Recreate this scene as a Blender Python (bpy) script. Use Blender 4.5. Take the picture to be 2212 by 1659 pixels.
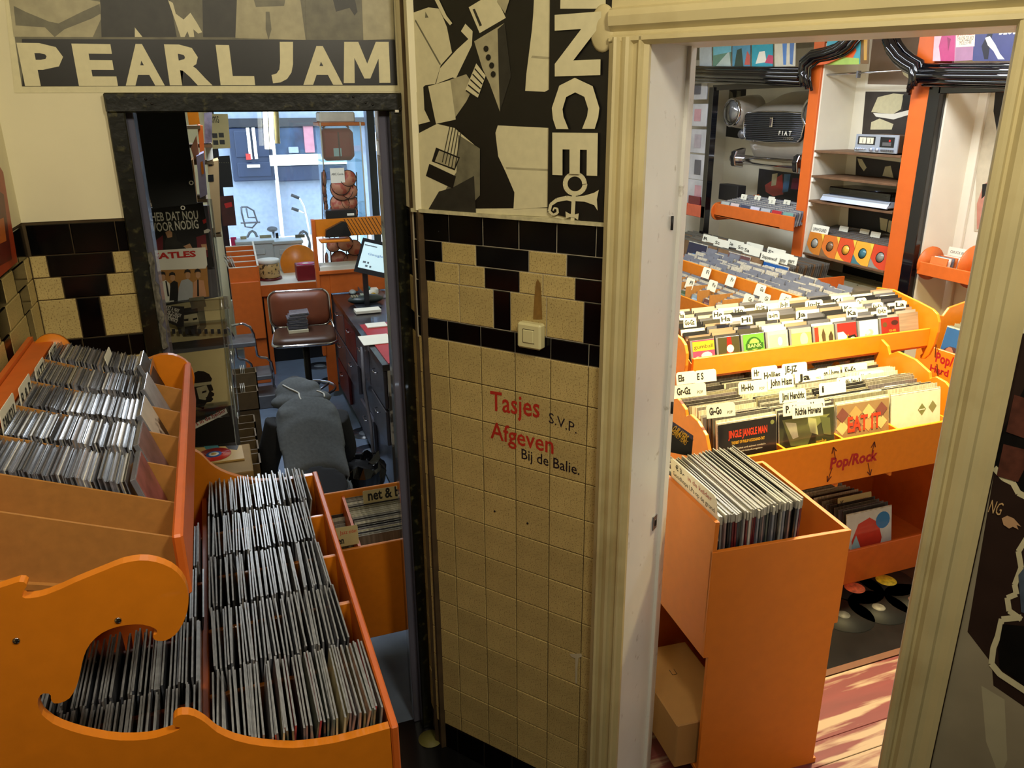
import bpy, bmesh, math, random
from mathutils import Vector, Matrix
for o in list(bpy.data.objects): bpy.data.objects.remove(o)
S = bpy.context.scene
COL = S.collection
rnd = random.Random(7)
# ---------------------------------------------------------------- camera
EYE = Vector((0, 0, 2.47)); FPX = 1700.0; CX, CY = 1106.0, 829.5
def _unit(v): v = Vector(v); return v / v.length
_dn = _unit((1140 - CX, 5700 - CY, FPX))
_v = Vector((435 - CX, 235 - CY, FPX)); _v -= _dn * _v.dot(_dn); _v = _unit(_v)
_up = -_dn; _u = _v.cross(_up)
RM = Matrix((_u, _v, _up))                      # camera axes (right, down, forward) -> world
cam = bpy.data.cameras.new('camera'); camo = bpy.data.objects.new('camera', cam); COL.objects.link(camo)
cam.sensor_width = 36; cam.lens = 36 * FPX / 2212; cam.clip_start = .05; cam.clip_end = 200
_r = RM @ Vector((1, 0, 0)); _d = RM @ Vector((0, 1, 0)); _f = RM @ Vector((0, 0, 1))
_m = Matrix((_r, -_d, -_f)).transposed().to_4x4(); _m.translation = EYE
camo.matrix_world = _m; S.camera = camo
# ---------------------------------------------------------------- world, lamps, exposure
S.view_settings.view_transform = 'Standard'; S.view_settings.look = 'None'
S.view_settings.gamma = 1; S.view_settings.use_curve_mapping = False; S.view_settings.exposure = 0.0
W = bpy.data.worlds.new('overcast_sky'); S.world = W; W.use_nodes = True
_bg = W.node_tree.nodes['Background']; _bg.inputs[0].default_value = (.72, .86, 1, 1); _bg.inputs[1].default_value = 8.0
def area(name, loc, size, power, col, aim=None, shape='RECTANGLE', size_y=None, spread=None):
    l = bpy.data.lights.new(name, 'AREA'); l.energy = power; l.color = col; l.shape = shape; l.size = size
    if size_y: l.size_y = size_y
    if spread: l.spread = spread
    o = bpy.data.objects.new(name, l); COL.objects.link(o); o.location = loc
    d = Vector(aim) - Vector(loc) if aim else Vector((0, 0, -1))
    o.rotation_euler = d.to_track_quat('-Z', 'Y').to_euler(); return o
area('hall_lamp', (-.32, .35, 3.3), .35, 15, (1, .9, .68), (-.1, 1.6, 1.6), 'DISK')
area('hall_lamp', (.8, .3, 3.3), .35, 22, (1, .9, .68), (.9, 2.0, 1.9), 'DISK')
area('shop_tube_or_fill', (3.2, 5.4, 3.25), .5, 100, (.84, .92, 1), None, 'RECTANGLE', 3.0)
area('shop_tube_or_fill', (3.9, 3.3, 3.25), .4, 62, (.95, .96, 1), None, 'RECTANGLE', 1.8)
area('shop_spot_light', (2.75, 2.6, 3.1), .22, 105, (1, .8, .36), (2.75, 3.0, 1.0), 'DISK', None, math.radians(110))
area('shop_tube_or_fill', (3.5, .9, 3.25), .3, 15, (.82, .9, 1), None, 'RECTANGLE', 1.2)  # unseen fill added near the shop front to whiten the doorway lining
area('counter_room_fill', (.3, 5.6, 2.95), .3, 46, (.82, .91, 1), None, 'RECTANGLE', 2.0)  # unseen fill light added to brighten the counter room
# ---------------------------------------------------------------- rays from the picture to a plane of the room
def ray(px, py): return RM @ Vector((px - CX, py - CY, FPX))
def hp(px, py, p0, n):
    d = ray(px, py); n = Vector(n); return EYE + d * (n.dot(Vector(p0) - EYE) / n.dot(d))
def hx(px, py, X): return hp(px, py, (X, 0, 0), (1, 0, 0))
def hy(px, py, Y): return hp(px, py, (0, Y, 0), (0, 1, 0))
def hz(px, py, z): return hp(px, py, (0, 0, z), (0, 0, 1))
# the slanted wall with the tiles and the tall doorway: s runs along it, d towards the hall, z up
C0 = Vector((.602, 2.531, 0)); _a = math.radians(-36.9)
WD = Vector((-math.sin(_a), -math.cos(_a), 0)); WN = Vector((math.cos(_a), -math.sin(_a), 0))
def PW(s, z, d=0): return C0 + WD * s - WN * d + Vector((0, 0, z))
def pw(px, py):
    p = hp(px, py, C0, WN); return (p - C0).dot(WD), p.z
MW = Matrix((WD, -WN, (0, 0, 1))).transposed().to_4x4(); MW.translation = C0      # local (s, d, z) -> world
# ---------------------------------------------------------------- materials
def lin(c):
    c = c / 255.0; return c / 12.92 if c <= .04045 else ((c + .055) / 1.055) ** 2.4
MATS = {}
def mat(name, rgb, rough=.5, metal=0, noise=.12, scale=12, bump=0, rand=0, coat=0, spec=.5, speck=None, detail=4, stretch=None, emit=0, wear=None, island=0):
    if name in MATS: return MATS[name]
    m = bpy.data.materials.new(name); m.use_nodes = True; N = m.node_tree.nodes; L = m.node_tree.links
    b = N['Principled BSDF']; c = [lin(x) for x in rgb] + [1]
    b.inputs['Roughness'].default_value = rough; b.inputs['Metallic'].default_value = metal
    b.inputs['Coat Weight'].default_value = coat; b.inputs['Specular IOR Level'].default_value = spec
    tc = N.new('ShaderNodeTexCoord'); mp = N.new('ShaderNodeMapping'); L.new(tc.outputs['Object'], mp.inputs[0])
    if stretch: mp.inputs['Scale'].default_value = stretch
    nz = N.new('ShaderNodeTexNoise'); nz.inputs['Scale'].default_value = scale; nz.inputs['Detail'].default_value = detail
    L.new(mp.outputs[0], nz.inputs['Vector'])
    mr = N.new('ShaderNodeMapRange'); mr.inputs[1].default_value = .25; mr.inputs[2].default_value = .75
    mr.inputs[3].default_value = 1 - noise; mr.inputs[4].default_value = 1 + noise; L.new(nz.outputs['Fac'], mr.inputs[0])
    src = mr.outputs[0]
    if rand:
        oi = N.new('ShaderNodeObjectInfo'); r2 = N.new('ShaderNodeMapRange'); r2.inputs[3].default_value = 1 - rand; r2.inputs[4].default_value = 1 + rand
        L.new(oi.outputs['Random'], r2.inputs[0]); mu = N.new('ShaderNodeMath'); mu.operation = 'MULTIPLY'
        L.new(src, mu.inputs[0]); L.new(r2.outputs[0], mu.inputs[1]); src = mu.outputs[0]
    if island:
        ge = N.new('ShaderNodeNewGeometry'); r2 = N.new('ShaderNodeMapRange'); r2.inputs[3].default_value = 1 - island; r2.inputs[4].default_value = 1 + island
        L.new(ge.outputs['Random Per Island'], r2.inputs[0]); mu = N.new('ShaderNodeMath'); mu.operation = 'MULTIPLY'
        L.new(src, mu.inputs[0]); L.new(r2.outputs[0], mu.inputs[1]); src = mu.outputs[0]
    vm = N.new('ShaderNodeVectorMath'); vm.operation = 'SCALE'; vm.inputs[0].default_value = c[:3]; L.new(src, vm.inputs['Scale'])
    col = vm.outputs[0]
    for sp in ([speck] if speck else []) + ([wear] if wear else []):
        rgb2, sc, lo, hi, amt = sp[:5]
        n2 = N.new('ShaderNodeTexNoise'); n2.inputs['Scale'].default_value = sc; n2.inputs['Detail'].default_value = 6 if sp is wear else 2
        L.new(mp.outputs[0] if len(sp) < 6 else tc.outputs['Object'], n2.inputs['Vector'])
        m2 = N.new('ShaderNodeMapRange'); m2.inputs[1].default_value = lo; m2.inputs[2].default_value = hi; m2.inputs[4].default_value = amt
        L.new(n2.outputs['Fac'], m2.inputs[0]); mx = N.new('ShaderNodeMix'); mx.data_type = 'RGBA'
        L.new(m2.outputs[0], mx.inputs['Factor']); L.new(col, mx.inputs['A']); mx.inputs['B'].default_value = [lin(x) for x in rgb2] + [1]; col = mx.outputs['Result']
    L.new(col, b.inputs['Base Color'])
    if bump:
        bp = N.new('ShaderNodeBump'); bp.inputs['Strength'].default_value = bump; bp.inputs['Distance'].default_value = .004
        L.new(nz.outputs['Fac'], bp.inputs['Height']); L.new(bp.outputs[0], b.inputs['Normal'])
    if emit: L.new(col, b.inputs['Emission Color']); b.inputs['Emission Strength'].default_value = emit
    MATS[name] = m; return m
def glassy(name, tint=(1, 1, 1), gloss=.12, rough=.05):
    if name in MATS: return MATS[name]
    m = bpy.data.materials.new(name); m.use_nodes = True; N = m.node_tree.nodes; L = m.node_tree.links
    N.remove(N['Principled BSDF']); t = N.new('ShaderNodeBsdfTransparent'); t.inputs[0].default_value = (*tint, 1)
    g = N.new('ShaderNodeBsdfGlossy'); g.inputs['Roughness'].default_value = rough
    fr = N.new('ShaderNodeLayerWeight'); fr.inputs[0].default_value = .35
    mr = N.new('ShaderNodeMapRange'); mr.inputs[3].default_value = gloss * .4; mr.inputs[4].default_value = min(1, gloss * 4); L.new(fr.outputs['Fresnel'], mr.inputs[0])
    mx = N.new('ShaderNodeMixShader'); L.new(mr.outputs[0], mx.inputs[0]); L.new(t.outputs[0], mx.inputs[1]); L.new(g.outputs[0], mx.inputs[2])
    L.new(mx.outputs[0], N['Material Output'].inputs[0]); MATS[name] = m; return m
ORANGE = mat('orange_painted_board', (212, 122, 22), .38, noise=.06, scale=30, bump=.05, coat=.15)
ORANGE_R = mat('orange_red_board', (202, 98, 32), .42, noise=.08, scale=20, bump=.05)
TAN = mat('raw_fibreboard', (164, 112, 50), .7, noise=.1, scale=60)
CREAM = mat('cream_speckled_tile', (186, 165, 108), .34, noise=.14, scale=9, rand=.08, speck=((104, 80, 42), 230, .55, .66, .7), bump=.04)
BTILE = mat('black_glazed_tile', (6, 6, 7), .16, noise=.3, scale=5, spec=.35)
GROUT = mat('dirty_grout', (70, 54, 30), .9, noise=.4, scale=14)
PLASTER = mat('cream_plaster', (226, 218, 184), .8, noise=.05, scale=4, bump=.06)
PAINT = mat('yellowed_gloss_paint', (196, 182, 136), .35, noise=.08, scale=7, bump=.06, wear=((150, 124, 72), 5, .56, .8, .5))
WHITEP = mat('white_gloss_paint', (222, 220, 214), .35, noise=.05, scale=5, bump=.05, wear=((150, 138, 120), 26, .66, .76, .6))
BLACKW = mat('black_varnished_wood', (16, 18, 12), .3, noise=.5, scale=20, bump=.5, coat=.4, wear=((96, 92, 58), 40, .58, .72, .45))
BLACKP = mat('black_gloss_lacquer', (9, 10, 16), .12, noise=.2, coat=.6)
STEEL = mat('chromed_steel', (200, 200, 205), .12, 1, noise=.04)
GREYM = mat('grey_metal', (120, 120, 124), .4, .7, noise=.1)
BLK = mat('black_print', (14, 13, 12), .5, noise=.2)
WHT = mat('white_card', (232, 228, 214), .55, noise=.03)
RED = mat('red_print', (196, 34, 26), .5, noise=.1)
INK = mat('black_ink', (18, 16, 16), .6, noise=.1)
PAPER = mat('poster_paper_cream', (214, 206, 166), .45, noise=.05, scale=60)
# ---------------------------------------------------------------- mesh builder
class MB:
    def __init__(s, M=None): s.v = []; s.f = []; s.mi = []; s.mats = []; s.M = M; s.sm = []
    def slot(s, m):
        if m not in s.mats: s.mats.append(m)
        return s.mats.index(m)
    def add(s, pts, faces, m, smooth=False):
        n = len(s.v); M = s.M
        s.v += [tuple(M @ Vector(p)) if M else tuple(p) for p in pts]; k = s.slot(m)
        for f in faces: s.f.append([n + i for i in f]); s.mi.append(k); s.sm.append(smooth)
        return s
    def box(s, x0, x1, y0, y1, z0, z1, m, T=None):
        P = [(x, y, z) for x in (x0, x1) for y in (y0, y1) for z in (z0, z1)]
        if T: P = [T @ Vector(p) for p in P]
        return s.add(P, [(0, 1, 3, 2), (4, 6, 7, 5), (0, 4, 5, 1), (2, 3, 7, 6), (0, 2, 6, 4), (1, 5, 7, 3)], m)
    def cbox(s, c, sz, m, T=None):
        return s.box(c[0] - sz[0] / 2, c[0] + sz[0] / 2, c[1] - sz[1] / 2, c[1] + sz[1] / 2, c[2] - sz[2] / 2, c[2] + sz[2] / 2, m, T)
    def bev(s, x0, x1, y0, y1, z0, z1, m, b=.003):       # box whose edges are chamfered
        bm = bmesh.new(); bmesh.ops.create_cube(bm, size=1)
        for v in bm.verts: v.co = Vector(((x0 + x1) / 2 + v.co.x * (x1 - x0), (y0 + y1) / 2 + v.co.y * (y1 - y0), (z0 + z1) / 2 + v.co.z * (z1 - z0)))
        bmesh.ops.bevel(bm, geom=bm.edges[:], offset=b, segments=1, affect='EDGES'); bm.verts.index_update()
        s.add([v.co[:] for v in bm.verts], [[v.index for v in f.verts] for f in bm.faces], m); bm.free(); return s
    def poly(s, pts, m): return s.add(pts, [list(range(len(pts)))], m)
    def prism(s, pts, off, m):                            # outline swept by the vector off
        n = len(pts); o = Vector(off); q = [Vector(p) for p in pts]; q += [p + o for p in q]
        return s.add(q, [list(range(n))[::-1], list(range(n, 2 * n))] + [(i, (i + 1) % n, n + (i + 1) % n, n + i) for i in range(n)], m)
    def tube(s, path, r, m, n=8, close=False):
        P = [Vector(p) for p in path]; pts = []; fs = []; k = len(P); up = None
        for i, p in enumerate(P):
            t = (P[(i + 1) % k] - P[i - 1]) if close else (P[min(i + 1, k - 1)] - P[max(i - 1, 0)])
            t.normalize()
            if up is None: up = t.orthogonal()
            a = (up - t * up.dot(t)); a.normalize(); up = a; b = t.cross(a); rr = r[i] if isinstance(r, (list, tuple)) else r
            pts += [p + a * (rr * math.cos(2 * math.pi * j / n)) + b * (rr * math.sin(2 * math.pi * j / n)) for j in range(n)]
        for i in range(k if close else k - 1):
            for j in range(n): fs.append((i * n + j, i * n + (j + 1) % n, ((i + 1) % k) * n + (j + 1) % n, ((i + 1) % k) * n + j))
        if not close: fs += [list(range(n))[::-1], list(range((k - 1) * n, k * n))]
        return s.add(pts, fs, m, True)
    def lathe(s, prof, m, n=24, T=None, cap=True):        # profile of (radius, height) round the z axis
        pts = []; fs = []; k = len(prof)
        for r, z in prof: pts += [Vector((r * math.cos(2 * math.pi * j / n), r * math.sin(2 * math.pi * j / n), z)) for j in range(n)]
        for i in range(k - 1):
            for j in range(n): fs.append((i * n + j, i * n + (j + 1) % n, (i + 1) * n + (j + 1) % n, (i + 1) * n + j))
        if cap: fs += [list(range(n))[::-1], list(range((k - 1) * n, k * n))]
        if T: pts = [T @ p for p in pts]
        return s.add(pts, fs, m, True)
    def ball(s, c, r, m, n=16, T=None):
        r = (r, r, r) if not isinstance(r, (tuple, list)) else r
        prof = [(math.sin(math.pi * i / (n // 2)), -math.cos(math.pi * i / (n // 2))) for i in range(n // 2 + 1)]
        M = Matrix.Translation(c) @ (T if T else Matrix()) @ Matrix.Diagonal((*r, 1)); return s.lathe([(max(a, 1e-4), b) for a, b in prof], m, n, M)
    def text(s, txt, o, xd, yd, h, m, w=None, bold=0, align='L', vert=False):
        o, xd, yd = Vector(o), _unit(xd), _unit(yd); V, F, tw, y0 = glyphs(txt, bold)
        k = h; kx = (w / tw) if w else h
        sh = {'L': 0, 'C': -.5, 'R': -1}[align] * tw * kx
        return s.add([o + xd * (p[0] * kx + sh) + yd * (p[1] * k) for p in V], F, m)
    def build(s, name, parent=None, smooth=None, bevel=0):
        me = bpy.data.meshes.new(name); me.from_pydata([tuple(v) for v in s.v], [], s.f)
        for m in s.mats: me.materials.append(m)
        me.polygons.foreach_set('material_index', s.mi); me.polygons.foreach_set('use_smooth', s.sm if smooth is None else [smooth] * len(s.f)); me.update()
        o = bpy.data.objects.new(name, me); COL.objects.link(o)
        if parent:
            o.parent = parent; o.matrix_parent_inverse = Matrix.Translation(-parent.location) if not parent.parent else Matrix()
        if bevel:
            b = o.modifiers.new('bevel', 'BEVEL'); b.width = bevel; b.segments = 2; b.limit_method = 'ANGLE'
        return o
_G = {}
def glyphs(txt, bold=0):
    key = (txt, bold)
    if key in _G: return _G[key]
    c = bpy.data.curves.new('t', 'FONT'); c.body = txt; c.size = 1; c.resolution_u = 2; c.offset = bold
    o = bpy.data.objects.new('t', c); COL.objects.link(o); dg = bpy.context.evaluated_depsgraph_get(); dg.update()
    me = o.evaluated_get(dg).to_mesh(); V = [v.co.to_2d() for v in me.vertices]; F = [list(p.vertices) for p in me.polygons]
    o.evaluated_get(dg).to_mesh_clear(); bpy.data.objects.remove(o); bpy.data.curves.remove(c)
    if V:
        x0 = min(v.x for v in V); x1 = max(v.x for v in V); cap = .729
        V = [((v.x - x0) / cap, v.y / cap) for v in V]; tw = (x1 - x0) / cap
    else: tw = 1
    _G[key] = (V, F, tw, 0); return _G[key]
# ---------------------------------------------------------------- object bookkeeping
def tag(o, label=None, cat=None, group=None, kind=None):
    for k, v in (('label', label), ('category', cat), ('group', group), ('kind', kind)):
        if v: o[k] = v
    return o
def thing(name, label, cat, loc=(0, 0, 0), group=None):
    o = bpy.data.objects.new(name, None); COL.objects.link(o); o.location = loc; o.empty_display_size = .05
    return tag(o, label, cat, group)
def struct(name, mb, **k): return tag(mb.build(name, **k), kind='structure')
def one(name, mb, label, cat, group=None, **k): return tag(mb.build(name, **k), label, cat, group)
def place(o, M):                                          # an object whose mesh is written about its own origin
    o.matrix_world = M; return o
def frame(o, x, y, z):
    M = Matrix((Vector(x), Vector(y), Vector(z))).transposed().to_4x4(); M.translation = Vector(o); return M

def ramp(name, cols, rough=.35, island=False, coat=.2, streak=.25, sc=(3, 60, 60)):       # one colour picked per object (or per loose piece)
    m = mat(name, (128, 128, 128), rough, coat=coat); N = m.node_tree.nodes; L = m.node_tree.links; b = N['Principled BSDF']
    cr = N.new('ShaderNodeValToRGB'); cr.color_ramp.interpolation = 'CONSTANT'; e = cr.color_ramp.elements
    while len(e) < len(cols): e.new(0)
    for i, c in enumerate(cols): e[i].position = i / len(cols); e[i].color = [lin(x) for x in c] + [1]
    s = N.new('ShaderNodeNewGeometry' if island else 'ShaderNodeObjectInfo'); L.new(s.outputs['Random Per Island' if island else 'Random'], cr.inputs[0])
    nz = N.new('ShaderNodeTexNoise'); nz.inputs['Scale'].default_value = 1; mp = N.new('ShaderNodeMapping'); mp.inputs['Scale'].default_value = sc
    tc = N.new('ShaderNodeTexCoord'); L.new(tc.outputs['Object'], mp.inputs[0]); L.new(mp.outputs[0], nz.inputs['Vector'])
    mr = N.new('ShaderNodeMapRange'); mr.inputs[1].default_value = .3; mr.inputs[2].default_value = .7; mr.inputs[3].default_value = 1 - streak; mr.inputs[4].default_value = 1 + streak
    L.new(nz.outputs['Fac'], mr.inputs[0]); vm = N.new('ShaderNodeVectorMath'); vm.operation = 'SCALE'
    L.new(cr.outputs[0], vm.inputs[0]); L.new(mr.outputs[0], vm.inputs['Scale']); L.new(vm.outputs[0], b.inputs['Base Color']); return m
def put(o, M, label, cat, group=None, first=False):      # a copy of a one-mesh thing, placed by a matrix
    c = o if first else o.copy()
    if not first: COL.objects.link(c)
    c.matrix_world = M; return tag(c, label, cat, group)

def nth(i): return '%d%s' % (i, 'th' if 10 < i % 100 < 14 else {1: 'st', 2: 'nd', 3: 'rd'}.get(i % 10, 'th'))
# ================================================================ THE SETTING
HC = 3.5
DARKF = mat('dark_vinyl_floor', (16, 16, 17), .3, noise=.4, scale=6)
BLUEF = mat('slate_vinyl_floor', (112, 128, 152), .3, noise=.25, scale=5, wear=((120, 124, 128), 9, .62, .75, .5))
CEILM = mat('ceiling_paint', (226, 220, 200), .8); HALLD = mat('darkened_hall_wall', (84, 66, 48), .7, noise=.4, scale=3)  # out-of-view hall walls are darkened to cut bounced light
OFFW = mat('off_white_panel', (230, 224, 204), .55, noise=.05, scale=4)
b = MB(); b.box(-1.7, 1.3, -1.7, 2.7, -.1, -.001, DARKF); b.box(1.2, 2.8, -1.7, 2.4, -.1, -.02, DARKF); fl = struct('floor', b)
b = MB(); b.prism([(-1.7, 2.7, -.1), (1.12, 2.7, -.1), (2.0, 8.95, -.1), (-1.7, 8.95, -.1)], (0, 0, .1), BLUEF); flL = struct('floor', b)
b = MB(); b.prism([(1.15, 2.32, -.1), (5.9, 2.32, -.1), (5.9, 9.1, -.1), (2.06, 9.1, -.1)], (0, 0, .1), DARKF); b.prism([(1.2, 2.32, -.1), (1.2, 1.9, -.1), (2.6, -.6, -.1), (5.9, -.6, -.1), (5.9, 2.32, -.1)], (0, 0, .088), DARKF); b.box(1.6, 5.3, 2.285, 2.32, -.05, .004, mat('brown_threshold', (92, 56, 36), .6)); flR = struct('floor', b)
PLANK = mat('worn_red_floorboard', (98, 38, 38), .6, noise=.15, scale=6, stretch=(.35, 3.2, 3), bump=.2, rand=.1, wear=((158, 138, 116), 4.2, .5, .57, .9))
y = 2.283; k = 0
for w in (.30, .11, .12, .125, .11, .13, .12):
    b = MB(); b.bev(1.3 + .02 * (k % 3), 4.2, y - w, y - .0025, -.03, .002 + .001 * (k % 2), PLANK, .0015); b.build('plank', flR); y -= w; k += 1
def inlay(par, p, r, cols):
    m = MB(); z = p[2] + .0012
    for i, (f, c) in enumerate(cols): m.lathe([(r * f, 0), (r * f, .0004)], c, 28, Matrix.Translation((p[0], p[1], z + .0004 * i)))
    return m.build('record_inlay', par)
VINYL = mat('vinyl_disc', (14, 14, 15), .6, noise=.1, spec=.2)
for (px, py, c) in ((1846, 1270, (222, 110, 70)), (1914, 1254, (214, 190, 40)), (1898, 1312, (96, 94, 92)), (1822, 1328, (70, 70, 70)), (1976, 1296, (84, 60, 58))):
    p = hz(px, py, 0); inlay(flR, p, .15, [(1, VINYL), (.36 if c[0] > 200 else .22, mat('label_%d' % c[0], c, .6, noise=.5, scale=40))])
inlay(fl, hz(930, 1596, 0), .1, [(.5, mat('label_olive', (120, 116, 60), .6))])
for (px, py) in ((700, 675), (662, 718), (655, 760), (690, 790), (660, 830), (650, 860), (720, 822), (610, 870), (790, 935), (800, 975), (745, 1000), (570, 985), (600, 935), (585, 755), (625, 705)):
    p = hz(px, py, 0); inlay(flL, p, .13 + .02 * rnd.random(), [(1, mat('floor_vinyl', (50, 55, 66), .25)), (.42, mat('label_pale', (104, 112, 124), .6))])
b = MB(); b.box(-1.8, 6.0, -1.8, 9.1, HC, HC + .1, CEILM); struct('ceiling', b)
b = MB(); b.box(-.62, -.533, -1.7, 2.66, 0, HC, GROUT); b.box(-.533, -.527, 1.2, 2.66, 2.17, HC, PLASTER); b.box(-.533, -.527, -1.7, 1.2, 0, HC, HALLD); wl = struct('wall_left', b)
b = MB(); b.box(-1.8, 3.2, -1.8, -1.7, 0, HC, HALLD); struct('wall_back', b)
b = MB(); b.box(2.5, 2.6, -1.7, 0, 0, HC, HALLD); struct('wall_right', b)
# front wall of the left doorway (plane Y = 2.65)
YL = 2.65
def LW(px, py): p = hy(px, py, YL); return p.x, p.z
b = MB(); b.box(-.62, -.212, YL + .004, 2.8, 0, HC, GROUT); b.box(-.212, .56, YL + .004, 2.8, 2.5, HC, PLASTER); b.box(-.54, -.212, YL, YL + .005, 2.17, HC, PLASTER); b.box(-.212, .602, YL, YL + .005, 2.5, HC, PLASTER)
b.box(.58, .78, YL + .004, 2.8, 0, HC, GROUT); b.box(-1.8, -.6, 2.66, 2.8, 0, HC, PLASTER)
wf = struct('wall_far', b)
# tiles: one mesh per size, one object per tile
_T = {}
def tile_mesh(w, h, m, kind=0):
    key = (round(w, 3), round(h, 3), m.name)
    if key not in _T:
        c = MB(); i = .002; P = [(-w / 2, -.008, -h / 2), (w / 2, -.008, -h / 2), (w / 2, -.008, h / 2), (-w / 2, -.008, h / 2)]
        P += [(x - math.copysign(i, x), 0, z - math.copysign(i, z)) for x, _, z in P]
        P += [(x, -.0015, z) for x, _, z in P[:4]]
        c.add(P, [(4, 5, 6, 7)] + [(8 + k, 8 + (k + 1) % 4, 4 + (k + 1) % 4, 4 + k) for k in range(4)] + [(k, (k + 1) % 4, 8 + (k + 1) % 4, 8 + k) for k in range(4)], m)
        me = bpy.data.meshes.new('tile'); me.from_pydata(c.v, [], c.f); me.materials.append(m); _T[key] = me
    return _T[key]
def tile(par, T, x0, x1, z0, z1, m):
    g = .003; w, h = x1 - x0 - g, z1 - z0 - g
    o = bpy.data.objects.new('tile', tile_mesh(w, h, m)); COL.objects.link(o); o.parent = par
    o.matrix_world = T @ Matrix.Translation(((x0 + x1) / 2, rnd.uniform(-.0008, .0008), (z0 + z1) / 2)) @ Matrix.Rotation(rnd.uniform(-.004, .004), 4, 'X'); return o
TL = frame((0, YL, 0), (1, 0, 0), (0, -1, 0), (0, 0, 1))          # y of the tile points into the hall
R0, R1, R2, R3, R4, R5 = 2.163, 2.072, 2.006, 1.939, 1.813, 1.745
K, C = BTILE, CREAM
XR = -.256
def px_row(y, xs): return [LW(x, y)[0] for x in xs]
for z1, z0, xs, ms in ((R0, R1, px_row(510, (58, 154, 252)) + [XR], (K, K, K)), (R1, R2, [-.527] + px_row(565, (101, 245)) + [XR], (C, K, C)),
                       (R2, R3, [-.527] + px_row(612, (134, 233)) + [XR], (C, K, C)), (R3, R4, [-.527] + px_row(680, (170, 221)) + [XR], (C, K, C)),
                       (R4, R5, [-.527, -.43, -.30, XR], (K, K, K))):
    for i, m in enumerate(ms): tile(wf, TL, xs[i], xs[i + 1], z0, z1, m)
z = R5
while z > .2:
    for x0, x1 in ((-.527, -.43), (-.43, -.30), (-.30, XR)): tile(wf, TL, x0, x1, z - .13, z, C)
    z -= .13
TS = frame((-.527, 0, 0), (0, 1, 0), (1, 0, 0), (0, 0, 1))        # the long side wall
for z1, z0, pat in ((R0, R1, None), (R1, R2, (.13, .15)), (R2, R3, (.17, .11)), (R3, R4, (.21, .07)), (R4, R5, None), (R5, R5 - .13, 0), (R5 - .13, R5 - .26, 0), (R5 - .26, R5 - .39, 0)):
    y = 2.648; i = 0
    while y > .9:
        if pat: w = pat[i % 2] if i else pat[0] / 2; m = K if i % 2 else C
        else: w = .13; m = C if pat == 0 else K
        tile(wl, TS, y - w, y, z0, z1, m); y -= w; i += 1
# tall slanted wall with frieze
b = MB(MW); b.box(-.02, .79, -.31, -.004, 0, HC, GROUT); b.box(-.0, .79, -.004, -.001, 2.165, HC, PLASTER); b.box(.79, 1.6, -.31, -.004, 2.66, HC, PLASTER)
b.box(1.59, 3.3, -.31, -.004, 0, HC, PLASTER); b.box(-.01, .69, -.0042, -.0034, 1.74, 2.166, mat('pale_grout', (168, 160, 140), .9, noise=.2)); wc = struct('wall_center', b)
b = MB(); b.box(.607, .76, 2.5, 2.82, 0, 2.168, GROUT); b.box(.602, .76, 2.5, 2.82, 2.168, HC, PLASTER); wk = struct('wall_corner', b)
TK = frame((.602, 0, 0), (0, -1, 0), (-1, 0, 0), (0, 0, 1))
for z1, z0, m in ((R0, R1, K), (R1, R2, K), (R2, R3, K), (R3, R4, C), (R4, R5, K)): tile(wk, TK, -2.645, -2.57, z0, z1, m); tile(wk, TK, -2.568, -2.531, z0, z1, K if m == C else m)
def prow(y0, y1, xs):       # picture columns on the slanted wall; the rows slope, so the height is found for each one
    out = []
    for x in xs: out.append(pw(x, y0 + (y1 - y0) * (x - 900) / 400.0)[0])
    return out
SE = .69
rows = ((R0, R1, [0] + prow(487, 525, (968.5, 1042, 1120, 1202, 1287)) + [SE], (K,) * 6),
        (R1, R2, [0] + prow(540, 585, (954, 1027, 1141.5, 1223)) + [SE], (K, C, K, C, K)),
        (R2, R3, [0] + prow(582, 630, (938.5, 991, 1046, 1121, 1172, 1241.5)) + [SE], (K, C, C, K, C, C, K)),
        (R3, R4, [0] + prow(645, 700, (923, 992, 1065, 1102, 1180, 1260)) + [SE], (K, C, C, K, C, C, K)),
        (R4, R5, [0, .12, .253, .384, .514, .644, SE], (K,) * 6))
for z1, z0, xs, ms in rows:
    for i, m in enumerate(ms): tile(wc, MW, xs[i], xs[i + 1], z0, z1, m)
z = R5
while z > .12:
    z0 = max(z - .13, .119); xs = [0, .12, .253, .384, .514, .644, SE]
    for i in range(6): tile(wc, MW, xs[i], xs[i + 1], z0, z, C)
    tile(wk, TK, -2.645, -2.531, z0, z, C); z = z0
for i in range(6): tile(wc, MW, .13 * i - .03 if i else 0, min(.13 * i + .1, SE), 0, .117, K)
b = MB(MW); b.box(-.002, .69, -.004, .012, 2.161, 2.172, mat('mortar_bead', (186, 178, 140), .9, noise=.25, scale=40, bump=.8)); b.build('mortar_bead', wc)
# lettering painted on the tiles, drip stain, paint splash
REDP = mat('red_brush_paint', (176, 44, 30), .5); BLKP = mat('black_brush_paint', (26, 22, 34), .5)
b = MB()
def wtext(t, p0, p1, h, m, d=.0012, bold=0, mb=None):
    (s0, z0), (s1, z1) = pw(*p0), pw(*p1); a = PW(s0, z0, d); c = PW(s1, z1, d); x = (c - a); up = x.cross(-WN).cross(x) * 1; up = Vector((0, 0, 1))
    (mb or b).text(t, a, x, up, h, m, w=x.length, bold=bold)
wtext('Tasjes', (1060, 885), (1166, 902), .07, REDP, bold=.012); wtext('Afgeven', (1060, 945), (1196, 980), .062, REDP, bold=.012)
wtext('S.V.P.', (1186, 912), (1246, 937), .036, BLKP); wtext('Bij de Balie.', (1127, 990), (1252, 1026), .038, BLKP, bold=.006)
b.build('painted_lettering', wc)
STAIN = mat('rust_stain', (120, 88, 36), .6, noise=.3, scale=30)
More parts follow.
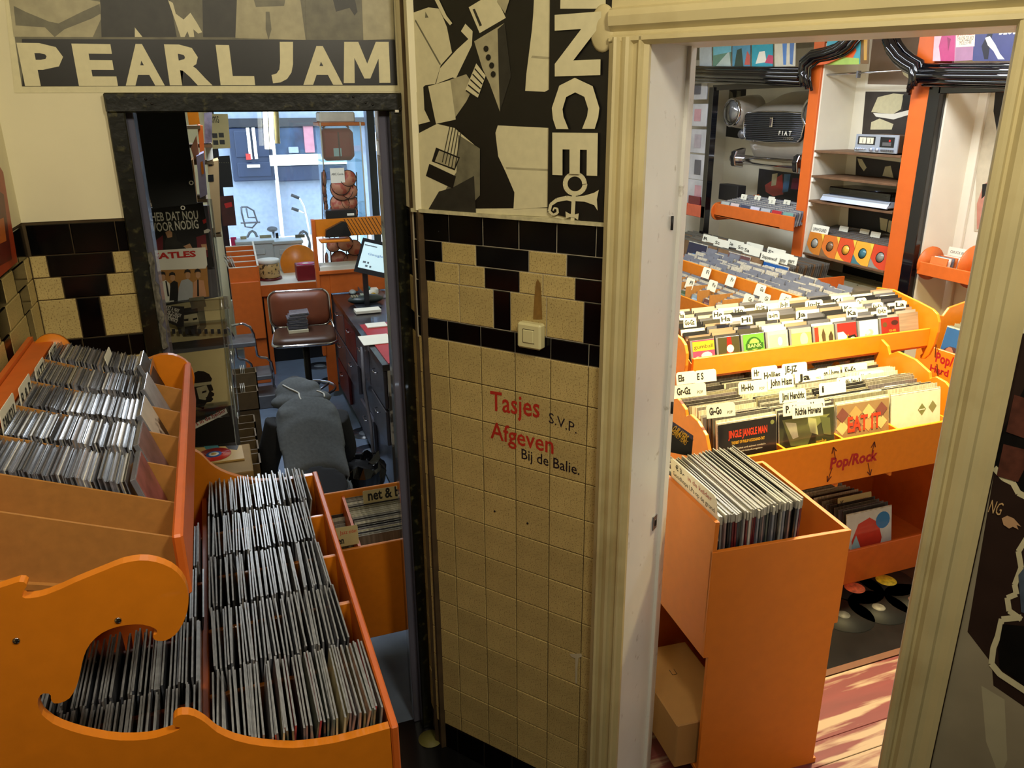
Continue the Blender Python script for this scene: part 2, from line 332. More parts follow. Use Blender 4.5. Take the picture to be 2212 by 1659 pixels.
b = MB(); b.poly([PW(*pw(x, y), .0014) for x, y in ((1152, 690), (1155, 640), (1158, 610), (1162, 603), (1168, 612), (1170, 640), (1172, 690))], STAIN); b.build('drip_stain', wc)
b = MB(); b.poly([PW(*pw(x, y), .0014) for x, y in ((1230, 1412), (1256, 1411), (1258, 1418), (1250, 1421), (1248, 1440), (1247, 1476), (1243, 1476), (1243, 1422), (1234, 1418))], mat('paint_splash', (190, 180, 150), .6)); b.build('paint_splash', wc)
b = MB()
for x, y, r in ((1069, 1104, .004), (1140, 1130, .004), (948, 500, .002)): b.lathe([(r, 0), (r * .7, .002)], INK, 8, frame(PW(*pw(x, y), .001), WD, (0, 0, 1), -WN))
b.build('drill_hole', wc)
# door casing and lining of the tall doorway
def casing(par, nm, prof, z0, z1, m):
    q = MB(MW); q.prism([(s, d, z0) for s, d in prof], (0, 0, z1 - z0), m); return q.build(nm, par)
dr = MB(MW); dr.box(.70, .795, -.262, 0, 0, 2.66, WHITEP); dr.box(.70, .806, -.275, -.258, 0, 2.66, WHITEP); dr.box(.70, .796, -.33, -.275, 0, 2.66, WHITEP)
dr.box(1.583, 1.70, -.33, 0, 0, 2.66, WHITEP); dr.box(.79, 1.59, -.33, 0, 2.632, 2.68, WHITEP); dr = struct('door_2', dr, bevel=.003)
P1 = [(.69, -.003), (.69, .02), (.704, .022), (.708, .040), (.714, .045), (.720, .040), (.724, .024), (.733, .030), (.742, .034), (.750, .030), (.755, .014), (.768, .018), (.774, .026), (.780, .026), (.784, .014), (.797, .010), (.797, -.003)]
casing(dr, 'casing_left', P1, 0, 2.64, PAINT)
P2 = [(1.585, -.003), (1.585, .012), (1.589, .022), (1.598, .026), (1.606, .022), (1.610, .010), (1.616, .012), (1.626, .026), (1.640, .031), (1.654, .030), (1.660, .022), (1.672, .020), (1.690, .024), (1.703, .022), (1.703, -.003)]
casing(dr, 'casing_right', P2, 0, 2.64, PAINT)
q = MB(MW); q.prism([(.69, d, z) for d, z in ((-.003, 2.622), (.012, 2.622), (.026, 2.632), (.026, 2.642), (.014, 2.648), (.014, 2.655), (.03, 2.668), (.034, 2.69), (.03, 2.705), (.012, 2.712), (.012, 2.74), (.03, 2.75), (.034, 2.80), (-.003, 2.80))], (1.02, 0, 0), PAINT); q.build('casing_head', dr)
p = hp(1414, 1128, PW(.797, 0), WD); q = MB(); q.cbox((0, 0, 0), (.004, .03, .05), GREYM); q.cbox((.001, .004, -.002), (.006, .012, .022), INK)
o = q.build('latch_plate', dr); o.matrix_world = frame(p, WD, WN, (0, 0, 1))
for px, py in ((1452, 482), (1452, 881)):
    p = hp(px, py, PW(.80, 0), WD); q = MB(); q.tube([(0, 0, -.02), (0, 0, .02)], .004, INK); o = q.build('hinge', dr); o.matrix_world = Matrix.Translation(p)
# black frame of the left doorway
q = MB(); q.bev(-.255, -.208, YL - .02, YL + .05, 1.2, 2.475, BLACKW, .003); q.bev(-.252, -.21, YL - .014, YL + .05, 0, 1.2, BLACKW, .003); d1 = struct('door_1', q)
q = MB(); q.bev(-.256, .607, YL - .026, YL + .05, 2.468, 2.522, BLACKW, .004); q.build('frame_head', d1)
q = MB(); q.bev(.562, .606, YL - .02, YL + .06, 0, 2.47, BLACKW, .004); q.build('frame_post', d1)
SHJ = mat('grey_lacquered_jamb', (92, 92, 108), .22, noise=.15, scale=3, coat=.5)
q = MB(); q.bev(-.212, -.19, YL + .03, 2.82, 0, 2.48, SHJ, .003); q.build('jamb', d1)
q = MB(); q.bev(.535, .566, YL + .03, YL + .055, 0, 2.48, SHJ, .003); q.bev(.55, .60, YL + .05, 2.82, 0, 2.48, BLACKP, .003); q.build('jamb', d1)
q = MB()
for px, py in ((315, 214), (328, 224), (763, 209), (790, 222), (805, 226)): q.lathe([(.004, 0), (.003, .003)], INK, 8, frame(hy(px, py, YL - .0265), (1, 0, 0), (0, 0, 1), (0, -1, 0)))
q.build('nail_hole', d1)
q = MB(); zz = 2.06; pa = []; pb = []
while zz > 1.74: pa.append((-.209 + rnd.uniform(-.004, .004), YL - .006, zz)); pb.append((-.196 + rnd.uniform(-.006, .006), YL + .02, zz)); zz -= .018
q.prism(pa + pb[::-1], (0, .01, 0), mat('broken_plaster', (104, 100, 90), .95, noise=.6, scale=60, bump=1)); q.build('broken_plaster', wf)
# left room shell, shop window, street
b = MB(); b.box(-1.8, -.62, 2.8, 8.8, 0, HC, PLASTER); struct('wall_left', b)
b = MB(); b.prism([(1.02, 2.2, 0), (1.12, 2.16, 0), (2.06, 9.0, 0), (1.96, 9.0, 0)], (0, 0, HC), PLASTER); struct('wall_partition', b)
b = MB(); b.box(5.76, 5.9, -.5, 9.1, 0, HC, mat('shop_wall_paint', (228, 222, 204), .7)); wr = struct('wall_right', b)
b = MB(); b.box(2.0, 5.9, 9.0, 9.1, 0, HC, PLASTER); struct('wall_far', b)
b = MB(); b.box(2.55, 5.9, -.6, -.5, 0, HC, PLASTER); struct('wall_back', b)
DKB = mat('dark_window_frame', (28, 30, 38), .3, coat=.3)
b = MB(); b.box(-.64, .05, 8.8, 8.9, 0, HC, PLASTER); b.box(.05, 2.0, 8.8, 8.9, 2.62, HC, mat('transom_board', (96, 96, 100), .5)); b.box(.05, 2.0, 8.8, 8.9, 0, .55, OFFW); struct('wall_front', b)
b = MB(); b.box(.05, .11, 8.78, 8.9, .55, 2.62, DKB); b.box(1.62, 1.7, 8.74, 8.9, .55, 2.62, DKB); b.box(.05, 2, 8.76, 8.9, 2.56, 2.64, DKB); b.box(.05, 2, 8.7, 8.9, .52, .57, WHT)
w1 = struct('window_1', b)
b = MB(); b.box(.11, 2.0, 8.83, 8.836, .57, 2.56, glassy('window_glass', (.93, .97, 1), .1)); b.build('pane', w1)
PAVE = mat('pale_street_paving', (196, 190, 182), .9, noise=.1, scale=3)
b = MB(); b.box(-14, 16, 8.95, 30, -.3, -.06, PAVE); st = struct('ground', b)
for i in range(10):
    b = MB(); b.bev(-5 + i * .9, -4.12 + i * .9, 13.0, 13.9, -.07, -.045 + .004 * (i % 2), PAVE, .004); b.build('paving_slab', st)
FAC = mat('dark_blue_facade_paint', (22, 34, 58), .4, noise=.2, scale=2)
b = MB(); b.box(-9, 12, 17.6, 18.2, -.1, 9, mat('facade_render', (120, 130, 146), .8)); fc = tag(b.build('facade'), 'dark blue shopfront across the street seen through the shop window', 'building')
def at(Y, px, py): p = hy(px, py, Y); return p.x, p.z
x0, z0 = at(17.5, 505, 392); x1, z1 = at(17.5, 588, 275); b = MB(); b.bev(x0, x1, 17.42, 17.62, max(z0, -.08), z1, FAC, .02)
dd = b.build('door', fc)
for f0, f1, g0, g1 in ((.12, .42, .45, .95), (.58, .88, .45, .95), (.12, .88, .08, .36)):
    b = MB(); b.bev(x0 + (x1 - x0) * f0, x0 + (x1 - x0) * f1, 17.39, 17.43, z0 + (z1 - z0) * g0, z0 + (z1 - z0) * g1, FAC, .015); b.build('door_panel', dd)
b = MB()
for px in (537, 549): xx = at(17.4, px, 300)[0]; b.box(xx - .03, xx + .03, 17.36, 17.4, z0 + (z1 - z0) * .42, z1, WHT)
b.build('door_trim', dd)
b = MB(); xa, za = at(17.38, 534, 362); xb, zb = at(17.38, 561, 355); b.box(xa, xb, 17.34, 17.4, za, zb, WHT); b.build('letter_box', dd)
b = MB(); xa, za = at(17.38, 532, 345); xb, zb = at(17.38, 541, 332); b.box(xa, xb, 17.35, 17.4, za, zb, RED); b.build('notice', dd)
xa, za = at(17.5, 592, 340); xb, zb = at(17.5, 700, 275)
b = MB(); b.box(xa, xb, 17.5, 17.6, za, zb, mat('facade_window_glass', (40, 58, 84), .1, noise=.6, scale=3)); fw = b.build('window', fc)
b = MB(); b.box(xa - .1, xb + .4, 17.38, 17.6, za - .16, za + .05, WHT); b.build('window_sill', fw)
b = MB(); b.bev(xa, xb + .4, 17.42, 17.6, at(17.5, 600, 392)[1], za - .16, FAC, .02); b.build('stall_riser', fc)
b = MB(); b.box(at(17.4, 586, 300)[0], at(17.4, 592, 300)[0], 17.3, 17.6, -.05, 6, WHT); b.build('pilaster', fc)
b = MB(); b.box(-9, 12, 17.4, 17.65, at(17.5, 600, 273)[1], at(17.5, 600, 255)[1], DKB); b.build('lintel', fc)
for i in range(9):
    b = MB(); xx = xa + .3 + i * .33; b.bev(xx, xx + .2, 17.44, 17.5, za + .08, za + .2 + .5 * rnd.random() * (i % 2), mat('shop_display_%d' % (i % 3), ((120, 130, 150), (150, 100, 110), (210, 215, 225))[i % 3]), .01); b.build('display_item', fw)
# ================================================================ POSTERS AND WALL FITTINGS
def sheet_poster(name, label, P, frame_pts, base, layers, texts=(), border=None, off=.0012):
    """P(px, py, lift) -> world point on the poster's plane; frame_pts is the paper outline, layers are flat printed areas"""
    c = sum((P(x, y, 0) for x, y in frame_pts), Vector()) / len(frame_pts); t = thing(name, label, 'poster', c)
    A_, B_0, C_ = (P(*frame_pts[i], 0) for i in (0, 1, 2)); n = (B_0 - A_).cross(C_ - A_); n.normalize(); n = n if n.dot(EYE - A_) > 0 else -n; q = MB()
    q.prism([P(x, y, .0003) for x, y in frame_pts], n * off, base); q.build('paper', t)
    q = MB(); l = off + .0008
    for pts, m in layers: q.poly([P(x, y, l) for x, y in pts], m); l += .00012
    if layers: q.build('print', t)
    q = MB()
    for T in texts:
        s, a, c2, h, m = T[:5]; bold = T[5] if len(T) > 5 else 0; A = P(*a, l); B = P(*c2, l); x = B - A; up = n.cross(x); up.normalize()
        q.text(s, A, x, up, h, m, w=x.length, bold=bold)
    if texts: q.build('lettering', t)
    return t
def zz(o, k, pts): return [(o[0] + x / k, o[1] + y / k) for x, y in pts]
G1 = mat('print_dark_grey', (40, 38, 32), .45, noise=.35, scale=30); G2 = mat('print_mid_grey', (104, 100, 80), .45, noise=.3, scale=26)
G3 = mat('print_light_grey', (164, 156, 124), .45, noise=.18, scale=26); G4 = mat('print_pale', (206, 198, 160), .4, noise=.06, scale=40); GB = mat('print_black', (15, 13, 11), .38, noise=.3, scale=40)
PJ = lambda x, y, l: hy(x, y, YL - l)
k = 2.37; Z = lambda pts: zz((0, 0), k, pts)
L = [(Z([(38, -60), (2012, -60), (2035, 436), (112, 442)]), G2), (Z([(38, -60), (150, -60), (515, 10), (520, 90), (475, 190), (70, 188)]), G3), (Z([(70, 30), (130, 60), (250, 110), (300, 120), (420, 60), (510, 20), (515, 70), (470, 95), (330, 150), (280, 190), (230, 140), (80, 130)]), G2),
     (Z([(510, -60), (860, -60), (905, 190), (520, 190)]), G1), (Z([(860, 0), (885, 15), (900, 70), (940, 100), (975, 65), (1010, 120), (1035, 165), (1015, 172), (990, 150), (995, 190), (970, 190), (960, 160), (945, 190), (925, 190), (905, 130)]), G4),
     (Z([(1035, -60), (1215, -60), (1215, 190), (1040, 190)]), G1), (Z([(1215, -60), (1530, -60), (1565, 205), (1205, 195)]), G3), (Z([(1360, 60), (1380, 60), (1390, 150), (1375, 205), (1360, 150)]), G2), (Z([(1300, 0), (1460, 0), (1455, 30), (1310, 36)]), G2),
     (Z([(1560, -60), (1830, -60), (1850, 205), (1570, 205)]), G2), (Z([(1690, -60), (1810, -40), (1830, 60), (1815, 80), (1790, 40), (1720, 60)]), G1), (Z([(1850, -60), (2010, -60), (2018, 200), (1860, 205)]), G3), (Z([(112, 200), (2022, 205), (2035, 436), (115, 442)]), GB), (Z([(690, 140), (730, 190), (690, 190)]), G4), (Z([(1432, 214), (1500, 214), (1500, 330), (1492, 372), (1470, 404), (1436, 422), (1398, 426), (1390, 384), (1416, 376), (1430, 356), (1434, 320)]), PAPER), (Z([(1760, 425), (1762, 214), (1834, 214), (1880, 326), (1924, 214), (1990, 214), (1999, 424), (1942, 424), (1938, 300), (1896, 402), (1866, 402), (1814, 296), (1816, 425)]), PAPER)]
T = [(c, (x0 / k, y1 / k), (x1 / k, y1 / k), .104, PAPER, .045) for c, x0, x1, y1 in (('P', 126, 348, 428), ('E', 402, 602, 428), ('A', 642, 842, 426), ('R', 868, 1086, 425), ('L', 1128, 1305, 424), ('A', 1552, 1754, 423))]
sheet_poster('band_poster', 'wide black and white band poster lettered PEARL JAM above the black doorframe', PJ, Z([(18, -70), (2048, -70), (2052, 468), (75, 476)]), PAPER, L, T)
PP = lambda x, y, l: PW(*pw(x, y), l)
k = 2.37; Z = lambda pts: zz((840, 0), k, pts)
L = [(Z([(105, -60), (830, -60), (820, 1065), (130, 1070)]), GB), (Z([(748, -60), (832, -60), (828, 455), (800, 470), (700, 465), (706, 380), (735, 150), (742, 60)]), G4), (Z([(735, 285), (828, 292), (828, 304), (730, 297)]), G3), (Z([(560, 642), (822, 655), (818, 1060), (640, 1072), (645, 985), (600, 880), (562, 800), (548, 680)]), G4), (Z([(600, 855), (820, 865), (819, 876), (604, 866)]), G3),
     (Z([(100, 75), (205, 38), (262, 45), (300, 140), (326, 270), (268, 335), (240, 430), (190, 436), (125, 492), (104, 300)]), G4), (Z([(190, 60), (206, 90), (188, 92)]), G2), (Z([(140, 100), (270, 330), (262, 332), (136, 108)]), G2),
     (Z([(265, 350), (350, 255), (410, 200), (372, 160), (395, 122), (432, 160), (428, 232), (346, 402), (330, 396), (244, 430)]), G4), (Z([(412, 38), (540, -40), (602, 92), (468, 170)]), G4), (Z([(432, 48), (444, 46), (480, 130), (468, 136)]), G1),
     (Z([(440, 212), (596, 118), (628, 390), (572, 572), (520, 430), (482, 350)]), G3), (Z([(560, 150), (596, 118), (628, 390), (572, 572), (566, 400)]), G1), (Z([(205, 442), (325, 408), (346, 612), (245, 634)]), G4), (Z([(318, 408), (400, 380), (440, 440), (400, 520), (344, 600)]), G3), (Z([(125, 492), (180, 440), (186, 562), (215, 622), (128, 645)]), G4),
     (Z([(118, 702), (250, 634), (340, 655), (440, 740), (440, 960), (400, 1000), (380, 1082), (180, 1076), (130, 1000)]), G4), (Z([(360, 690), (470, 760), (470, 1000), (390, 1084), (240, 1080), (300, 960), (350, 880)]), G2), (Z([(330, 960), (440, 900), (450, 1090), (200, 1082), (260, 980)]), G1),
     (Z([(452, 325), (500, 388), (460, 500), (396, 460)]), G4), (Z([(246, 755), (368, 805), (342, 872), (224, 826)]), GB), (Z([(262, 770), (360, 810), (340, 862), (240, 826)]), G3), (Z([(212, 838), (348, 902), (332, 965), (194, 900)]), GB), (Z([(575, -60), (640, -60), (600, 70), (560, 10)]), G3), (Z([(240, 0), (262, 0), (300, 80), (330, 120), (318, 130), (285, 90)]), G4)]
for i in range(5): L.append((Z([(446 - i * 11, 348 + i * 28), (494 - i * 9, 404 + i * 24), (491 - i * 9, 410 + i * 24), (443 - i * 11, 354 + i * 28)]), GB))
for cx, cy in ((503, 250), (515, 294), (532, 335), (540, 380)): L.append((Z([(cx + 13 * math.cos(i * .63), cy + 16 * math.sin(i * .63)) for i in range(10)]), GB))
for i in range(5): L.append((Z([(318 + i * 14, 640 + i * 8), (322 + i * 14, 640 + i * 8), (282 + i * 16, 830 + i * 9), (278 + i * 16, 830 + i * 9)]), G1))
L += [(Z([(832, -60), (1150, -60), (1108, 1160), (818, 1085)]), GB), (Z([(886, -60), (1116, -60), (1116, 46), (884, 46)]), G4)]
def stroke(pts, w, n=1):        # polygons along a line
    out = []
    for i in range(len(pts) - 1):
        a, c = Vector(pts[i]).to_2d(), Vector(pts[i + 1]).to_2d(); d = (c - a); d.normalize(); nn = Vector((-d.y, d.x)) * (w[i] if isinstance(w, list) else w) / 2; n2 = Vector((-d.y, d.x)) * (w[i + 1] if isinstance(w, list) else w) / 2; e = d * .6
        out.append([tuple(a - e + nn), tuple(c + e + n2), tuple(c + e - n2), tuple(a - e - nn)])
    return out
arc = lambda cx, cy, r, a0, a1, n, ry=None: [(cx + r * math.cos(math.radians(a0 + (a1 - a0) * i / n)), cy + (ry or r) * math.sin(math.radians(a0 + (a1 - a0) * i / n))) for i in range(n + 1)]
for p in stroke(arc(960, 940, 50, 0, 360, 24, 50), 24): L.append((Z(p), G4))
for p in stroke([(956, 990), (948, 1140)], 20) + stroke([(960, 1020), (920, 1012), (870, 1022), (838, 1045), (830, 1080), (850, 1098), (874, 1088), (872, 1066), (856, 1062), (850, 1076)], [26, 24, 20, 16, 14, 12, 12, 10, 8, 6]): L.append((Z(p), G4))
L += [(Z([(960, 1005), (1010, 1000), (1060, 985), (1084, 970), (1074, 1020), (1078, 1076), (1060, 1048), (1010, 1030), (960, 1028)]), G4), (Z([(914, 1080), (934, 1092), (962, 1096), (982, 1090), (978, 1124), (960, 1112), (934, 1110), (916, 1116)]), G4)]
t = sheet_poster('singer_poster', 'tall black and white guitarist poster with sideways letters NCE over the tiled wall', PP, Z([(102, -60), (1158, -60), (1120, 1160), (820, 1110), (128, 1076)]), G4, L)
q = MB()
for c, x0, x1, y0, y1 in (('N', 876, 1100, 78, 392), ('C', 864, 1090, 402, 660), ('E', 863, 1083, 678, 894)):
    a = Z([(x0, y0)])[0]; e = Z([(x0, y1)])[0]; f = Z([(x1, y0)])[0]; A = PP(*a, .0145); xd = PP(*e, .0145) - A; h = (PP(*f, .0145) - A).length
    q.text(c, A, xd, WD, h, G4, w=xd.length, bold=.045)
q.build('lettering', t)
# poster beside the doorway (right edge of the view) and poster on the left side wall
DBR = mat('print_dark_brown', (44, 30, 24), .4, noise=.4, scale=6); GRP = mat('print_warm_grey', (150, 140, 116), .45, noise=.2, scale=4)
L = [([(1.706, 1.66), (2090, 1364), (2142, 1432), (2146, 1480), (2240, 1545), (2.2, .56), (1.706, .56)], GRP), ([(2120, 1480), (2170, 1510), (2176, 1640), (2160, 1680), (2130, 1600)], mat('print_pale_grey', (176, 168, 138), .45, noise=.15, scale=5)), ([(1.75, 1.98), (2.24, 1.98), (2250, 1090), (2196, 1052), (2160, 1018), (2130, 1000)], GB)]
for p in stroke([(2148, 1010), (2168, 1032), (2188, 1042), (2200, 1064), (2240, 1084)], 13) + stroke([(2225, 1150), (2200, 1190), (2206, 1225), (2192, 1262), (2196, 1282), (2176, 1290), (2180, 1318), (2206, 1336)], 12) + stroke([(2206, 1332), (2164, 1336), (2156, 1372), (2146, 1398), (2142, 1432), (2160, 1454), (2230, 1500)], 13): L.append((p, G4))
L += [([(2166, 1346), (2230, 1352), (2230, 1490), (2160, 1440), (2156, 1400)], GB), ([(2200, 1240), (2232, 1200), (2232, 1330), (2206, 1320)], mat('print_blue_grey', (76, 88, 104), .45, noise=.4))]
L += [([(2164, 1118), (2176, 1112), (2190, 1118), (2206, 1136), (2196, 1132), (2200, 1142), (2188, 1136), (2180, 1140), (2168, 1132)], mat('print_skin', (190, 150, 112), .45)), ([(1.712, 1.86), (1.765, 1.85), (1.76, 1.76), (1.712, 1.77)], mat('print_rust', (84, 46, 34), .45, noise=.4, scale=40)), ([(1.712, 1.74), (1.77, 1.735), (1.755, 1.655), (1.712, 1.66)], MATS['print_rust'])]
PP2 = lambda x, y, l: PW(x, y, l) if abs(x) < 10 else PP(x, y, l)
sheet_poster('film_poster', 'dark brown poster with torn white outlines right of the doorway casing', PP2, [(1.7, 2.0), (2.25, 2.0), (2.25, .55), (1.7, .55)], DBR, L, [('NG', (2134, 1104), (2160, 1112), .035, mat('print_ochre', (196, 160, 110), .5))])
SW = lambda x, y, l: hx(x, y, -.526 + l)
ORP = mat('print_orange_red', (150, 52, 22), .4, noise=.5, scale=8)
sheet_poster('portrait_poster', 'orange and red poster at the left edge on the side wall', SW, [(-40, 300), (6, 372), (37, 566), (-10, 606), (-40, 640)], ORP, [([(-20, 400), (8, 420), (26, 560), (-10, 580)], mat('print_dark_red', (92, 26, 16), .4, noise=.5, scale=10)), ([(-14, 480), (8, 470), (14, 520), (-6, 530)], mat('print_amber', (186, 96, 34), .4))])
# round blanking plate, cable, switch
p = PW(*pw(1306, 62), .004); t = thing('blanking_plate', 'cream painted oval blanking plate with two screws beside the door casing', 'cover plate', p)
q = MB(); T = frame(p, WD, (0, 0, 1), -WN); q.lathe([(.046, -.003), (.046, .006), (.040, .010), (.001, .011)], PAINT, 28, T @ Matrix.Diagonal((.8, 1.25, 1, 1)), True); q.build('plate', t)
for dz in (.05, -.05): q = MB(); q.lathe([(.005, .004), (.004, .010)], INK, 10, T @ Matrix.Translation((-.004, dz * .9, 0))); q.build('screw', t)
p = PW(.455, 1.818, .0); t = thing('light_switch', 'cream square light switch with rocker on the tiled wall', 'light switch', p)
q = MB(MW); q.bev(.413, .497, .001, .034, 1.777, 1.857, mat('ivory_plastic', (206, 198, 150), .4, noise=.04), .006); q.build('housing', t)
q = MB(MW); q.bev(.437, .474, .034, .038, 1.797, 1.838, MATS['ivory_plastic'], .002); q.build('rocker', t)
q = MB(MW)
for x0, x1, z0, z1 in ((.435, .476, 1.838, 1.8395), (.435, .476, 1.796, 1.7975), (.435, .4365, 1.796, 1.839)): q.box(x0, x1, .0335, .0348, z0, z1, INK)
q.lathe([(.004, 0), (.002, .002)], INK, 8, frame(PW(.455, 1.789, .034), WD, (0, 0, 1), -WN)); q.build('slot', t)
q = MB(); pts = [(864, -40), (866, 30), (869, 90), (873, 125), (877, 150), (879, 185), (875, 215), (866, 232), (852, 240)]
q.tube([hy(x, y, YL - .022 - .004 * (i % 2)) for i, (x, y) in enumerate(pts)], .0035, INK, 8); t = one('cable', q, 'thin black cable hanging beside the right end of the band poster', 'cable')
for x, y in ((870, 128), (857, 240)): q = MB(); q.cbox(hy(x, y, YL - .026), (.012, .010, .008), WHT); q.build('clip', t)

# ================================================================ ORANGE BROWSER IN THE HALL (CDs above, singles below)
YF, YB, ZB = 1.19, 2.35, 1.365
XL_, XR_ = -.50, .207
k = 2.458
out = [(0, 295), (60, 275), (100, 262), (126, 264), (140, 275), (140, 290), (128, 305), (117, 325), (118, 343), (132, 350), (160, 350), (205, 343), (250, 330), (325, 300), (400, 265), (480, 232), (560, 200), (605, 181), (650, 165), (695, 155), (740, 149), (785, 150), (830, 158), (872, 172), (910, 190), (940, 213), (965, 240), (985, 273), (997, 310), (1002, 345), (1000, 380), (995, 415), (985, 450), (970, 486), (950, 520), (930, 544), (905, 562), (882, 573), (860, 577), (838, 576), (820, 570), (812, 556), (815, 545), (832, 540), (836, 528), (828, 514), (800, 500), (760, 490), (720, 488), (670, 492), (620, 502), (578, 516), (540, 535), (508, 560), (480, 590), (459, 624), (445, 660), (433, 705), (425, 750), (417, 785), (405, 820), (389, 853), (370, 880), (342, 898), (310, 908), (288, 908), (275, 898), (270, 882), (270, 866), (258, 856), (230, 855), (213, 866), (203, 885), (200, 905), (206, 935), (222, 968), (246, 990), (280, 1015), (328, 1037), (380, 1055), (438, 1072), (500, 1085), (570, 1098), (640, 1105), (710, 1105), (780, 1100), (832, 1090), (880, 1075), (920, 1061), (950, 1048), (956, 1036), (932, 1032), (918, 1020), (917, 1003), (925, 987), (942, 974), (965, 968), (1000, 968), (1030, 976), (1062, 992), (1090, 1010), (1120, 1036), (1150, 1060), (1196, 1084), (1250, 1105), (1322, 1123), (1400, 1135), (1475, 1142), (1550, 1145), (1625, 1140), (1700, 1130), (1775, 1118), (1850, 1100), (1960, 1070), (2070, 1040)]
pts = [hy(x / k, 1150 + y / k, YF) for x, y in out]
zr = pts[-1].z
pts = [Vector((XL_, YF, pts[0].z - .01))] + pts + [Vector((XR_ - .016, YF, zr)), Vector((XR_ - .016, YF, .02)), Vector((XL_, YF, .02))]
br = thing('record_browser', 'orange scroll-cut record browser with a CD tier over bins of singles', 'record rack', (-.15, 1.77, 0))
q = MB(); q.prism(pts, (0, .019, 0), ORANGE); e1 = q.build('end_panel', br, bevel=.0045); e1['label'] = 'front end panel with scroll cut-outs'
e2 = e1.copy(); COL.objects.link(e2); e2.location = (0, YB - YF, 0); e2['label'] = 'rear end panel'
for px, py in ((255, 1340), (35, 1384)):
    q = MB(); T = frame(hy(px, py, YF), (1, 0, 0), (0, 0, 1), (0, -1, 0)); q.lathe([(.0055, 0), (.0045, .0016)], STEEL, 12, T); q.box(-.0035, .0035, -.0006, .0006, .0015, .0019, INK, T); q.box(-.0006, .0006, -.0035, .0035, .0015, .0019, INK, T); q.build('screw', br)
q = MB(); q.bev(XR_ - .015, XR_, YF - .004, YB + .02, .9, zr + .004, ORANGE_R, .003); q.build('side_rail', br)
q = MB(); q.bev(-.142, -.128, YF + .019, YB, 1.1, ZB - .01, ORANGE_R, .002); q.build('center_divider', br)
q = MB(); q.box(XL_, XR_ - .015, YF + .02, YB, 1.155, 1.17, ORANGE_R); q.box(XL_ - .012, XL_, YF, YB + .02, .02, 1.90, ORANGE_R); q.build('carcass', br)
RY = [YF + .019, 1.43, 1.656, 1.882, 2.116, YB]
for y in RY[1:-1]:
    q = MB(); q.bev(-.128, XR_ - .015, y - .006, y + .006, 1.17, ZB - .012, ORANGE, .002); q.build('row_divider', br)
    q = MB(); q.bev(XL_, -.142, y - .006, y + .006, 1.17, ZB - .02, ORANGE_R, .002); q.build('row_divider', br)
RXL, RXR, RZL, RZR = -.448, -.118, 1.885, 1.787
def rz(x): return RZL + (RZR - RZL) * (x - RXL) / (RXR - RXL)
q = MB(); q.bev(RXR - .018, RXR, YF + .12, YB + .012, RZR - .12, RZR, ORANGE_R, .004); q.build('tier_rail', br)
q = MB(); q.prism([(RXL - .05, YF + .02, RZL + .006), (RXL, YF + .02, RZL + .006), (RXL, YF + .02, RZL - .17), (RXL - .05, YF + .02, RZL - .17)], (0, YB - YF - .02, 0), ORANGE_R); q.build('tier_rail', br)
q = MB(); q.prism([(RXL, 1.33, RZL - .125), (RXR - .018, 1.33, RZR - .125), (RXR - .018, 1.33, RZR - .137), (RXL, 1.33, RZL - .137)], (0, YB - 1.33, 0), TAN); q.build('tier_floor', br)
TY = [1.22, 1.339, 1.475, 1.64, 1.811, 1.979, 2.157, YB]
for y in TY[1:-1]:
    q = MB(); q.prism([(RXL, y, RZL + .008), (RXR - .018, y, RZR - .018), (RXR - .018, y, RZR - .125), (RXL, y, RZL - .125)], (0, .005, 0), TAN); q.build('tier_divider', br)
q = MB(); q.lathe([(.045, 0), (.045, .018)], ORANGE, 24, frame((-.455, YB, 1.865), (1, 0, 0), (0, 0, 1), (0, -1, 0))); q.build('end_knob', br)
# compact discs: clear shell, booklet, tray
SHELL = mat('clear_jewel_case', (108, 110, 120), .15, noise=.15, coat=.5); BOOK = ramp('booklet_edges', [(150, 146, 140), (60, 58, 62), (200, 196, 190), (30, 30, 34), (120, 118, 128), (176, 168, 150), (84, 84, 96), (60, 56, 50), (140, 120, 104), (214, 208, 196)])
TRAY = ramp('tray_edges', [(40, 40, 44), (90, 90, 98), (26, 26, 28), (130, 130, 138)])
def disc_mesh(name='compact_disc'):
    q = MB(); w, h, t = .142, .124, .0104
    q.box(0, .0016, -w / 2, w / 2, 0, h, SHELL); q.box(.0016, .0036, -w / 2 + .002, w / 2 - .002, .002, h - .002, BOOK); q.box(.0036, .008, -w / 2 + .001, w / 2 - .001, .001, h - .003, TRAY); q.box(.008, .0098, -w / 2, w / 2, 0, h, SHELL)
    return q.build(name)
cd0 = disc_mesh(); first = True
rowname = ['front', 'second', 'middle', 'fourth', 'rear']
for r in range(5):
    y0, y1 = TY[2 + r], TY[3 + r]; n = 27; x = RXL + .012
    for i in range(n):
        lean = math.radians(-4 - 5 * i / n + rnd.uniform(-1.5, 1.5)); M = Matrix.Translation((x, (y0 + y1) / 2 + .003 + rnd.uniform(-.003, .003), rz(x) - .122 + .004 + rnd.uniform(0, .006))) @ Matrix.Rotation(lean, 4, 'Y')
        put(cd0, M, '%s jewel-cased CD from the left in the %s filled row of the upper tier' % (nth(i + 1), rowname[r]), 'CD', 'CDs in the %s row of the upper tier' % rowname[r], first); first = False
        x += .0101 + rnd.uniform(0, .0006)
        if x > RXR - .085: break
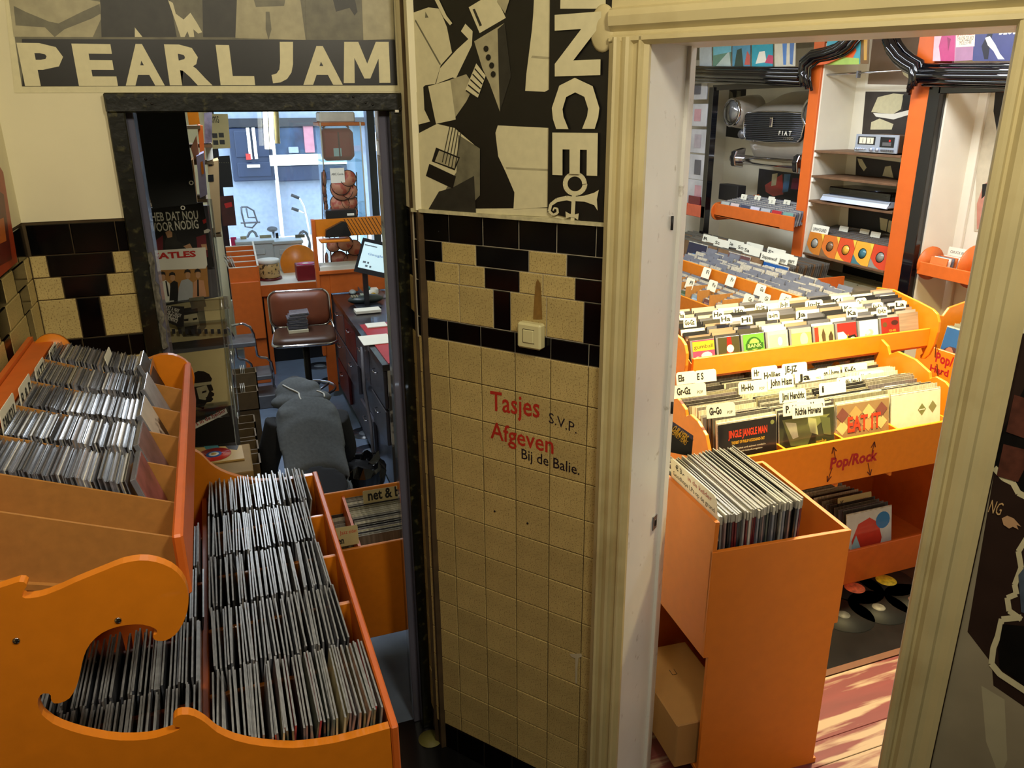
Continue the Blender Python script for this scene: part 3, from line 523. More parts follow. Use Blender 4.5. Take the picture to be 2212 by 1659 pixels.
# slanting loose CDs at the right end of the tier
def loose(name, lab, p, rz_, ry, face, txt=None):
    q = MB(); q.bev(0, .0104, -.071, .071, 0, .124, SHELL, .001); q.box(.0103, .0108, -.066, .07, .003, .121, face)
    o = one(name, q, lab, 'CD'); o.matrix_world = Matrix.Translation(p) @ Matrix.Rotation(ry, 4, 'Y')
    if txt: q = MB(); q.text(txt, (.004, -.062, .1245), (0, 1, 0), (-1, 0, 0), .004, WHT, w=.11); c = q.build('lettering'); c.parent = o
    return o
loose('compact_disc', 'black-spined CD lettered HENNY VRIENTEN NACHT leaning at the rear of the tier', (-.195, 2.215, 1.735), 0, math.radians(-20), BLK, 'HENNY VRIENTEN NACHT')
loose('compact_disc', 'pale grey CD front leaning at the right of the fourth row', (-.18, 2.07, 1.715), 0, math.radians(-20), mat('cover_pale_grey', (150, 152, 164), .4, noise=.3, scale=30))
loose('compact_disc', 'white CD front leaning at the right of the middle row', (-.178, 1.9, 1.71), 0, math.radians(-20), mat('cover_white_dark', (200, 192, 184), .4, noise=.2, wear=((30, 26, 28), 14, .5, .55, 1)))
loose('compact_disc', 'mauve and dark CD front leaning at the right of the second row', (-.176, 1.725, 1.708), 0, math.radians(-18), mat('cover_mauve', (120, 92, 96), .4, noise=.5, scale=20))
loose('compact_disc', 'rose and brown CD front leaning at the right of the front row', (-.174, 1.555, 1.705), 0, math.radians(-16), mat('cover_rose', (140, 84, 84), .4, noise=.6, scale=18))
# white divider cards with handwriting
def card(name, lab, o, x, up, w, h, txts, m=WHT, th=.0012, tab=True, group=None, corner=.006, cat='divider'):
    """a stiff card: o = lower left corner, x = along the card, up = up the card; writing on its face"""
    x, up = _unit(x), _unit(up); n = x.cross(up); q = MB(); c = corner
    pts = [(0, 0), (w, 0), (w, h - c), (w - c * .3, h - c * .3), (w - c, h), (c, h), (c * .3, h - c * .3), (0, h - c)]
    q.prism([Vector(o) + x * a + up * b_ - n * th for a, b_ in pts], n * th, m); t = one(name, q, lab, cat, group); q = MB()
    for T in txts:
        s, fx, fy, hh = T[:4]; ww = T[4] * w if len(T) > 4 and T[4] else None; q.text(s, Vector(o) + x * (fx * w) + up * (fy * h) + n * .0006, x, up, hh, T[5] if len(T) > 5 else INK, w=ww, bold=T[6] if len(T) > 6 else 0)
    if txts: q.build('lettering', t)
    return t
for i, (y, s, d) in enumerate(((1.56, 'SINGER', 'lettered SINGER in the front row'), (1.725, 'FUNK/SOUL', 'lettered FUNK/SOUL in the second row'), (1.895, 'R & B', 'lettered R & B in the middle row'), (2.068, 'JAZZ', 'lettered JAZZ in the fourth row'), (2.25, 'BLUES', 'lettered BLUES in the rear row'))):
    card('divider_card', 'white handwritten card %s of the upper tier' % d, (RXL + .014, y - .07, RZL - .05), (0, 1, .0), (.03, 0, 1), .13 - .008 * i, .105 - .009 * i, [(s, .08, .5, .03, .84, INK, .02)])
card('divider_card', 'blank cream card standing in the middle of the rear tier row', (-.30, 2.2, 1.80), (0, 1, 0), (-.2, 0, 1), .11, .07, [])
# seven-inch singles in plastic sleeves
PLASTIC = [(104, 106, 112), (66, 66, 70), (136, 138, 144), (84, 86, 94), (48, 48, 50), (116, 112, 110), (150, 152, 158), (94, 92, 92), (72, 76, 86), (124, 126, 136)]
SLV = ramp('plastic_sleeve', PLASTIC, .25, coat=.5, streak=.35, sc=(1, 90, 8)); SLC = ramp('coloured_sleeve', [(118, 116, 112), (128, 106, 104), (150, 60, 66), (92, 100, 92), (142, 138, 134), (112, 106, 84), (160, 128, 110), (84, 88, 76), (138, 134, 138), (170, 160, 130)], .3, coat=.4, streak=.3, sc=(1, 90, 8))
EDGE = mat('sleeve_edge', (128, 130, 134), .3, noise=.3, scale=60)
def sleeve(name, w, h, t, m, bow, n=5, edge=EDGE):
    q = MB(); P = []
    for i in range(n + 1):
        f = i / n; z = h * f; dx = bow * math.sin(math.pi * f) ; tt = t * (1 - .25 * f)
        P += [(dx - tt / 2, -w / 2, z), (dx + tt / 2, -w / 2, z), (dx + tt / 2, w / 2, z), (dx - tt / 2, w / 2, z)]
    F = [(4 * i + a, 4 * i + (a + 1) % 4, 4 * i + 4 + (a + 1) % 4, 4 * i + 4 + a) for i in range(n) for a in range(4)]
    q.add(P, F, m); q.add(P[-4:], [(0, 1, 2, 3)], edge); q.add(P[:4], [(3, 2, 1, 0)], m); return q.build(name)
sv = [sleeve('single_record', .212, .205, .0047, SLV, b_) for b_ in (.004, -.003, .008)]; sc_ = [sleeve('single_record', .212, .205, .0047, SLC, b_) for b_ in (.004, -.003)]
used = set()
def single(proto, M, lab, grp):
    f = proto.name not in used; used.add(proto.name); put(proto, M, lab, 'record', grp, f)
for r in range(5):
    y0, y1 = RY[r], RY[r + 1]; nm = ('front', 'second', 'middle', 'fourth', 'rear')[r]; x = -.122; xe = (.158, .118, .135, .132, .145)[r]; n = int((xe - x) / .0061)
    for i in range(n):
        f = i / n; lean = math.radians((2 + 10 * f if r in (0, 1) else 1 + 6 * f) + rnd.uniform(-1.6, 1.6)); P = rnd.choice(sc_ if (r == 0 and f > .28 and rnd.random() < .8) else sv)
        M = Matrix.Translation((x, (y0 + y1) / 2 + rnd.uniform(-.006, .006), 1.2 + rnd.uniform(0, .012))) @ Matrix.Rotation(lean, 4, 'Y') @ Matrix.Rotation(rnd.uniform(-.02, .02), 4, 'Z')
        single(P, M, '%s sleeved single from the left, %s row of the right-hand singles bin' % (nth(i + 1), nm), 'singles in the %s row of the right-hand bin' % nm); x += .0061 + rnd.uniform(-.0007, .0007)
    x = -.490; n = (48, 48, 8, 7, 0)[r]; x0 = (-.47, -.47, -.21, -.2, 0)[r]
    for i in range(n):
        x = x0 + (-.155 - x0) * i / n
        M = Matrix.Translation((x, (y0 + y1) / 2 + rnd.uniform(-.006, .006), 1.185 + rnd.uniform(0, .012))) @ Matrix.Rotation(math.radians(6 + rnd.uniform(-2, 2)), 4, 'Y')
        single(rnd.choice(sv), M, '%s sleeved single from the left, %s row of the left-hand singles bin' % (nth(i + 1), nm), 'singles in the %s row of the left-hand bin' % nm)
card('divider_card', 'white card sticking up behind the rear row of singles', (-.005, 2.33, 1.35), (1, 0, .05), (0, 0, 1), .062, .035, [])
# ================================================================ COUNTER ROOM BEHIND THE LEFT DOORWAY
def PY(Y, dy=0): return lambda x, y, l: hy(x, y, Y - l)
def cover(lab, Y, corners, base, layers=(), texts=(), cat='record', name='record_sleeve', off=.006): return tagc(sheet_poster(name, lab, PY(Y), corners, base, list(layers), texts, off=off), cat)
def tagc(o, c): o['category'] = c; return o
SKIN = mat('print_flesh', (196, 148, 108), .5); HAIRP = mat('print_hair', (34, 24, 18), .5); WARMG = mat('sleeve_cream', (196, 180, 130), .45, noise=.06)
YD = 4.0
# clear display rack holding LPs
PLEX = glassy('clear_plexiglass', (.86, .88, .9), .16, .08)
t = thing('display_rack', 'clear plastic record display rack behind the left door jamb', 'display rack', (-.2, YD, 0))
q = MB()
for a, c in (((452, 430), (520, 1010)), ((486, 640), (514, 900))):
    A = hy(*a, YD + .02); B = hy(*c, YD - .18); q.tube([A, (A + B) / 2, B], .012, PLEX, 6)
q.build('upright', t)
for y0, y1, yy in ((652, 662, -.02), (702, 738, -.05), (884, 892, -.09)):
    q = MB(); a = hy(338, y0, YD + yy); c = hy(496, y1, YD + yy); q.box(-.36, c.x, YD + yy - .05, YD + yy, min(a.z, c.z), max(a.z, c.z), PLEX); q.build('ledge', t)
q = MB()
for i in range(9): q.cbox(hy(375 + i * 14, 716, YD - .1), (.014, .004, .022), mat('dark_slot', (40, 40, 44), .4))
q.build('slot', t)
q = MB(); q.box(-.42, -.02, YD + .06, YD + .09, 0, 2.05, mat('grey_backing', (96, 94, 98), .5)); q.build('back_panel', t)
cover('black record sleeve reading HEB DAT NOU VOOR NODIG high in the plastic display', YD + .02, [(306, 452), (438, 436), (463, 576), (326, 584)], BLK,
      [([(330, 524), (352, 508), (352, 560), (334, 556)], mat('print_maroon', (110, 24, 34), .5)), ([(362, 505), (372, 499), (380, 505), (383, 520), (398, 528), (404, 540), (392, 558), (360, 558), (356, 524)], G1), ([(357, 502), (366, 497), (372, 502), (372, 512), (362, 514)], SKIN), ([(396, 532), (410, 526), (416, 536), (404, 538)], SKIN), ([(424, 512), (444, 506), (450, 556), (428, 552)], MATS['print_maroon']), ([(434, 528), (446, 527), (448, 540), (438, 541)], SKIN), ([(437, 476), (445, 472), (446, 480), (440, 484)], RED), ([(440, 498), (449, 494), (455, 497), (450, 503), (441, 504)], WHT)],
      [('HEB DAT NOU', (328, 478), (429, 473), .040, WHT, .02), ('VOOR NODIG', (329, 501), (430, 493), .042, WHT, .02)], cat='record')
cover('tan record sleeve topped by red letters EATLES over four smartly dressed figures', YD - .03, [(324, 542), (444, 534), (452, 640), (344, 652)], mat('sleeve_tan', (176, 124, 62), .45, noise=.08),
      [([(324, 542), (444, 534), (448, 572), (444, 580), (332, 584)], WHT), ([(346, 655), (346, 628), (350, 608), (358, 605), (366, 612), (372, 640), (376, 651)], WHT), ([(366, 650), (368, 612), (376, 606), (384, 610), (386, 648)], BLK), ([(384, 650), (386, 622), (392, 606), (406, 602), (416, 610), (418, 646)], mat('print_grey_blue', (176, 180, 184), .5)), ([(416, 646), (418, 610), (426, 604), (440, 606), (446, 640)], mat('print_salmon', (206, 150, 112), .5))]
      + [(zz((x, y), 1, [(-5, -4), (0, -8), (5, -4), (5, 4), (0, 8), (-5, 4)]), SKIN) for x, y in ((352, 599), (373, 600), (406, 595), (428, 594))] + [(zz((x, y), 1, [(-7, 0), (-6, -7), (0, -10), (6, -7), (7, 0), (4, -3), (-3, -3)]), HAIRP) for x, y in ((351, 596), (372, 597), (405, 591), (427, 590))] + [([(357, 607), (360, 607), (366, 640), (362, 640)], BLK), ([(426, 604), (429, 604), (430, 640), (426, 640)], BLK)],
      [('EATLES', (331, 560), (424, 554), .028, RED, .04)])
cover('cream record sleeve with a grey bearded face below the four figures', YD - .05, [(336, 664), (482, 640), (492, 726), (352, 742)], WARMG, [([(384, 668), (440, 660), (446, 705), (430, 725), (396, 728), (380, 704)], G2), ([(392, 676), (424, 672), (432, 704), (414, 722), (398, 708)], G3), ([(386, 668), (426, 662), (428, 676), (392, 682)], G1), ([(398, 706), (426, 702), (424, 722), (404, 724)], G1), ([(397, 690), (407, 688), (407, 693), (398, 694)], GB), ([(416, 688), (426, 686), (426, 690), (417, 692)], GB), ([(408, 644), (440, 640), (446, 662), (414, 668)], G2)])
cover('black round-cornered card with white handwriting in front of the bearded face sleeve', YD - .1, [(345, 660), (398, 662), (397, 704), (388, 706), (362, 696), (350, 684)], BLK, [], [('JUST A WAY', (357, 668), (386, 676), .02, WHT), ('FOR ME TO ENJOY', (352, 675), (390, 686), .018, WHT), ('YOUR SOUL', (355, 682), (384, 692), .018, WHT), ('IN PRIVATE', (360, 690), (382, 698), .018, WHT)], cat='card', name='card')
pr = [(412, 812), (418, 806), (428, 801), (440, 802), (452, 808), (458, 818), (455, 828), (459, 836), (461, 843), (456, 845), (463, 850), (462, 855), (457, 857), (461, 862), (456, 868), (446, 870), (442, 876), (440, 884), (420, 878), (404, 880), (412, 866), (410, 850), (408, 838), (404, 826)]
cover('cream record sleeve with a dark profile of an afro-haired head in a headband', YD - .07, [(352, 768), (494, 750), (504, 874), (366, 892)], WARMG, [(pr, GB), ([(424, 838), (446, 832), (452, 846), (444, 864), (430, 862)], G3), ([(404, 830), (456, 824), (457, 830), (406, 838)], G3), ([(436, 846), (446, 843), (446, 847), (437, 850)], GB), ([(444, 858), (458, 856), (458, 860), (446, 862)], GB)])
cover('black record sleeve with a slanted white strip reading Lps in de kelder', YD - .12, [(376, 896), (496, 876), (510, 954), (390, 968)], BLK, [([(398, 926), (402, 936), (492, 892), (488, 882)], WHT)], [("LP's in de helder", (412, 926), (489, 889), .022, mat('crimson_lettering', (160, 24, 30), .5), .02), ('R', (402, 932), (410, 928), .024, INK, .03)])
# record in a red pressing lying on its sleeve
A = [hz(x, y, 1.0) for x, y in ((400, 968), (522, 962), (528, 990), (404, 1006))]
q = MB(); q.prism(A, (0, 0, -.008), mat('sleeve_straw', (196, 160, 92), .5, noise=.1)); o = one('record_sleeve', q, 'straw-coloured record sleeve lying flat below the black strip sleeve', 'record')
q = MB(); q.poly([hz(x, y, 1.0006) for x, y in ((440, 964), (470, 962), (478, 970), (446, 972))], mat('print_teal', (60, 130, 140), .5)); q.poly([hz(x, y, 1.0006) for x, y in ((486, 963), (516, 962), (512, 972), (494, 970))], HAIRP); c = q.build('print', o)
cc = hz(462, 982, 1.001); q = MB()
for r, m, l in ((.075, mat('red_vinyl', (196, 40, 30), .2, coat=.5), 0), (.034, mat('label_blue', (40, 92, 170), .5), .0016), (.022, WHT, .0022), (.012, mat('label_gold', (196, 150, 60), .5), .0028)): q.lathe([(r, l), (r, l + .0014)], m, 32, Matrix.Translation(cc))
one('vinyl_record', q, 'small red vinyl record with a blue label lying on the straw sleeve', 'record')
q = MB(); p = hz(462, 990, .99); q.bev(p.x - .15, p.x + .16, p.y - .2, p.y + .12, 0, .99, mat('cardboard', (150, 120, 72), .8), .004); one('carton', q, 'cardboard carton under the flat straw-coloured sleeve', 'box')
# wooden card boxes stepping towards us
BOXW = mat('dull_wood', (98, 78, 48), .6, noise=.2, scale=20)
for i, (px, py, w) in enumerate(((538, 800, .12), (540, 840, .12), (532, 905, .13), (533, 935, .13), (537, 962, .13), (540, 992, .13))):
    p = hz(px, py, .62 + .04 * i); t = thing('card_box', 'small open wooden box, %s counting down the column beside the display' % ('topmost', 'second', 'third', 'fourth', 'fifth', 'lowest')[i], 'box', p, 'wooden card boxes beside the display')
    x0, x1, y0, y1, z0, z1 = p.x - w, p.x + .05, p.y - .07, p.y + .07, p.z - .13, p.z
    q = MB(); q.box(x0, x1, y0, y0 + .008, z0, z1, BOXW); q.build('front', t); q = MB(); q.box(x0, x1, y1 - .008, y1, z0, z1, BOXW); q.build('back', t)
    q = MB(); q.box(x1 - .008, x1, y0, y1, z0, z1, BOXW); q.box(x0, x0 + .008, y0, y1, z0, z1, BOXW); q.build('side', t); q = MB(); q.box(x0, x1, y0, y1, z0, z0 + .006, BOXW); q.build('bottom', t)
    for j in range(3): q = MB(); q.cbox((x0 + .06 + .012 * j, p.y, z1 - .02), (.003, .11, .1), WHT, None); one('price_card', q, 'white card standing in the %s wooden box, %s of three' % (('topmost', 'second', 'third', 'fourth', 'fifth', 'lowest')[i], ('left', 'middle', 'right')[j]), 'card', 'cards in the wooden boxes')
# tubular step stool
t = thing('step_stool', 'chrome tube step stool with grey treads left of the bar stool', 'step stool', hz(560, 846, 0))
Y0 = 6.95
for dx in (0, -.17):
    q = MB(); q.tube([hy(x, y, Y0) + Vector((dx, 0, 0)) for x, y in ((500, 703), (524, 699), (540, 706), (548, 722), (552, 745), (556, 768), (564, 772), (576, 773), (586, 782), (590, 800), (592, 836))], .011, STEEL, 8); q.build('frame', t)
TREAD = mat('grey_tread', (92, 92, 96), .5, noise=.2)
for x, y in ((535, 735), (570, 805)):
    p = hy(x, y, Y0); q = MB(); q.bev(p.x - .28, p.x + .06, Y0 - .15, Y0 + .15, p.z - .02, p.z + .02, TREAD, .006); q.build('tread', t)
p = hy(588, 842, Y0); q = MB(); q.bev(p.x - .28, p.x + .04, Y0 - .14, Y0 + .14, 0, max(.03, p.z), TREAD, .006); q.build('base', t)
# orange cabinet with a slotted singles bin on it
Yc = 7.5; a = hy(498, 613, Yc); c = hy(562, 607, Yc); t = thing('singles_cabinet', 'orange cabinet topped with a slotted bin of singles by the shop window', 'cabinet', (.2, 7.3, 0))
q = MB(); q.bev(a.x, c.x, Yc, Yc + .55, .45, c.z, ORANGE_R, .006); q.build('upper_body', t); q = MB(); q.bev(a.x + .05, c.x, Yc + .03, Yc + .55, 0, .45, ORANGE_R, .006); q.build('lower_body', t)
WE = mat('white_edging', (226, 220, 206), .5)
for i in range(5):
    yy = Yc + .02 + i * .12; q = MB(); q.box(a.x + .0, c.x, yy, yy + .012, c.z, c.z + .13 + .03 * i, ORANGE_R); q.box(a.x, c.x, yy - .001, yy + .013, c.z + .13 + .03 * i, c.z + .137 + .03 * i, WE); q.build('slot_divider', t)
q = MB(); q.prism([(c.x - .012, Yc, c.z), (c.x - .012, Yc + .52, c.z), (c.x - .012, Yc + .52, c.z + .28), (c.x - .012, Yc, c.z + .14)], (.012, 0, 0), ORANGE_R); q.prism([(c.x - .014, Yc, c.z + .14), (c.x - .014, Yc + .52, c.z + .28), (c.x - .014, Yc + .52, c.z + .288), (c.x - .014, Yc, c.z + .148)], (.016, 0, 0), WE); q.build('side_panel', t)
PAPS = ramp('paper_sleeves', [(230, 226, 218), (150, 110, 70), (60, 50, 44), (236, 234, 230), (90, 70, 50), (214, 206, 196)], .5)
ps0 = sleeve('single_record', .18, .18, .003, PAPS, .002)
for i in range(16):
    M = Matrix.Translation((a.x + .015 + .011 * (i % 4) + .03, Yc + .08 + .12 * (i // 4), c.z + .02)) @ Matrix.Rotation(math.radians(-22 + 3 * (i % 4)), 4, 'Y') @ Matrix.Rotation(math.radians(8), 4, 'Z') @ Matrix.Scale(.62, 4, (0, 1, 0))
    put(ps0, M, '%s paper-sleeved single in slot %s from the front of the window bin' % (('first', 'second', 'third', 'fourth')[i % 4], ('one', 'two', 'three', 'four')[i // 4]), 'record', 'singles in the window bin', i == 0)
# window table with tin, disc and red box
t = thing('window_table', 'white-topped table with an orange edge under the shop window', 'table', (.9, 8.0, 0))
Yt = 7.75; zt = hy(620, 612, Yt).z
q = MB(); q.bev(.32, 1.17, Yt, 8.68, zt - .02, zt, WHT, .003); q.build('tabletop', t); q = MB(); q.bev(.32, 1.17, Yt - .012, Yt, zt - .11, zt - .002, ORANGE_R, .003); q.build('edge_board', t)
for x in (.36, 1.13): q = MB(); q.bev(x - .02, x + .02, Yt + .02, Yt + .06, 0, zt - .02, ORANGE_R); q.build('leg', t)
q = MB(); q.box(.3, 1.17, 8.2, 8.24, 0, zt - .1, BLK); q.build('back_panel', t)
p = hy(584, 603, 7.95); t = thing('biscuit_tin', 'round decorated biscuit tin with a white lid on the window table', 'tin', (p.x, 7.95, zt))
TIN = mat('printed_tin', (196, 160, 100), .35, noise=.15, wear=((40, 30, 22), 26, .55, .58, .9))
T = Matrix.Translation((p.x, 8.02, zt)); q = MB(); q.lathe([(.118, .0), (.118, .02), (.1, .022)], mat('maroon_disc', (92, 24, 22), .4), 32, T); q.build('base', t)
q = MB(); q.lathe([(.098, .02), (.104, .03), (.104, .165), (.1, .17)], TIN, 32, T); q.build('body', t); q = MB(); q.lathe([(.109, .165), (.109, .19), (.104, .197), (.001, .197)], WHT, 32, T); q.build('lid', t)
p = hy(646, 568, 8.3); q = MB(); q.lathe([(.183, 0), (.186, .006), (.183, .014)], mat('orange_lacquer', (222, 128, 30), .35), 48, frame((p.x, 8.3, p.z), (1, 0, 0), (0, .12, .99), (0, -.99, .12))); one('display_disc', q, 'big flat orange disc standing upright on the window table', 'disc')
a = hy(642, 605, 7.85); c = hy(684, 575, 7.85); t = thing('record_case', 'small dark red case with a pink disc on its lid', 'case', (a.x, 7.9, zt)); q = MB(); q.bev(a.x, c.x, 7.8, 8.0, zt, zt + .15, mat('dark_red_leatherette', (124, 22, 28), .5), .006); q.build('body', t)
q = MB(); q.lathe([(.085, 0), (.085, .003)], mat('pink_disc', (196, 60, 110), .4), 28, Matrix.Translation(((a.x + c.x) / 2, 7.9, zt + .151))); q.lathe([(.03, .003), (.03, .005)], WHT, 20, Matrix.Translation(((a.x + c.x) / 2, 7.9, zt + .151))); q.build('disc', t)
# plastic crates on the window ledge and papers
CRP = mat('pale_grey_plastic', (176, 186, 190), .45, noise=.05)
for i, (x0, x1) in enumerate(((515, 590), (593, 652))):
    a = hy(x0, 562, 8.45); c = hy(x1, 520, 8.45); t = thing('plastic_crate', '%s pale grey plastic crate in front of the shop window' % ('left', 'right')[i], 'crate', ((a.x + c.x) / 2, 8.5, a.z), 'plastic crates at the window')
    q = MB(); q.bev(a.x, c.x, 8.43, 8.68, zt, c.z, CRP, .012); q.build('body', t); q = MB(); q.bev(a.x - .01, c.x + .01, 8.41, 8.69, c.z - .02, c.z + .012, CRP, .006); q.build('rim', t); m = (a.x + c.x) / 2
    q = MB(); q.bev(m - .09, m + .09, 8.415, 8.44, c.z - .13, c.z - .07, CRP, .006); q.build('grip', t)
for i, (x0, x1, y0, y1, m) in enumerate(((520, 532, 510, 520, G3), (562, 586, 507, 520, G3), (596, 601, 503, 515, DKB), (638, 658, 506, 514, G2), (500, 510, 512, 532, mat('pink_card', (200, 40, 100), .5)))):
    a = hy(x0, y1, 8.6); c = hy(x1, y0, 8.6); q = MB(); q.box(a.x, c.x, 8.6, 8.605, a.z, c.z, m); one('flyer', q, 'small %s standing at the shop window above the crates' % ('grey square flyer', 'pale wide flyer', 'thin dark flyer', 'dark printed flyer', 'pink flyer')[i], 'flyer')
# bicycle parked outside
t = thing('bicycle', 'bicycle with chrome handlebar and rear rack parked outside the shop window', 'bicycle', hy(600, 590, 12.75))
BK = lambda x, y: hy(x, y, 12.75)
q = MB(); q.tube([BK(*a) for a in ((632, 423), (648, 430), (656, 445), (662, 470), (668, 500), (664, 540))], .016, STEEL, 8); q.tube([BK(*a) for a in ((630, 452), (645, 455), (658, 460))], .014, STEEL); q.build('handlebar', t)
for a, c in (((629, 421), (646, 428)), ((630, 450), (645, 455))): q = MB(); q.tube([BK(*a), BK(*c)], .024, INK); q.build('grip', t)
for cx in (545, 655):
    q = MB(); T = [BK(cx + 34 * math.cos(i * .3927) * .45, 545 + 46 * math.sin(i * .3927)) for i in range(16)]; q.tube(T, .02, INK, 8, True); q.build('wheel', t)
q = MB(); q.tube([BK(*a) for a in ((521, 447), (522, 460), (530, 490), (545, 492), (556, 480), (548, 455), (534, 447), (521, 447))], .014, DKB); q.tube([BK(*a) for a in ((520, 482), (562, 480))], .014, DKB); q.tube([BK(532, 450), BK(536, 470), BK(552, 470)], .012, DKB); q.build('rear_rack', t)
q = MB(); q.tube([BK(545, 545), BK(600, 555), BK(655, 500)], .02, DKB); q.tube([BK(600, 555), BK(590, 500)], .02, DKB); q.build('frame', t); q = MB(); q.ball(BK(588, 495), (.08, .13, .04), INK); q.build('saddle', t)
# orange partition shelf behind the counter
t = thing('counter_shelf', 'orange slatted shelf unit rising behind the end of the counter', 'shelf', (1.1, 6.9, 0)); Ys = 6.9
A = [hy(x, y, Ys) for x, y in ((676, 475), (830, 466), (830, 506), (682, 512))]
q = MB(); q.prism(A, (0, .02, 0), ORANGE); q.build('vent_panel', t)
for i in range(10):
    x = 742 + i * 7.6; q = MB(); a = hy(x, 473 - .05 * (x - 742), Ys - .002); c = hy(x + 22, 508 - .03 * i, Ys - .002); q.prism([a, a + Vector((.006, 0, 0)), c + Vector((.006, 0, 0)), c], (0, .003, 0), INK); q.build('slat_gap', t)
a = hy(688, 520, Ys); c = hy(750, 512, Ys); q = MB(); q.bev(a.x, c.x, Ys - .16, Ys, a.z, a.z + .018, ORANGE, .004); q.build('ledge', t)
a = hy(678, 512, Ys); c = hy(688, 700, Ys); q = MB(); q.bev(a.x - .01, a.x + .02, Ys - .01, Ys + .06, .4, A[0].z, ORANGE_R, .003); q.build('post', t)
a = hy(688, 586, Ys); c = hy(830, 586, Ys); q = MB(); q.bev(a.x, .868, Ys, Ys + .02, .05, a.z - .03, ORANGE_R, .003); q.bev(.868, c.x, Ys, Ys + .02, .957, a.z - .03, ORANGE_R, .003); q.build('lower_panel', t)
q = MB(); q.bev(a.x, c.x, Ys - .02, Ys + .3, a.z - .03, a.z, ORANGE_R, .003); q.build('shelf_board', t)
p = hy(728, 511, Ys - .08); q = MB(); q.prism([p + Vector(v) for v in ((-.10, -.03, 0), (.11, -.03, 0), (.115, -.03, .02), (.08, -.03, .12), (.05, -.03, .125), (-.09, -.03, .06))], (0, .06, 0), mat('black_plastic', (22, 22, 24), .35, coat=.2)); one('tape_dispenser', q, 'black wedge-shaped tape dispenser on the orange ledge', 'tape dispenser')
a = hy(688, 580, Ys + .1); q = MB(); q.bev(a.x, a.x + .36, Ys - .01, Ys + .2, a.z - .02, a.z + .03, WHT, .002); one('paper_stack', q, 'stack of white papers on the orange shelf under the round cards', 'papers')
p = hy(735, 462, Ys + .05); q = MB(); q.bev(p.x - .13, p.x + .13, Ys, Ys + .12, A[0].z - .005, A[0].z + .07, MATS['black_plastic'], .008); q.box(p.x + .05, p.x + .11, Ys - .002, Ys, A[0].z + .02, A[0].z + .04, WHT); one('card_reader', q, 'black box with a small white label on top of the slatted panel', 'device')
# glass showcase
t = thing('glass_showcase', 'tall glass showcase with an orange top by the shop window', 'showcase', (1.3, 7.6, 0)); Yg = 7.45
a = hy(688, 265, Yg); c = hy(788, 258, Yg); q = MB(); q.bev(a.x, c.x, Yg, Yg + .4, a.z - .03, a.z, mat('pine_top', (186, 106, 52), .5), .004); q.build('top', t); TOP = a.z
GL = glassy('showcase_glass', (.82, .92, .95), .14)
q = MB(); x0, x1 = hy(694, 300, Yg).x, hy(780, 300, Yg).x; q.box(x0, x1, Yg, Yg + .006, 1.0, TOP - .03, GL); q.box(x0, x0 + .006, Yg, Yg + .38, 1.0, TOP - .03, GL); q.box(x1 - .006, x1, Yg, Yg + .38, 1.0, TOP - .03, GL); q.build('pane', t)
for y in (348, 470): z = hy(735, y, Yg).z; q = MB(); q.box(x0, x1, Yg, Yg + .38, z - .008, z, GL); q.build('glass_shelf', t)
q = MB()
for x in (x0, x1): q.box(x - .006, x + .006, Yg - .006, Yg + .006, 0, TOP, STEEL)
q.build('corner_post', t); q = MB(); q.bev(x0, x1, Yg, Yg + .38, 0, 1.0, DKB, .004); q.build('plinth', t)
a = hy(692, 256, Yg); c = hy(768, 242, Yg); q = MB(); q.bev(a.x, c.x, Yg + .05, Yg + .3, TOP, TOP + .09, mat('ivory_case', (206, 200, 186), .45), .012); one('box', q, 'white rounded box on top of the glass showcase', 'box')
z = hy(735, 348, Yg).z; a = hy(699, 340, Yg); c = hy(767, 297, Yg); t = thing('portable_radio', 'rounded red portable case radio in the glass showcase', 'radio', ((a.x + c.x) / 2, Yg + .15, z))
q = MB(); q.bev(a.x, c.x, Yg + .05, Yg + .22, z, z + .28, mat('red_shell', (196, 40, 26), .35, noise=.06), .035); q.build('body', t, bevel=.01); q = MB(); q.tube([(a.x + .03, Yg + .13, z + .28), (a.x + .06, Yg + .13, z + .315), (c.x - .06, Yg + .13, z + .315), (c.x - .03, Yg + .13, z + .28)], .009, MATS['red_shell']); q.build('handle', t)
q = MB(); q.box(a.x + .1, a.x + .17, Yg + .045, Yg + .05, z + .04, z + .11, WHT); q.build('price_tag', t); q = MB(); q.box((a.x + c.x) / 2, (a.x + c.x) / 2 + .012, Yg + .044, Yg + .05, z + .02, z + .25, mat('dark_red_seam', (120, 20, 16), .5)); q.build('seam', t)
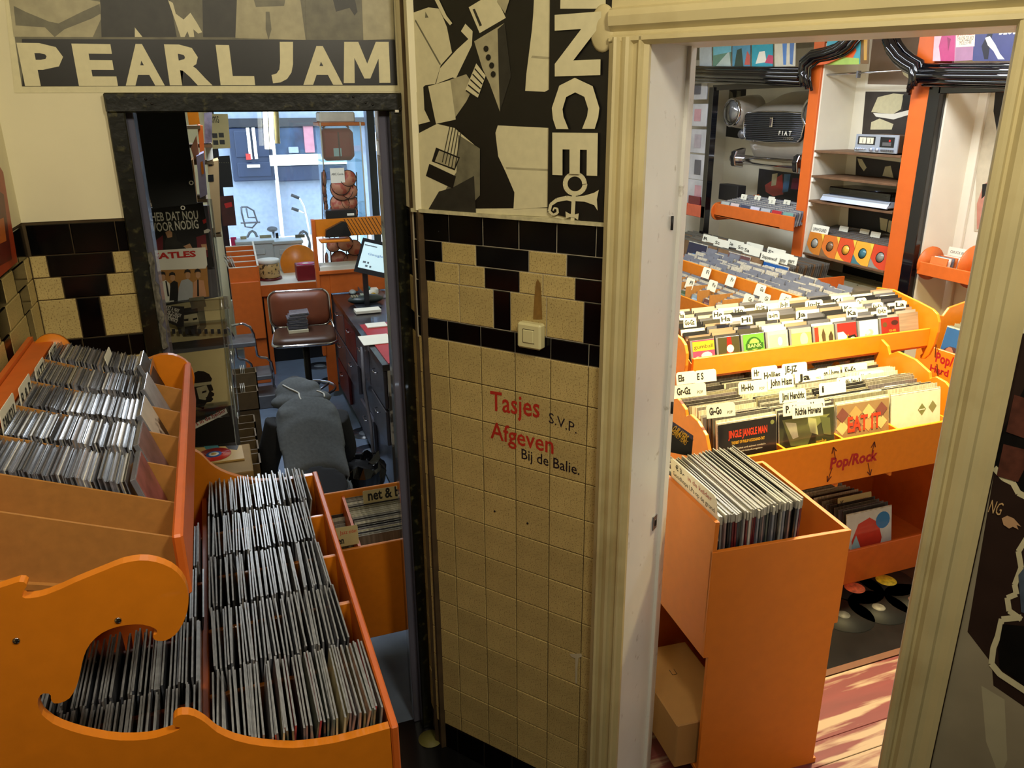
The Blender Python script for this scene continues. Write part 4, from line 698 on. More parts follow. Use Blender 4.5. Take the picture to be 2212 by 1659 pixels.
# wire rack of round beer mats
t = thing('card_rack', 'wire rack hung with rows of round cards beside the glass showcase', 'rack', (1.05, 7.2, 0)); Yr = 7.2
q = MB()
for x in (695, 720, 745, 770): A = hy(x, 372, Yr); B = hy(x + 4, 590, Yr); q.tube([A, B], .005, GREYM, 6)
q.build('wire', t); q = MB(); a = hy(714, 395, Yr); c = hy(742, 362, Yr); q.box(a.x, c.x, Yr - .03, Yr - .026, a.z, c.z, WHT); q.text('ABC Cards', (a.x + .01, Yr - .031, c.z - .06), (1, 0, 0), (0, 0, 1), .02, INK, w=c.x - a.x - .02); q.build('sign', t)
MAT_ = mat('round_card', (186, 128, 100), .6, noise=.1, wear=((160, 50, 46), 18, .52, .6, .7)); n = 0
for (x, y, r) in ((752, 385, .07), (738, 408, .10), (736, 400, .085), (700, 385, .07), (700, 408, .07), (702, 430, .07), (704, 452, .07), (755, 412, .07), (755, 436, .07), (734, 440, .085), (733, 458, .085), (756, 458, .07), (720, 530, .06), (745, 525, .07), (765, 535, .07), (733, 560, .075), (760, 565, .075), (705, 560, .06), (748, 585, .075)):
    p = hy(x, y, Yr - .02 - .004 * (n % 5)); q = MB(); T = frame(p, (1, 0, 0), (0, .2, .98), (0, -.98, .2)) if x > 710 else frame(p, (.35, .9, 0), (0, 0, 1), (.9, -.35, 0)); q.lathe([(r, 0), (r, .003)], MAT_, 22, T); q.tube([T @ Vector((r * math.cos(i * .4), r * math.sin(i * .4), .003)) for i in range(16)], .003, INK, 5)
    one('beer_mat', q, 'round printed card, %s in the wire rack counting from the top' % nth(n + 1), 'card', 'round cards in the wire rack'); n += 1
# monitor
t = thing('monitor', 'black computer monitor with a pale search page on the counter', 'monitor', hy(795, 600, 6.3)); Ym = 6.3
Q = [hy(784, 513, Ym + .05), hy(850, 528, Ym + .0), None, hy(764, 586, Ym)]; Q[2] = Q[1] + Q[3] - Q[0]
ax = (Q[1] - Q[0]); ay = (Q[0] - Q[3]); nn = ax.cross(ay); nn.normalize()
q = MB(); q.prism(Q, -nn * .03, mat('black_monitor_case', (24, 26, 32), .35)); q.build('case', t); f = lambda u, v, l=.001: Q[3] + (Q[2] - Q[3]) * u + (Q[0] - Q[3]) * v + (Q[1] - Q[2] - Q[0] + Q[3]) * u * v + nn * l
q = MB(); q.poly([f(.09, .14), f(.95, .14), f(.95, .9), f(.09, .9)], mat('lit_screen', (196, 224, 232), .3, noise=.02, emit=.55)); q.build('screen', t)
q = MB(); q.text('Google', f(.3, .55, .002), Q[2] - Q[3], Q[0] - Q[3], .02, mat('logo_grey_blue', (90, 120, 190), .5), w=.12)
for u, v, w in ((.2, .3, .1), (.34, .3, .06), (.3, .2, .08), (.44, .2, .06), (.12, .8, .4)): q.poly([f(u, v, .002), f(u + w, v, .002), f(u + w, v + (.03 if v > .7 else .055), .002), f(u, v + (.03 if v > .7 else .055), .002)], mat('screen_text', (110, 120, 130), .5))
q.build('page', t); q = MB(); p = f(.4, 0); q.bev(p.x - .02, p.x + .02, p.y + .03, p.y + .07, .95, p.z + .05, MATS['black_monitor_case']); q.bev(p.x - .1, p.x + .1, p.y - .05, p.y + .12, .95, .962, MATS['black_monitor_case']); q.build('stand', t)
# counter
t = thing('sales_counter', 'long dark counter with drawers and a red leather top along the right', 'counter', (1.1, 6.1, 0)); xc, yc0, yc1, zc = .875, 4.72, 7.38, .95
DK = mat('dark_counter_wood', (34, 28, 30), .3, noise=.3, coat=.3); DRW = mat('grey_drawer_front', (66, 64, 72), .4, noise=.15, coat=.2); REDL = mat('red_leather', (168, 22, 30), .35, noise=.12, bump=.05)
def xpart(y): return 1.02 + .94 * (y - 2.2) / 6.8 - .03
q = MB(); q.prism([(xc, yc0, zc - .04), (xpart(yc0), yc0, zc - .04), (xpart(yc1), yc1, zc - .04), (xc, yc1, zc - .04)], (0, 0, .04), DK); q.build('worktop', t)
q = MB(); q.prism([(xc + .04, yc0 + .01, zc), (xpart(yc0) - .02, yc0 + .01, zc), (xpart(5.9) - .02, 5.75, zc), (xc + .04, 5.75, zc)], (0, 0, .006), REDL); q.build('red_top', t)
q = MB(); q.prism([(xc + .03, yc0 + .02, .06), (xpart(yc0), yc0 + .02, .06), (xpart(yc1), yc1, .06), (xc + .03, yc1, .06)], (0, 0, zc - .1), DK); q.build('carcass', t)
ys = [yc0 + .02, 5.25, 5.8, 6.35, 6.95, yc1]
for i in range(5):
    for z0, z1 in ((.1, .36), (.38, .62), (.64, .9)):
        if (i, z0) in ((1, .38), (2, .1), (0, .1)): continue
        q = MB(); q.bev(xc + .008, xc + .03, ys[i] + .012, ys[i + 1] - .012, z0, z1, DRW if (i + int(z0 * 10)) % 4 else mat('dark_red_drawer', (96, 26, 24), .4), .003); d = q.build('drawer', t)
        ym = (ys[i] + ys[i + 1]) / 2; q = MB(); q.tube([(xc + .01, ym - .05, z1 - .07), (xc - .015, ym - .05, z1 - .07), (xc - .015, ym + .05, z1 - .07), (xc + .01, ym + .05, z1 - .07)], .004, STEEL, 6); q.build('handle', d)
q = MB(); q.box(xc + .03, xpart(yc0), yc0, yc0 + .02, .05, zc - .04, mat('scuffed_white_end', (176, 170, 160), .6, wear=((40, 34, 32), 6, .52, .56, .95))); q.build('end_panel', t)
q = MB(); q.tube([(xc - .02, 5.35, .9), (xc - .03, 5.3, .6), (xc - .02, 5.2, .35), (xc - .05, 5.0, .05)], .012, mat('grey_cable', (96, 92, 96), .5)); one('power_cable', q, 'grey cable hanging down the front of the dark counter', 'cable')
def CT(px, py): return hz(px, py, zc)
p = CT(762, 634); q = MB(); q.ball(p + Vector((0, 0, .012)), (.032, .055, .022), mat('pale_mouse_shell', (150, 162, 160), .3)); q.ball(p + Vector((0, 0, .004)), (.033, .056, .006), INK); one('computer_mouse', q, 'pale grey computer mouse on the dark counter', 'mouse')
p = CT(738, 614); q = MB(); q.bev(p.x - .09, p.x + .06, p.y - .1, p.y + .1, zc, zc + .008, mat('dark_leather', (28, 26, 34), .4), .003); one('wallet', q, 'flat dark wallet beside the mouse', 'wallet')
p = CT(775, 610); t = thing('keyboard', 'black keyboard below the monitor', 'keyboard', p); q = MB(); q.bev(p.x - .07, p.x + .07, p.y - .3, p.y + .22, zc, zc + .02, MATS['black_plastic'], .004); q.build('tray', t); q = MB()
for i in range(4):
    for j in range(13): q.box(p.x - .06 + i * .031, p.x - .034 + i * .031, p.y - .28 + j * .037, p.y - .248 + j * .037, zc + .02, zc + .025, INK)
k_ = q.build('keys', t); k_['kind'] = 'stuff'
p = CT(737, 600); q = MB(); q.prism([p + Vector(v) for v in ((-.1, -.03, 0), (.12, -.03, 0), (.12, -.03, .06), (.06, -.03, .11), (0, -.03, .05), (-.09, -.03, .09))], (0, .06, 0), mat('grey_plastic', (86, 92, 90), .45)); q.lathe([(.035, -.012), (.035, .012)], mat('tape_yellow_green', (120, 122, 60), .4), 18, frame(p + Vector((.05, 0, .09)), (1, 0, 0), (0, 0, 1), (0, 1, 0))); one('tape_dispenser', q, 'grey zigzag tape dispenser at the far end of the counter', 'tape dispenser')
p = CT(785, 655); t = thing('card_terminal', 'dark green-grey payment terminal lying on the counter', 'payment terminal', p); q = MB(); q.ball(p + Vector((.02, 0, .035)), (.15, .075, .04), mat('terminal_shell', (44, 54, 54), .35), 18); q.build('body', t); q = MB(); q.box(p.x - .02, p.x + .03, p.y - .03, p.y + .03, zc + .07, zc + .078, mat('terminal_screen', (150, 160, 140), .3)); q.build('display', t); q = MB()
for i in range(9): q.cbox(p + Vector((-.09 + .02 * (i % 3), -.03 + .025 * (i // 3), .066)), (.012, .014, .01), G3)
q.build('keypad', t)
p = CT(789, 676); q = MB(); q.bev(p.x - .08, p.x + .12, p.y - .05, p.y + .06, zc + .006, zc + .03, WHT, .002); one('notepad', q, 'thick white notepad in front of the payment terminal', 'notepad')
p = CT(806, 735); q = MB(); q.bev(p.x - .09, p.x + .12, p.y - .14, p.y + .1, zc + .006, zc + .012, WHT, .002); one('receipt_papers', q, 'loose white papers on the red counter top', 'papers')
p = CT(806, 706); q = MB(); q.bev(p.x - .05, p.x + .1, p.y - .06, p.y + .06, zc + .006, zc + .016, WHT, .002); one('envelope', q, 'small white envelope above the loose papers', 'envelope')
p = CT(803, 636); t = thing('parts_tray', 'shallow grey tray of small green and white items beside the monitor', 'tray', p); q = MB(); q.box(p.x - .09, p.x + .1, p.y - .2, p.y + .5, zc, zc + .008, GREYM); q.box(p.x - .095, p.x - .09, p.y - .2, p.y + .5, zc, zc + .05, GREYM); q.build('tray', t)
for i, (dx, dy, c) in enumerate(((.0, .3, (196, 196, 190)), (-.02, .12, (60, 120, 110)), (.04, .2, (40, 130, 120)), (.03, .02, (220, 216, 204)))):
    q = MB(); q.bev(p.x + dx - .03, p.x + dx + .03, p.y + dy - .04, p.y + dy + .04, zc + .008, zc + .05, mat('small_item_%d' % i, c, .4), .006); one('small_package', q, '%s in the grey tray by the monitor' % ('white little box', 'dark green little box', 'teal little box', 'cream little box')[i], 'box')
q = MB(); T = frame(CT(806, 648) + Vector((0, 0, .045)), (1, 0, 0), (0, 0, 1), (0, -1, 0)); q.lathe([(.045, -.02), (.045, .02)], WHT, 24, T, True); q.lathe([(.025, .0201), (.025, .022)], mat('yellow_core', (200, 160, 40), .5), 16, T); one('tape_roll', q, 'white tape roll with a yellow core standing on the counter', 'tape')
# brown bar stool with chrome frame and a pile of CDs on its seat
Ys_ = 6.1; p0 = hz(662, 838, 0); t = thing('bar_stool', 'brown upholstered swivel bar stool with chrome rim and foot ring', 'stool', (.545, Ys_ + .05, 0)); UPH = mat('brown_vinyl', (112, 58, 36), .42, noise=.1, bump=.04); UPH2 = mat('dark_brown_vinyl', (70, 44, 32), .4, noise=.12)
sx, sy, sz = .545, Ys_ + .05, .80
def rrect(cx, cy, w, h, r, n=5): return [(cx + sgx * (w - r) + r * math.cos(math.radians(a0 + 90 * i / n)), cy + sgy * (h - r) + r * math.sin(math.radians(a0 + 90 * i / n))) for sgx, sgy, a0 in ((1, 1, 0), (-1, 1, 90), (-1, -1, 180), (1, -1, 270)) for i in range(n + 1)]
q = MB(); o_ = rrect(0, 0, .235, .215, .08); T = frame((sx, sy, sz), (.99, -.1, 0), (.1, .99, 0), (0, 0, 1))
rings = [(1, -.03), (1.0, .015), (.94, .035), (.6, .04)]; n_ = len(o_); P = [T @ Vector((x * f, y * f, z)) for f, z in rings for x, y in o_]
q.add(P, [(i * n_ + j, i * n_ + (j + 1) % n_, (i + 1) * n_ + (j + 1) % n_, (i + 1) * n_ + j) for i in range(3) for j in range(n_)] + [list(range(3 * n_, 4 * n_)), list(range(n_))[::-1]], UPH2, True); q.build('seat', t)
q = MB(); q.tube([T @ Vector((x * 1.03, y * 1.03, -.012)) for x, y in o_], .011, STEEL, 8, True); q.build('seat_rim', t)
Tb = frame((sx, sy + .21, sz + .175), (.99, -.1, 0), (0, .12, .99), (-.1, -.99, .12)); ob = rrect(0, 0, .225, .135, .06); q = MB(); P = [Tb @ Vector((x * f, y * f, z)) for f, z in ((1, -.03), (1, .01), (.94, .03), (.5, .035)) for x, y in ob]; n_ = len(ob)
q.add(P, [(i * n_ + j, i * n_ + (j + 1) % n_, (i + 1) * n_ + (j + 1) % n_, (i + 1) * n_ + j) for i in range(3) for j in range(n_)] + [list(range(3 * n_, 4 * n_)), list(range(n_))[::-1]], UPH, True); q.build('backrest', t)
q = MB(); q.tube([Tb @ Vector((x * 1.04, y * 1.05, -.01)) for x, y in ob], .011, STEEL, 8, True); q.build('back_rim', t)
q = MB()
for s_ in (-1, 1): q.tube([T @ Vector((.22 * s_, .1, -.01)), T @ Vector((.235 * s_, .2, .01)), Tb @ Vector((.225 * s_, -.08, -.02))], .011, STEEL)
q.build('back_bracket', t)
q = MB(); q.lathe([(.026, .02), (.026, sz - .03)], INK, 16, Matrix.Translation((sx, sy, 0))); q.build('column', t)
q = MB(); q.tube([(sx + .2 * math.cos(i * .2618), sy + .2 * math.sin(i * .2618), .36) for i in range(24)], .011, STEEL, 8, True); q.build('foot_ring', t)
for a_ in (30, 150, 270): q = MB(); q.tube([(sx, sy, .3), (sx + .2 * math.cos(math.radians(a_)), sy + .2 * math.sin(math.radians(a_)), .36)], .009, STEEL); q.build('spoke', t)
q = MB(); q.lathe([(.22, 0), (.22, .012), (.06, .035), (.03, .05)], STEEL, 32, Matrix.Translation((sx, sy, 0))); q.build('base', t)
pz = sz + .04; q = MB(); q.bev(sx - .12, sx + .03, sy - .04, sy + .1, pz, pz + .025, mat('cream_paper_block', (206, 198, 170), .6), .002); one('paper_block', q, 'cream paper block on the bar stool seat under the CDs', 'paper block')
for i in range(12):
    q = None; M = frame((sx - .045 + rnd.uniform(-.008, .008) + (.02 if i > 9 else 0), sy + .03, pz + .0255 + .0106 * i), (0, 0, 1), (1, rnd.uniform(-.1, .1), 0), (0, 1, 0)); M = M @ Matrix.Translation((0, 0, -.062)); put(cd0, M, 'jewel-cased CD, %s from the bottom of the pile on the stool' % nth(i + 1), 'CD', 'CDs piled on the bar stool')
# black hanging board, boxes and posters at the upper left
q = MB(); q.prism([hy(x, y, 3.45) for x, y in ((270, 236), (398, 236), (426, 440), (330, 451))], (0, .03, 0), mat('black_fabric_board', (12, 14, 12), .8, noise=.2)); t = one('hanging_board', q, 'large black board hanging at the upper left of the left doorway', 'board')
for x, y in ((413, 395), (395, 449)): q = MB(); T = frame(hy(x, y, 3.446), (1, 0, 0), (0, 0, 1), (0, -1, 0)); q.tube([T @ Vector((.007 * math.cos(i * .628), .007 * math.sin(i * .628), 0)) for i in range(10)], .002, WHT, 6, True); q.build('eyelet', t)
def slab(lab, Y, pts, m, d=.3, name='box', cat='box', extra=()):
    q = MB(); q.prism([hy(x, y, Y) for x, y in pts], (0, d, 0), m); o = one(name, q, lab, cat)
    if extra: q = MB(); [q.poly([hy(x, y, Y - .002) for x, y in p_], m_) for p_, m_ in extra]; q.build('print', o)
    return o
CB = mat('brown_carton', (150, 112, 64), .7, noise=.1); LIL = mat('lilac_carton', (160, 158, 190), .5, noise=.15)
slab('orange sign ending in the letters ert high beside the black board', 5.0, [(404, 240), (428, 240), (432, 268), (408, 270)], ORANGE, .03, 'sign', 'sign')
slab('brown flat carton leaning next to the black board', 4.6, [(408, 350), (417, 344), (426, 438), (418, 440)], CB, .25); slab('lilac boxed record set beside the brown carton', 4.8, [(424, 338), (440, 330), (448, 420), (432, 428)], LIL, .25, extra=[([(433, 350), (438, 348), (441, 375), (436, 377)], ORANGE)])
slab('tall narrow tan carton standing at the end of the shelf row', 5.4, [(448, 352), (472, 346), (478, 500), (462, 504)], mat('tan_carton', (176, 146, 100), .7, noise=.06), .3, extra=[([(449, 378), (461, 377), (462, 392), (450, 393)], BLK), ([(450, 352), (459, 351), (459, 358), (451, 359)], BLK)])
slab('white wrapped parcel above the tan carton', 5.4, [(443, 314), (458, 312), (461, 344), (447, 348)], WHT, .2, 'parcel', 'parcel'); slab('crumpled grey plastic wrapped bundle under the doorhead', 5.2, [(441, 244), (458, 242), (458, 308), (442, 310)], mat('grey_polythene', (120, 116, 130), .25, noise=.6, scale=14, bump=1, coat=.5), .2, 'bundle', 'bundle'); slab('brown slim box set leaning behind the black board', 4.9, [(412, 320), (424, 294), (430, 334), (420, 346)], mat('box_rust', (130, 78, 40), .6, noise=.2), .2); slab('orange book spine between the wrapped bundle and box sets', 5.1, [(426, 268), (438, 272), (443, 345), (434, 344)], ORANGE_R, .2, 'book', 'book')
sheet_poster('notice_poster', 'cream notice poster with the letters sms and four small photos', PY(8.78), [(446, 246), (492, 246), (498, 320), (452, 322)], WARMG, [(zz((x, y), 1, [(0, 0), (11, 0), (12, 10), (1, 10)]), G1) for x, y in ((458, 288), (472, 287), (460, 303), (474, 302))], [('sms', (456, 266), (474, 265), .1, INK)])
sheet_poster('event_poster', 'black event poster under the sms notice', PY(8.78), [(462, 338), (496, 336), (504, 404), (474, 405)], BLK, [], [('. . . . .', (474, 352), (494, 352), .04, G3)]); sheet_poster('concert_poster', 'dark red concert poster lowest on the window wall', PY(8.78), [(474, 424), (504, 422), (511, 487), (482, 488)], mat('print_oxblood', (70, 28, 20), .5, noise=.5, scale=6), [([(484, 440), (500, 436), (502, 446), (488, 450)], RED)])
bs = thing('box_stand', 'dull wooden stand carrying the column of small card boxes', 'stand', (.05, 5, 0))
for i, (px, py, w) in enumerate(((538, 800, .12), (540, 840, .12), (532, 905, .13), (533, 935, .13), (537, 962, .13), (540, 992, .13))): p = hz(px, py, .62 + .04 * i); q = MB(); q.box(p.x - w + .01, p.x + .04, p.y - .06, p.y + .06, 0, p.z - .131, BOXW); q.build('step', bs)
wr_ = thing('wall_rack', 'dark wall rack behind the black board carrying cartons and box sets', 'rack', (-.3, 5, 0)); q = MB(); q.box(-.52, -.47, 4.4, 5.8, 0, 2.9, BOXW); q.build('upright', wr_)
for Y, x1, y1, xx in ((4.6, 426, 440, 0), (4.8, 448, 428, 0), (5.4, 478, 504, 0), (5.4, 461, 347, 0), (5.2, 458, 310, 0), (4.9, 430, 346, 0), (5.1, 443, 345, 0), (5.0, 432, 270, 0)): a = hy(x1, y1, Y); q = MB(); q.box(-.48, a.x, Y - .005, Y + .31, a.z - .022, a.z - .004, BOXW); q.build('shelf', wr_)
q = MB()
for x in (-.26, -.12): q.tube([(x, 3.465, 2.46), (x, 3.465, HC)], .004, INK, 5)
q.build('cord', [o for o in COL.objects if o.name == 'hanging_board'][0])
t = thing('tube_lamp', 'pair of white fluorescent tubes hanging in front of the shop window', 'lamp', hy(580, 300, 8.4)); LT = mat('lit_tube', (255, 250, 225), .4, emit=3)
for x0, x1 in ((572, 577), (585, 588)): q = MB(); q.tube([hy(x0, 236, 8.4), hy(x1, 322, 8.4)], .022, LT, 10); q.build('tube', t)
q = MB(); q.tube([hy(596, 236, 8.42), hy(600, 310, 8.42)], .025, mat('lamp_housing', (196, 186, 140), .5)); q.build('housing', t); q = MB(); q.tube([hy(580, 238, 8.42), hy(580, 238, 8.42) * 1 + Vector((0, 0, 1.1))], .006, INK, 6); q.build('cord', t)
# waste bin with a black bag
p = hz(772, 1010, .3); t = thing('waste_bin', 'black bin lined with a shiny black bag beside the kneeling person', 'bin', (p.x, p.y, 0)); q = MB(); q.lathe([(.13, 0), (.16, .28), (.165, .3)], mat('bin_plastic', (20, 20, 22), .4), 28, Matrix.Translation((p.x, p.y, 0))); q.build('body', t)
q = MB(); BAG = mat('bin_liner', (14, 14, 16), .15, noise=.3, coat=.7, bump=1.0, scale=20); P = []; N_ = 30
for r, z, a_ in ((.17, .2, .004), (.178, .3, .012), (.15, .34, .02), (.10, .28, .03), (.02, .2, .0)): P += [(p.x + (r + rnd.uniform(-a_, a_)) * math.cos(j * 6.283 / N_), p.y + (r + rnd.uniform(-a_, a_)) * math.sin(j * 6.283 / N_), z + rnd.uniform(-a_, a_) * 1.5) for j in range(N_)]
q.add(P, [(i * N_ + j, i * N_ + (j + 1) % N_, (i + 1) * N_ + (j + 1) % N_, (i + 1) * N_ + j) for i in range(4) for j in range(N_)], BAG, False); q.build('liner', t)
# bin of LPs just inside the doorway
t = thing('record_bin', 'orange record bin inside the left doorway, partly behind the black frame', 'record bin', (.7, 3.15, 0)); Yn = 2.95; zf = hy(780, 1178, Yn).z
q = MB(); q.bev(.285, .98, Yn - .015, Yn, .28, zf, ORANGE, .003); q.build('front_panel', t); zb_ = hy(790, 1054, 3.42).z
q = MB(); q.bev(.30, .98, 3.42, 3.435, .25, zb_, ORANGE, .003); q.build('back_panel', t); q = MB(); q.prism([(.285, Yn, .2), (.285, 3.43, .2), (.285, 3.43, zb_), (.285, Yn, zf)], (.014, 0, 0), ORANGE); q.build('side_panel', t)
q = MB(); q.prism([(.40, Yn, .2), (.40, 3.42, .2), (.40, 3.42, zb_ - .02), (.40, Yn, zf - .02)], (.012, 0, 0), ORANGE_R); q.build('divider', t); q = MB(); q.box(.3, .98, Yn, 3.42, .3, .312, ORANGE_R); q.build('bottom', t)
LPC = [(150, 148, 140), (206, 200, 180), (90, 86, 80), (60, 56, 54), (176, 170, 150), (120, 114, 104), (40, 38, 38), (190, 184, 160), (130, 124, 100), (100, 92, 96)]
LPS = ramp('lp_sleeve', LPC, .22, coat=.6, streak=.3, sc=(90, 1, 6)); LPE = mat('lp_plastic_edge', (186, 184, 170), .25, noise=.4, scale=50, coat=.5)
def lp_mesh(name, w=.318, h=.318, t_=.0042, m=LPS): # faces -y, w along x
    q = MB(); P = [(x, y, z) for z, ty in ((0, t_), (h * .5, t_ * 1.1), (h, t_ * .6)) for x, y in ((-w / 2, -ty / 2), (w / 2, -ty / 2), (w / 2, ty / 2), (-w / 2, ty / 2))]
    q.add(P, [(4 * i + a, 4 * i + (a + 1) % 4, 4 * i + 4 + (a + 1) % 4, 4 * i + 4 + a) for i in range(2) for a in range(4)] + [(3, 2, 1, 0)], m); q.add(P[8:], [(0, 1, 2, 3)], LPE); return q.build(name)
lp0 = lp_mesh('lp_record'); lpf = [True]
def LP(M, lab, grp): put(lp0, M, lab, 'record', grp, lpf[0]); lpf[0] = False
for k_, (xm, n, y0, dz, nm) in enumerate(((.345, 12, 3.0, -.10, 'narrow left slot'), (.575, 22, 3.0, -.03, 'right slot'), (.9, 10, 3.0, -.03, 'far right slot'))):
    for i in range(n):
        M = Matrix.Translation((xm + rnd.uniform(-.004, .004), y0 + i * .38 / n, zf - .30 + dz + .01 * i / n)) @ Matrix.Rotation(math.radians(-10), 4, 'X')
        if k_ == 0: M = M @ Matrix.Scale(.33, 4, (1, 0, 0))
        LP(M, '%s LP from the front in the %s of the doorway record bin' % (nth(i + 1), nm), 'LPs in the doorway record bin')
def slope_card(Y, p0, p1, hpx, txts, lab, m=WARMG):
    a = hy(*p0, Y); c = hy(*p1, Y); card('divider_card', lab, a, c - a, (0, .15, 1), (c - a).length, hpx, txts, m)
slope_card(2.965, (727, 1183), (776, 1174), .085, [('Jazz', .2, .62, .018, .34, RED), ('elder', .6, .62, .018, .36, RED), ('en', .1, .15, .03, .25, INK, .03)], 'cream divider card with red letters Jazz in the doorway record bin')
slope_card(3.34, (786, 1092), (872, 1078), .07, [('net & b', .12, .3, .05, .8, INK, .03)], 'pale divider card lettered net & b in the doorway record bin')
# ================================================================ SHOP BEHIND THE TALL DOORWAY
# ---- crate of cheap LPs on a pedestal, just past the doorway
P1 = Vector((1.438, 1.942, 0)); P2 = Vector((1.985, 1.896, 0)); cu = _unit(P2 - P1); cv = Vector((-cu.y, cu.x, 0)); MC = frame(P1, cu, cv, (0, 0, 1)); wc_ = (P2 - P1).length
ORC = mat('orange_crate_board', (198, 108, 24), .45, noise=.05, scale=20, bump=.05)
t = thing('record_crate', 'tall orange pedestal crate of LPs just past the white doorway lining', 'record crate', P1)
q = MB(MC); q.prism([(0, 0, 1.05), (wc_, 0, 1.05), (wc_, 0, .66), (wc_ - .016, 0, .66), (wc_ - .016, 0, .025), (wc_ - .004, 0, .025), (wc_ - .004, 0, 0), (.018, 0, 0), (.018, 0, .62), (0, 0, .62)], (0, .016, 0), ORC); q.build('front_panel', t, bevel=.0015)
q = MB(MC); q.prism([(0, .016, .62), (0, .0, 1.165), (0, .55, 1.165), (0, .55, .62)], (.016, 0, 0), ORC); q.build('side_panel', t); q = MB(MC); q.prism([(wc_ - .016, .016, .62), (wc_ - .016, .016, 1.05), (wc_ - .016, .55, 1.07), (wc_ - .016, .55, .62)], (.016, 0, 0), ORC); q.build('side_panel', t)
q = MB(MC); q.bev(0, wc_, .55, .566, .62, 1.07, ORC, .002); q.build('back_panel', t); q = MB(MC); q.box(.016, wc_ - .016, .016, .55, .66, .675, ORC); q.build('bottom', t)
q = MB(MC); q.bev(wc_ - .03, wc_ - .014, .02, .55, 0, .62, ORC, .002); q.bev(.012, wc_ - .014, .53, .546, 0, .62, ORC, .002); q.box(.018, wc_ - .02, .018, .53, .085, .1, ORC); q.build('pedestal', t)
q = MB(MC); q.bev(-.06, .20, .04, .48, .101, .30, mat('beige_box_board', (160, 118, 66), .7, noise=.06), .004); o = one('storage_box', q, 'plain beige cardboard box in the open side of the crate pedestal', 'box')
q = MB(MC); q.tube([(.05, .33, .301), (.05, .30, .301), (.07, .30, .301), (.07, .33, .301)], .0012, INK, 4); q.build('pencil_mark', o)
PLA = mat('lp_outer_plastic', (156, 154, 146), .25, noise=.3, rand=.3, scale=30, coat=.6, stretch=(60, 1, 60)); SPN = ramp('lp_spines', [(24, 24, 26), (60, 60, 66), (130, 128, 130), (90, 22, 30), (36, 40, 52), (170, 166, 160), (20, 20, 20), (70, 76, 72), (120, 100, 100), (196, 190, 170), (40, 34, 30), (110, 114, 126), (150, 120, 40), (18, 18, 20)], .4, streak=.2, sc=(2, 2, 20))
def spine_lp(name, l=.46, h=.44, th=.0062):     # stands in the y-z plane, spine towards -y
    q = MB(); q.box(-th / 2, th / 2, 0, l, 0, h, SPN); q.add([(-th / 2 - .0004, -.002, h + .001), (th / 2 + .0004, -.002, h + .001), (th * .2, l + .004, h + .004), (-th * .2, l + .004, h + .004), (-th / 2 - .0004, -.002, h - .03), (th / 2 + .0004, -.002, h - .03), (th * .2, l + .004, h - .03), (-th * .2, l + .004, h - .03)], [(0, 1, 2, 3), (4, 5, 1, 0), (1, 5, 6, 2), (4, 0, 3, 7), (7, 3, 2, 6)], PLA); return q.build(name)
sl = spine_lp('lp_record'); x = .05; n = 0
while x < .365:
    M = MC @ Matrix.Translation((x, .035 + rnd.uniform(-.004, .01), .676 + .04 + rnd.uniform(0, .012) + .02 * x / .36)) @ Matrix.Rotation(math.radians(-2 + 2 * x / .36 + rnd.uniform(-.8, .8)), 4, 'Y')
    put(sl, M, '%s LP from the left in the orange pedestal crate' % nth(n + 1), 'record', 'LPs in the pedestal crate', n == 0); x += .0078; n += 1
def mcard(lab, x, y0, y1, z0, z1, txts):
    a = MC @ Vector((x, y1, z0)); q = MC @ Vector((x, y0, z0)); card('divider_card', lab, a, q - a, (-.12 * cu.x, -.12 * cu.y, 1), (q - a).length, z1 - z0, txts, WHT, group=None, corner=.02)
mcard('white divider card lettered 3 euro in de kelder in the pedestal crate', .028, .02, .36, 1.08, 1.25, [('\u20ac 3.-', .12, .80, .022, .2, INK, .03), ('in de kelder', .40, .80, .02, .5, mat('crimson_lettering', (160, 24, 30), .5)), ('Goodhope LPs op de grond', .05, .60, .02, .9, INK)])
mcard('blank white divider card at the rear left of the pedestal crate', .024, .38, .53, 1.08, 1.225, [])
# ---- island browser: LPs in two ranks below, CD tier above
t = thing('lp_browser', 'orange island browser of LPs lettered Pop/Rock under a CD tier', 'record rack', (2.6, 2.9, 0)); FX0, FX1, FY = 1.80, 3.35, 2.65
q = MB(); q.bev(FX0 - .2, FX1, FY - .016, FY, .777, 1.004, ORANGE, .003); fp = q.build('front_panel', t)
CR = mat('crimson_lettering', (160, 24, 30), .5); MARK = mat('marker_brown', (84, 26, 10), .5); q = MB(); a = hy(1787, 1010, FY); c = hy(1888, 995, FY); q.text('Pop/Rock', (a.x, FY - .0172, a.z), (1, 0, .0), (0, 0, 1), .058, CR, w=c.x - a.x, bold=.035)
for p0, p1 in (((1805, 992), (1800, 966)), ((1884, 978), (1889, 954)), ((1798, 1010), (1787, 1041)), ((1875, 1000), (1880, 1027))):
    A = hy(*p0, FY - .0172); B = hy(*p1, FY - .0172); dirn = (B - A).normalized(); sd = Vector((-dirn.z, 0, dirn.x)); q.prism([A - sd * .002, A + sd * .002, B + sd * .002, B - sd * .002], (0, -.0006, 0), MARK)
    for s_ in (-1, 1): Cc = B - dirn * .03 + sd * .013 * s_; w_ = sd * .003; q.prism([B - w_, B + w_, Cc + w_, Cc - w_], (0, -.0006, 0), MARK)
q.build('lettering', fp)
colx = [1.975 + .331 * i for i in range(5)]; cols = [FX0 + .12] + colx[1:]
for i in range(1, 5): q = MB(); q.prism([(colx[i] - .006, FY, .75), (colx[i] - .006, FY, 1.0), (colx[i] - .006, 3.2, 1.03), (colx[i] - .006, 3.2, .75)], (.012, 0, 0), ORANGE); q.build('divider', t)
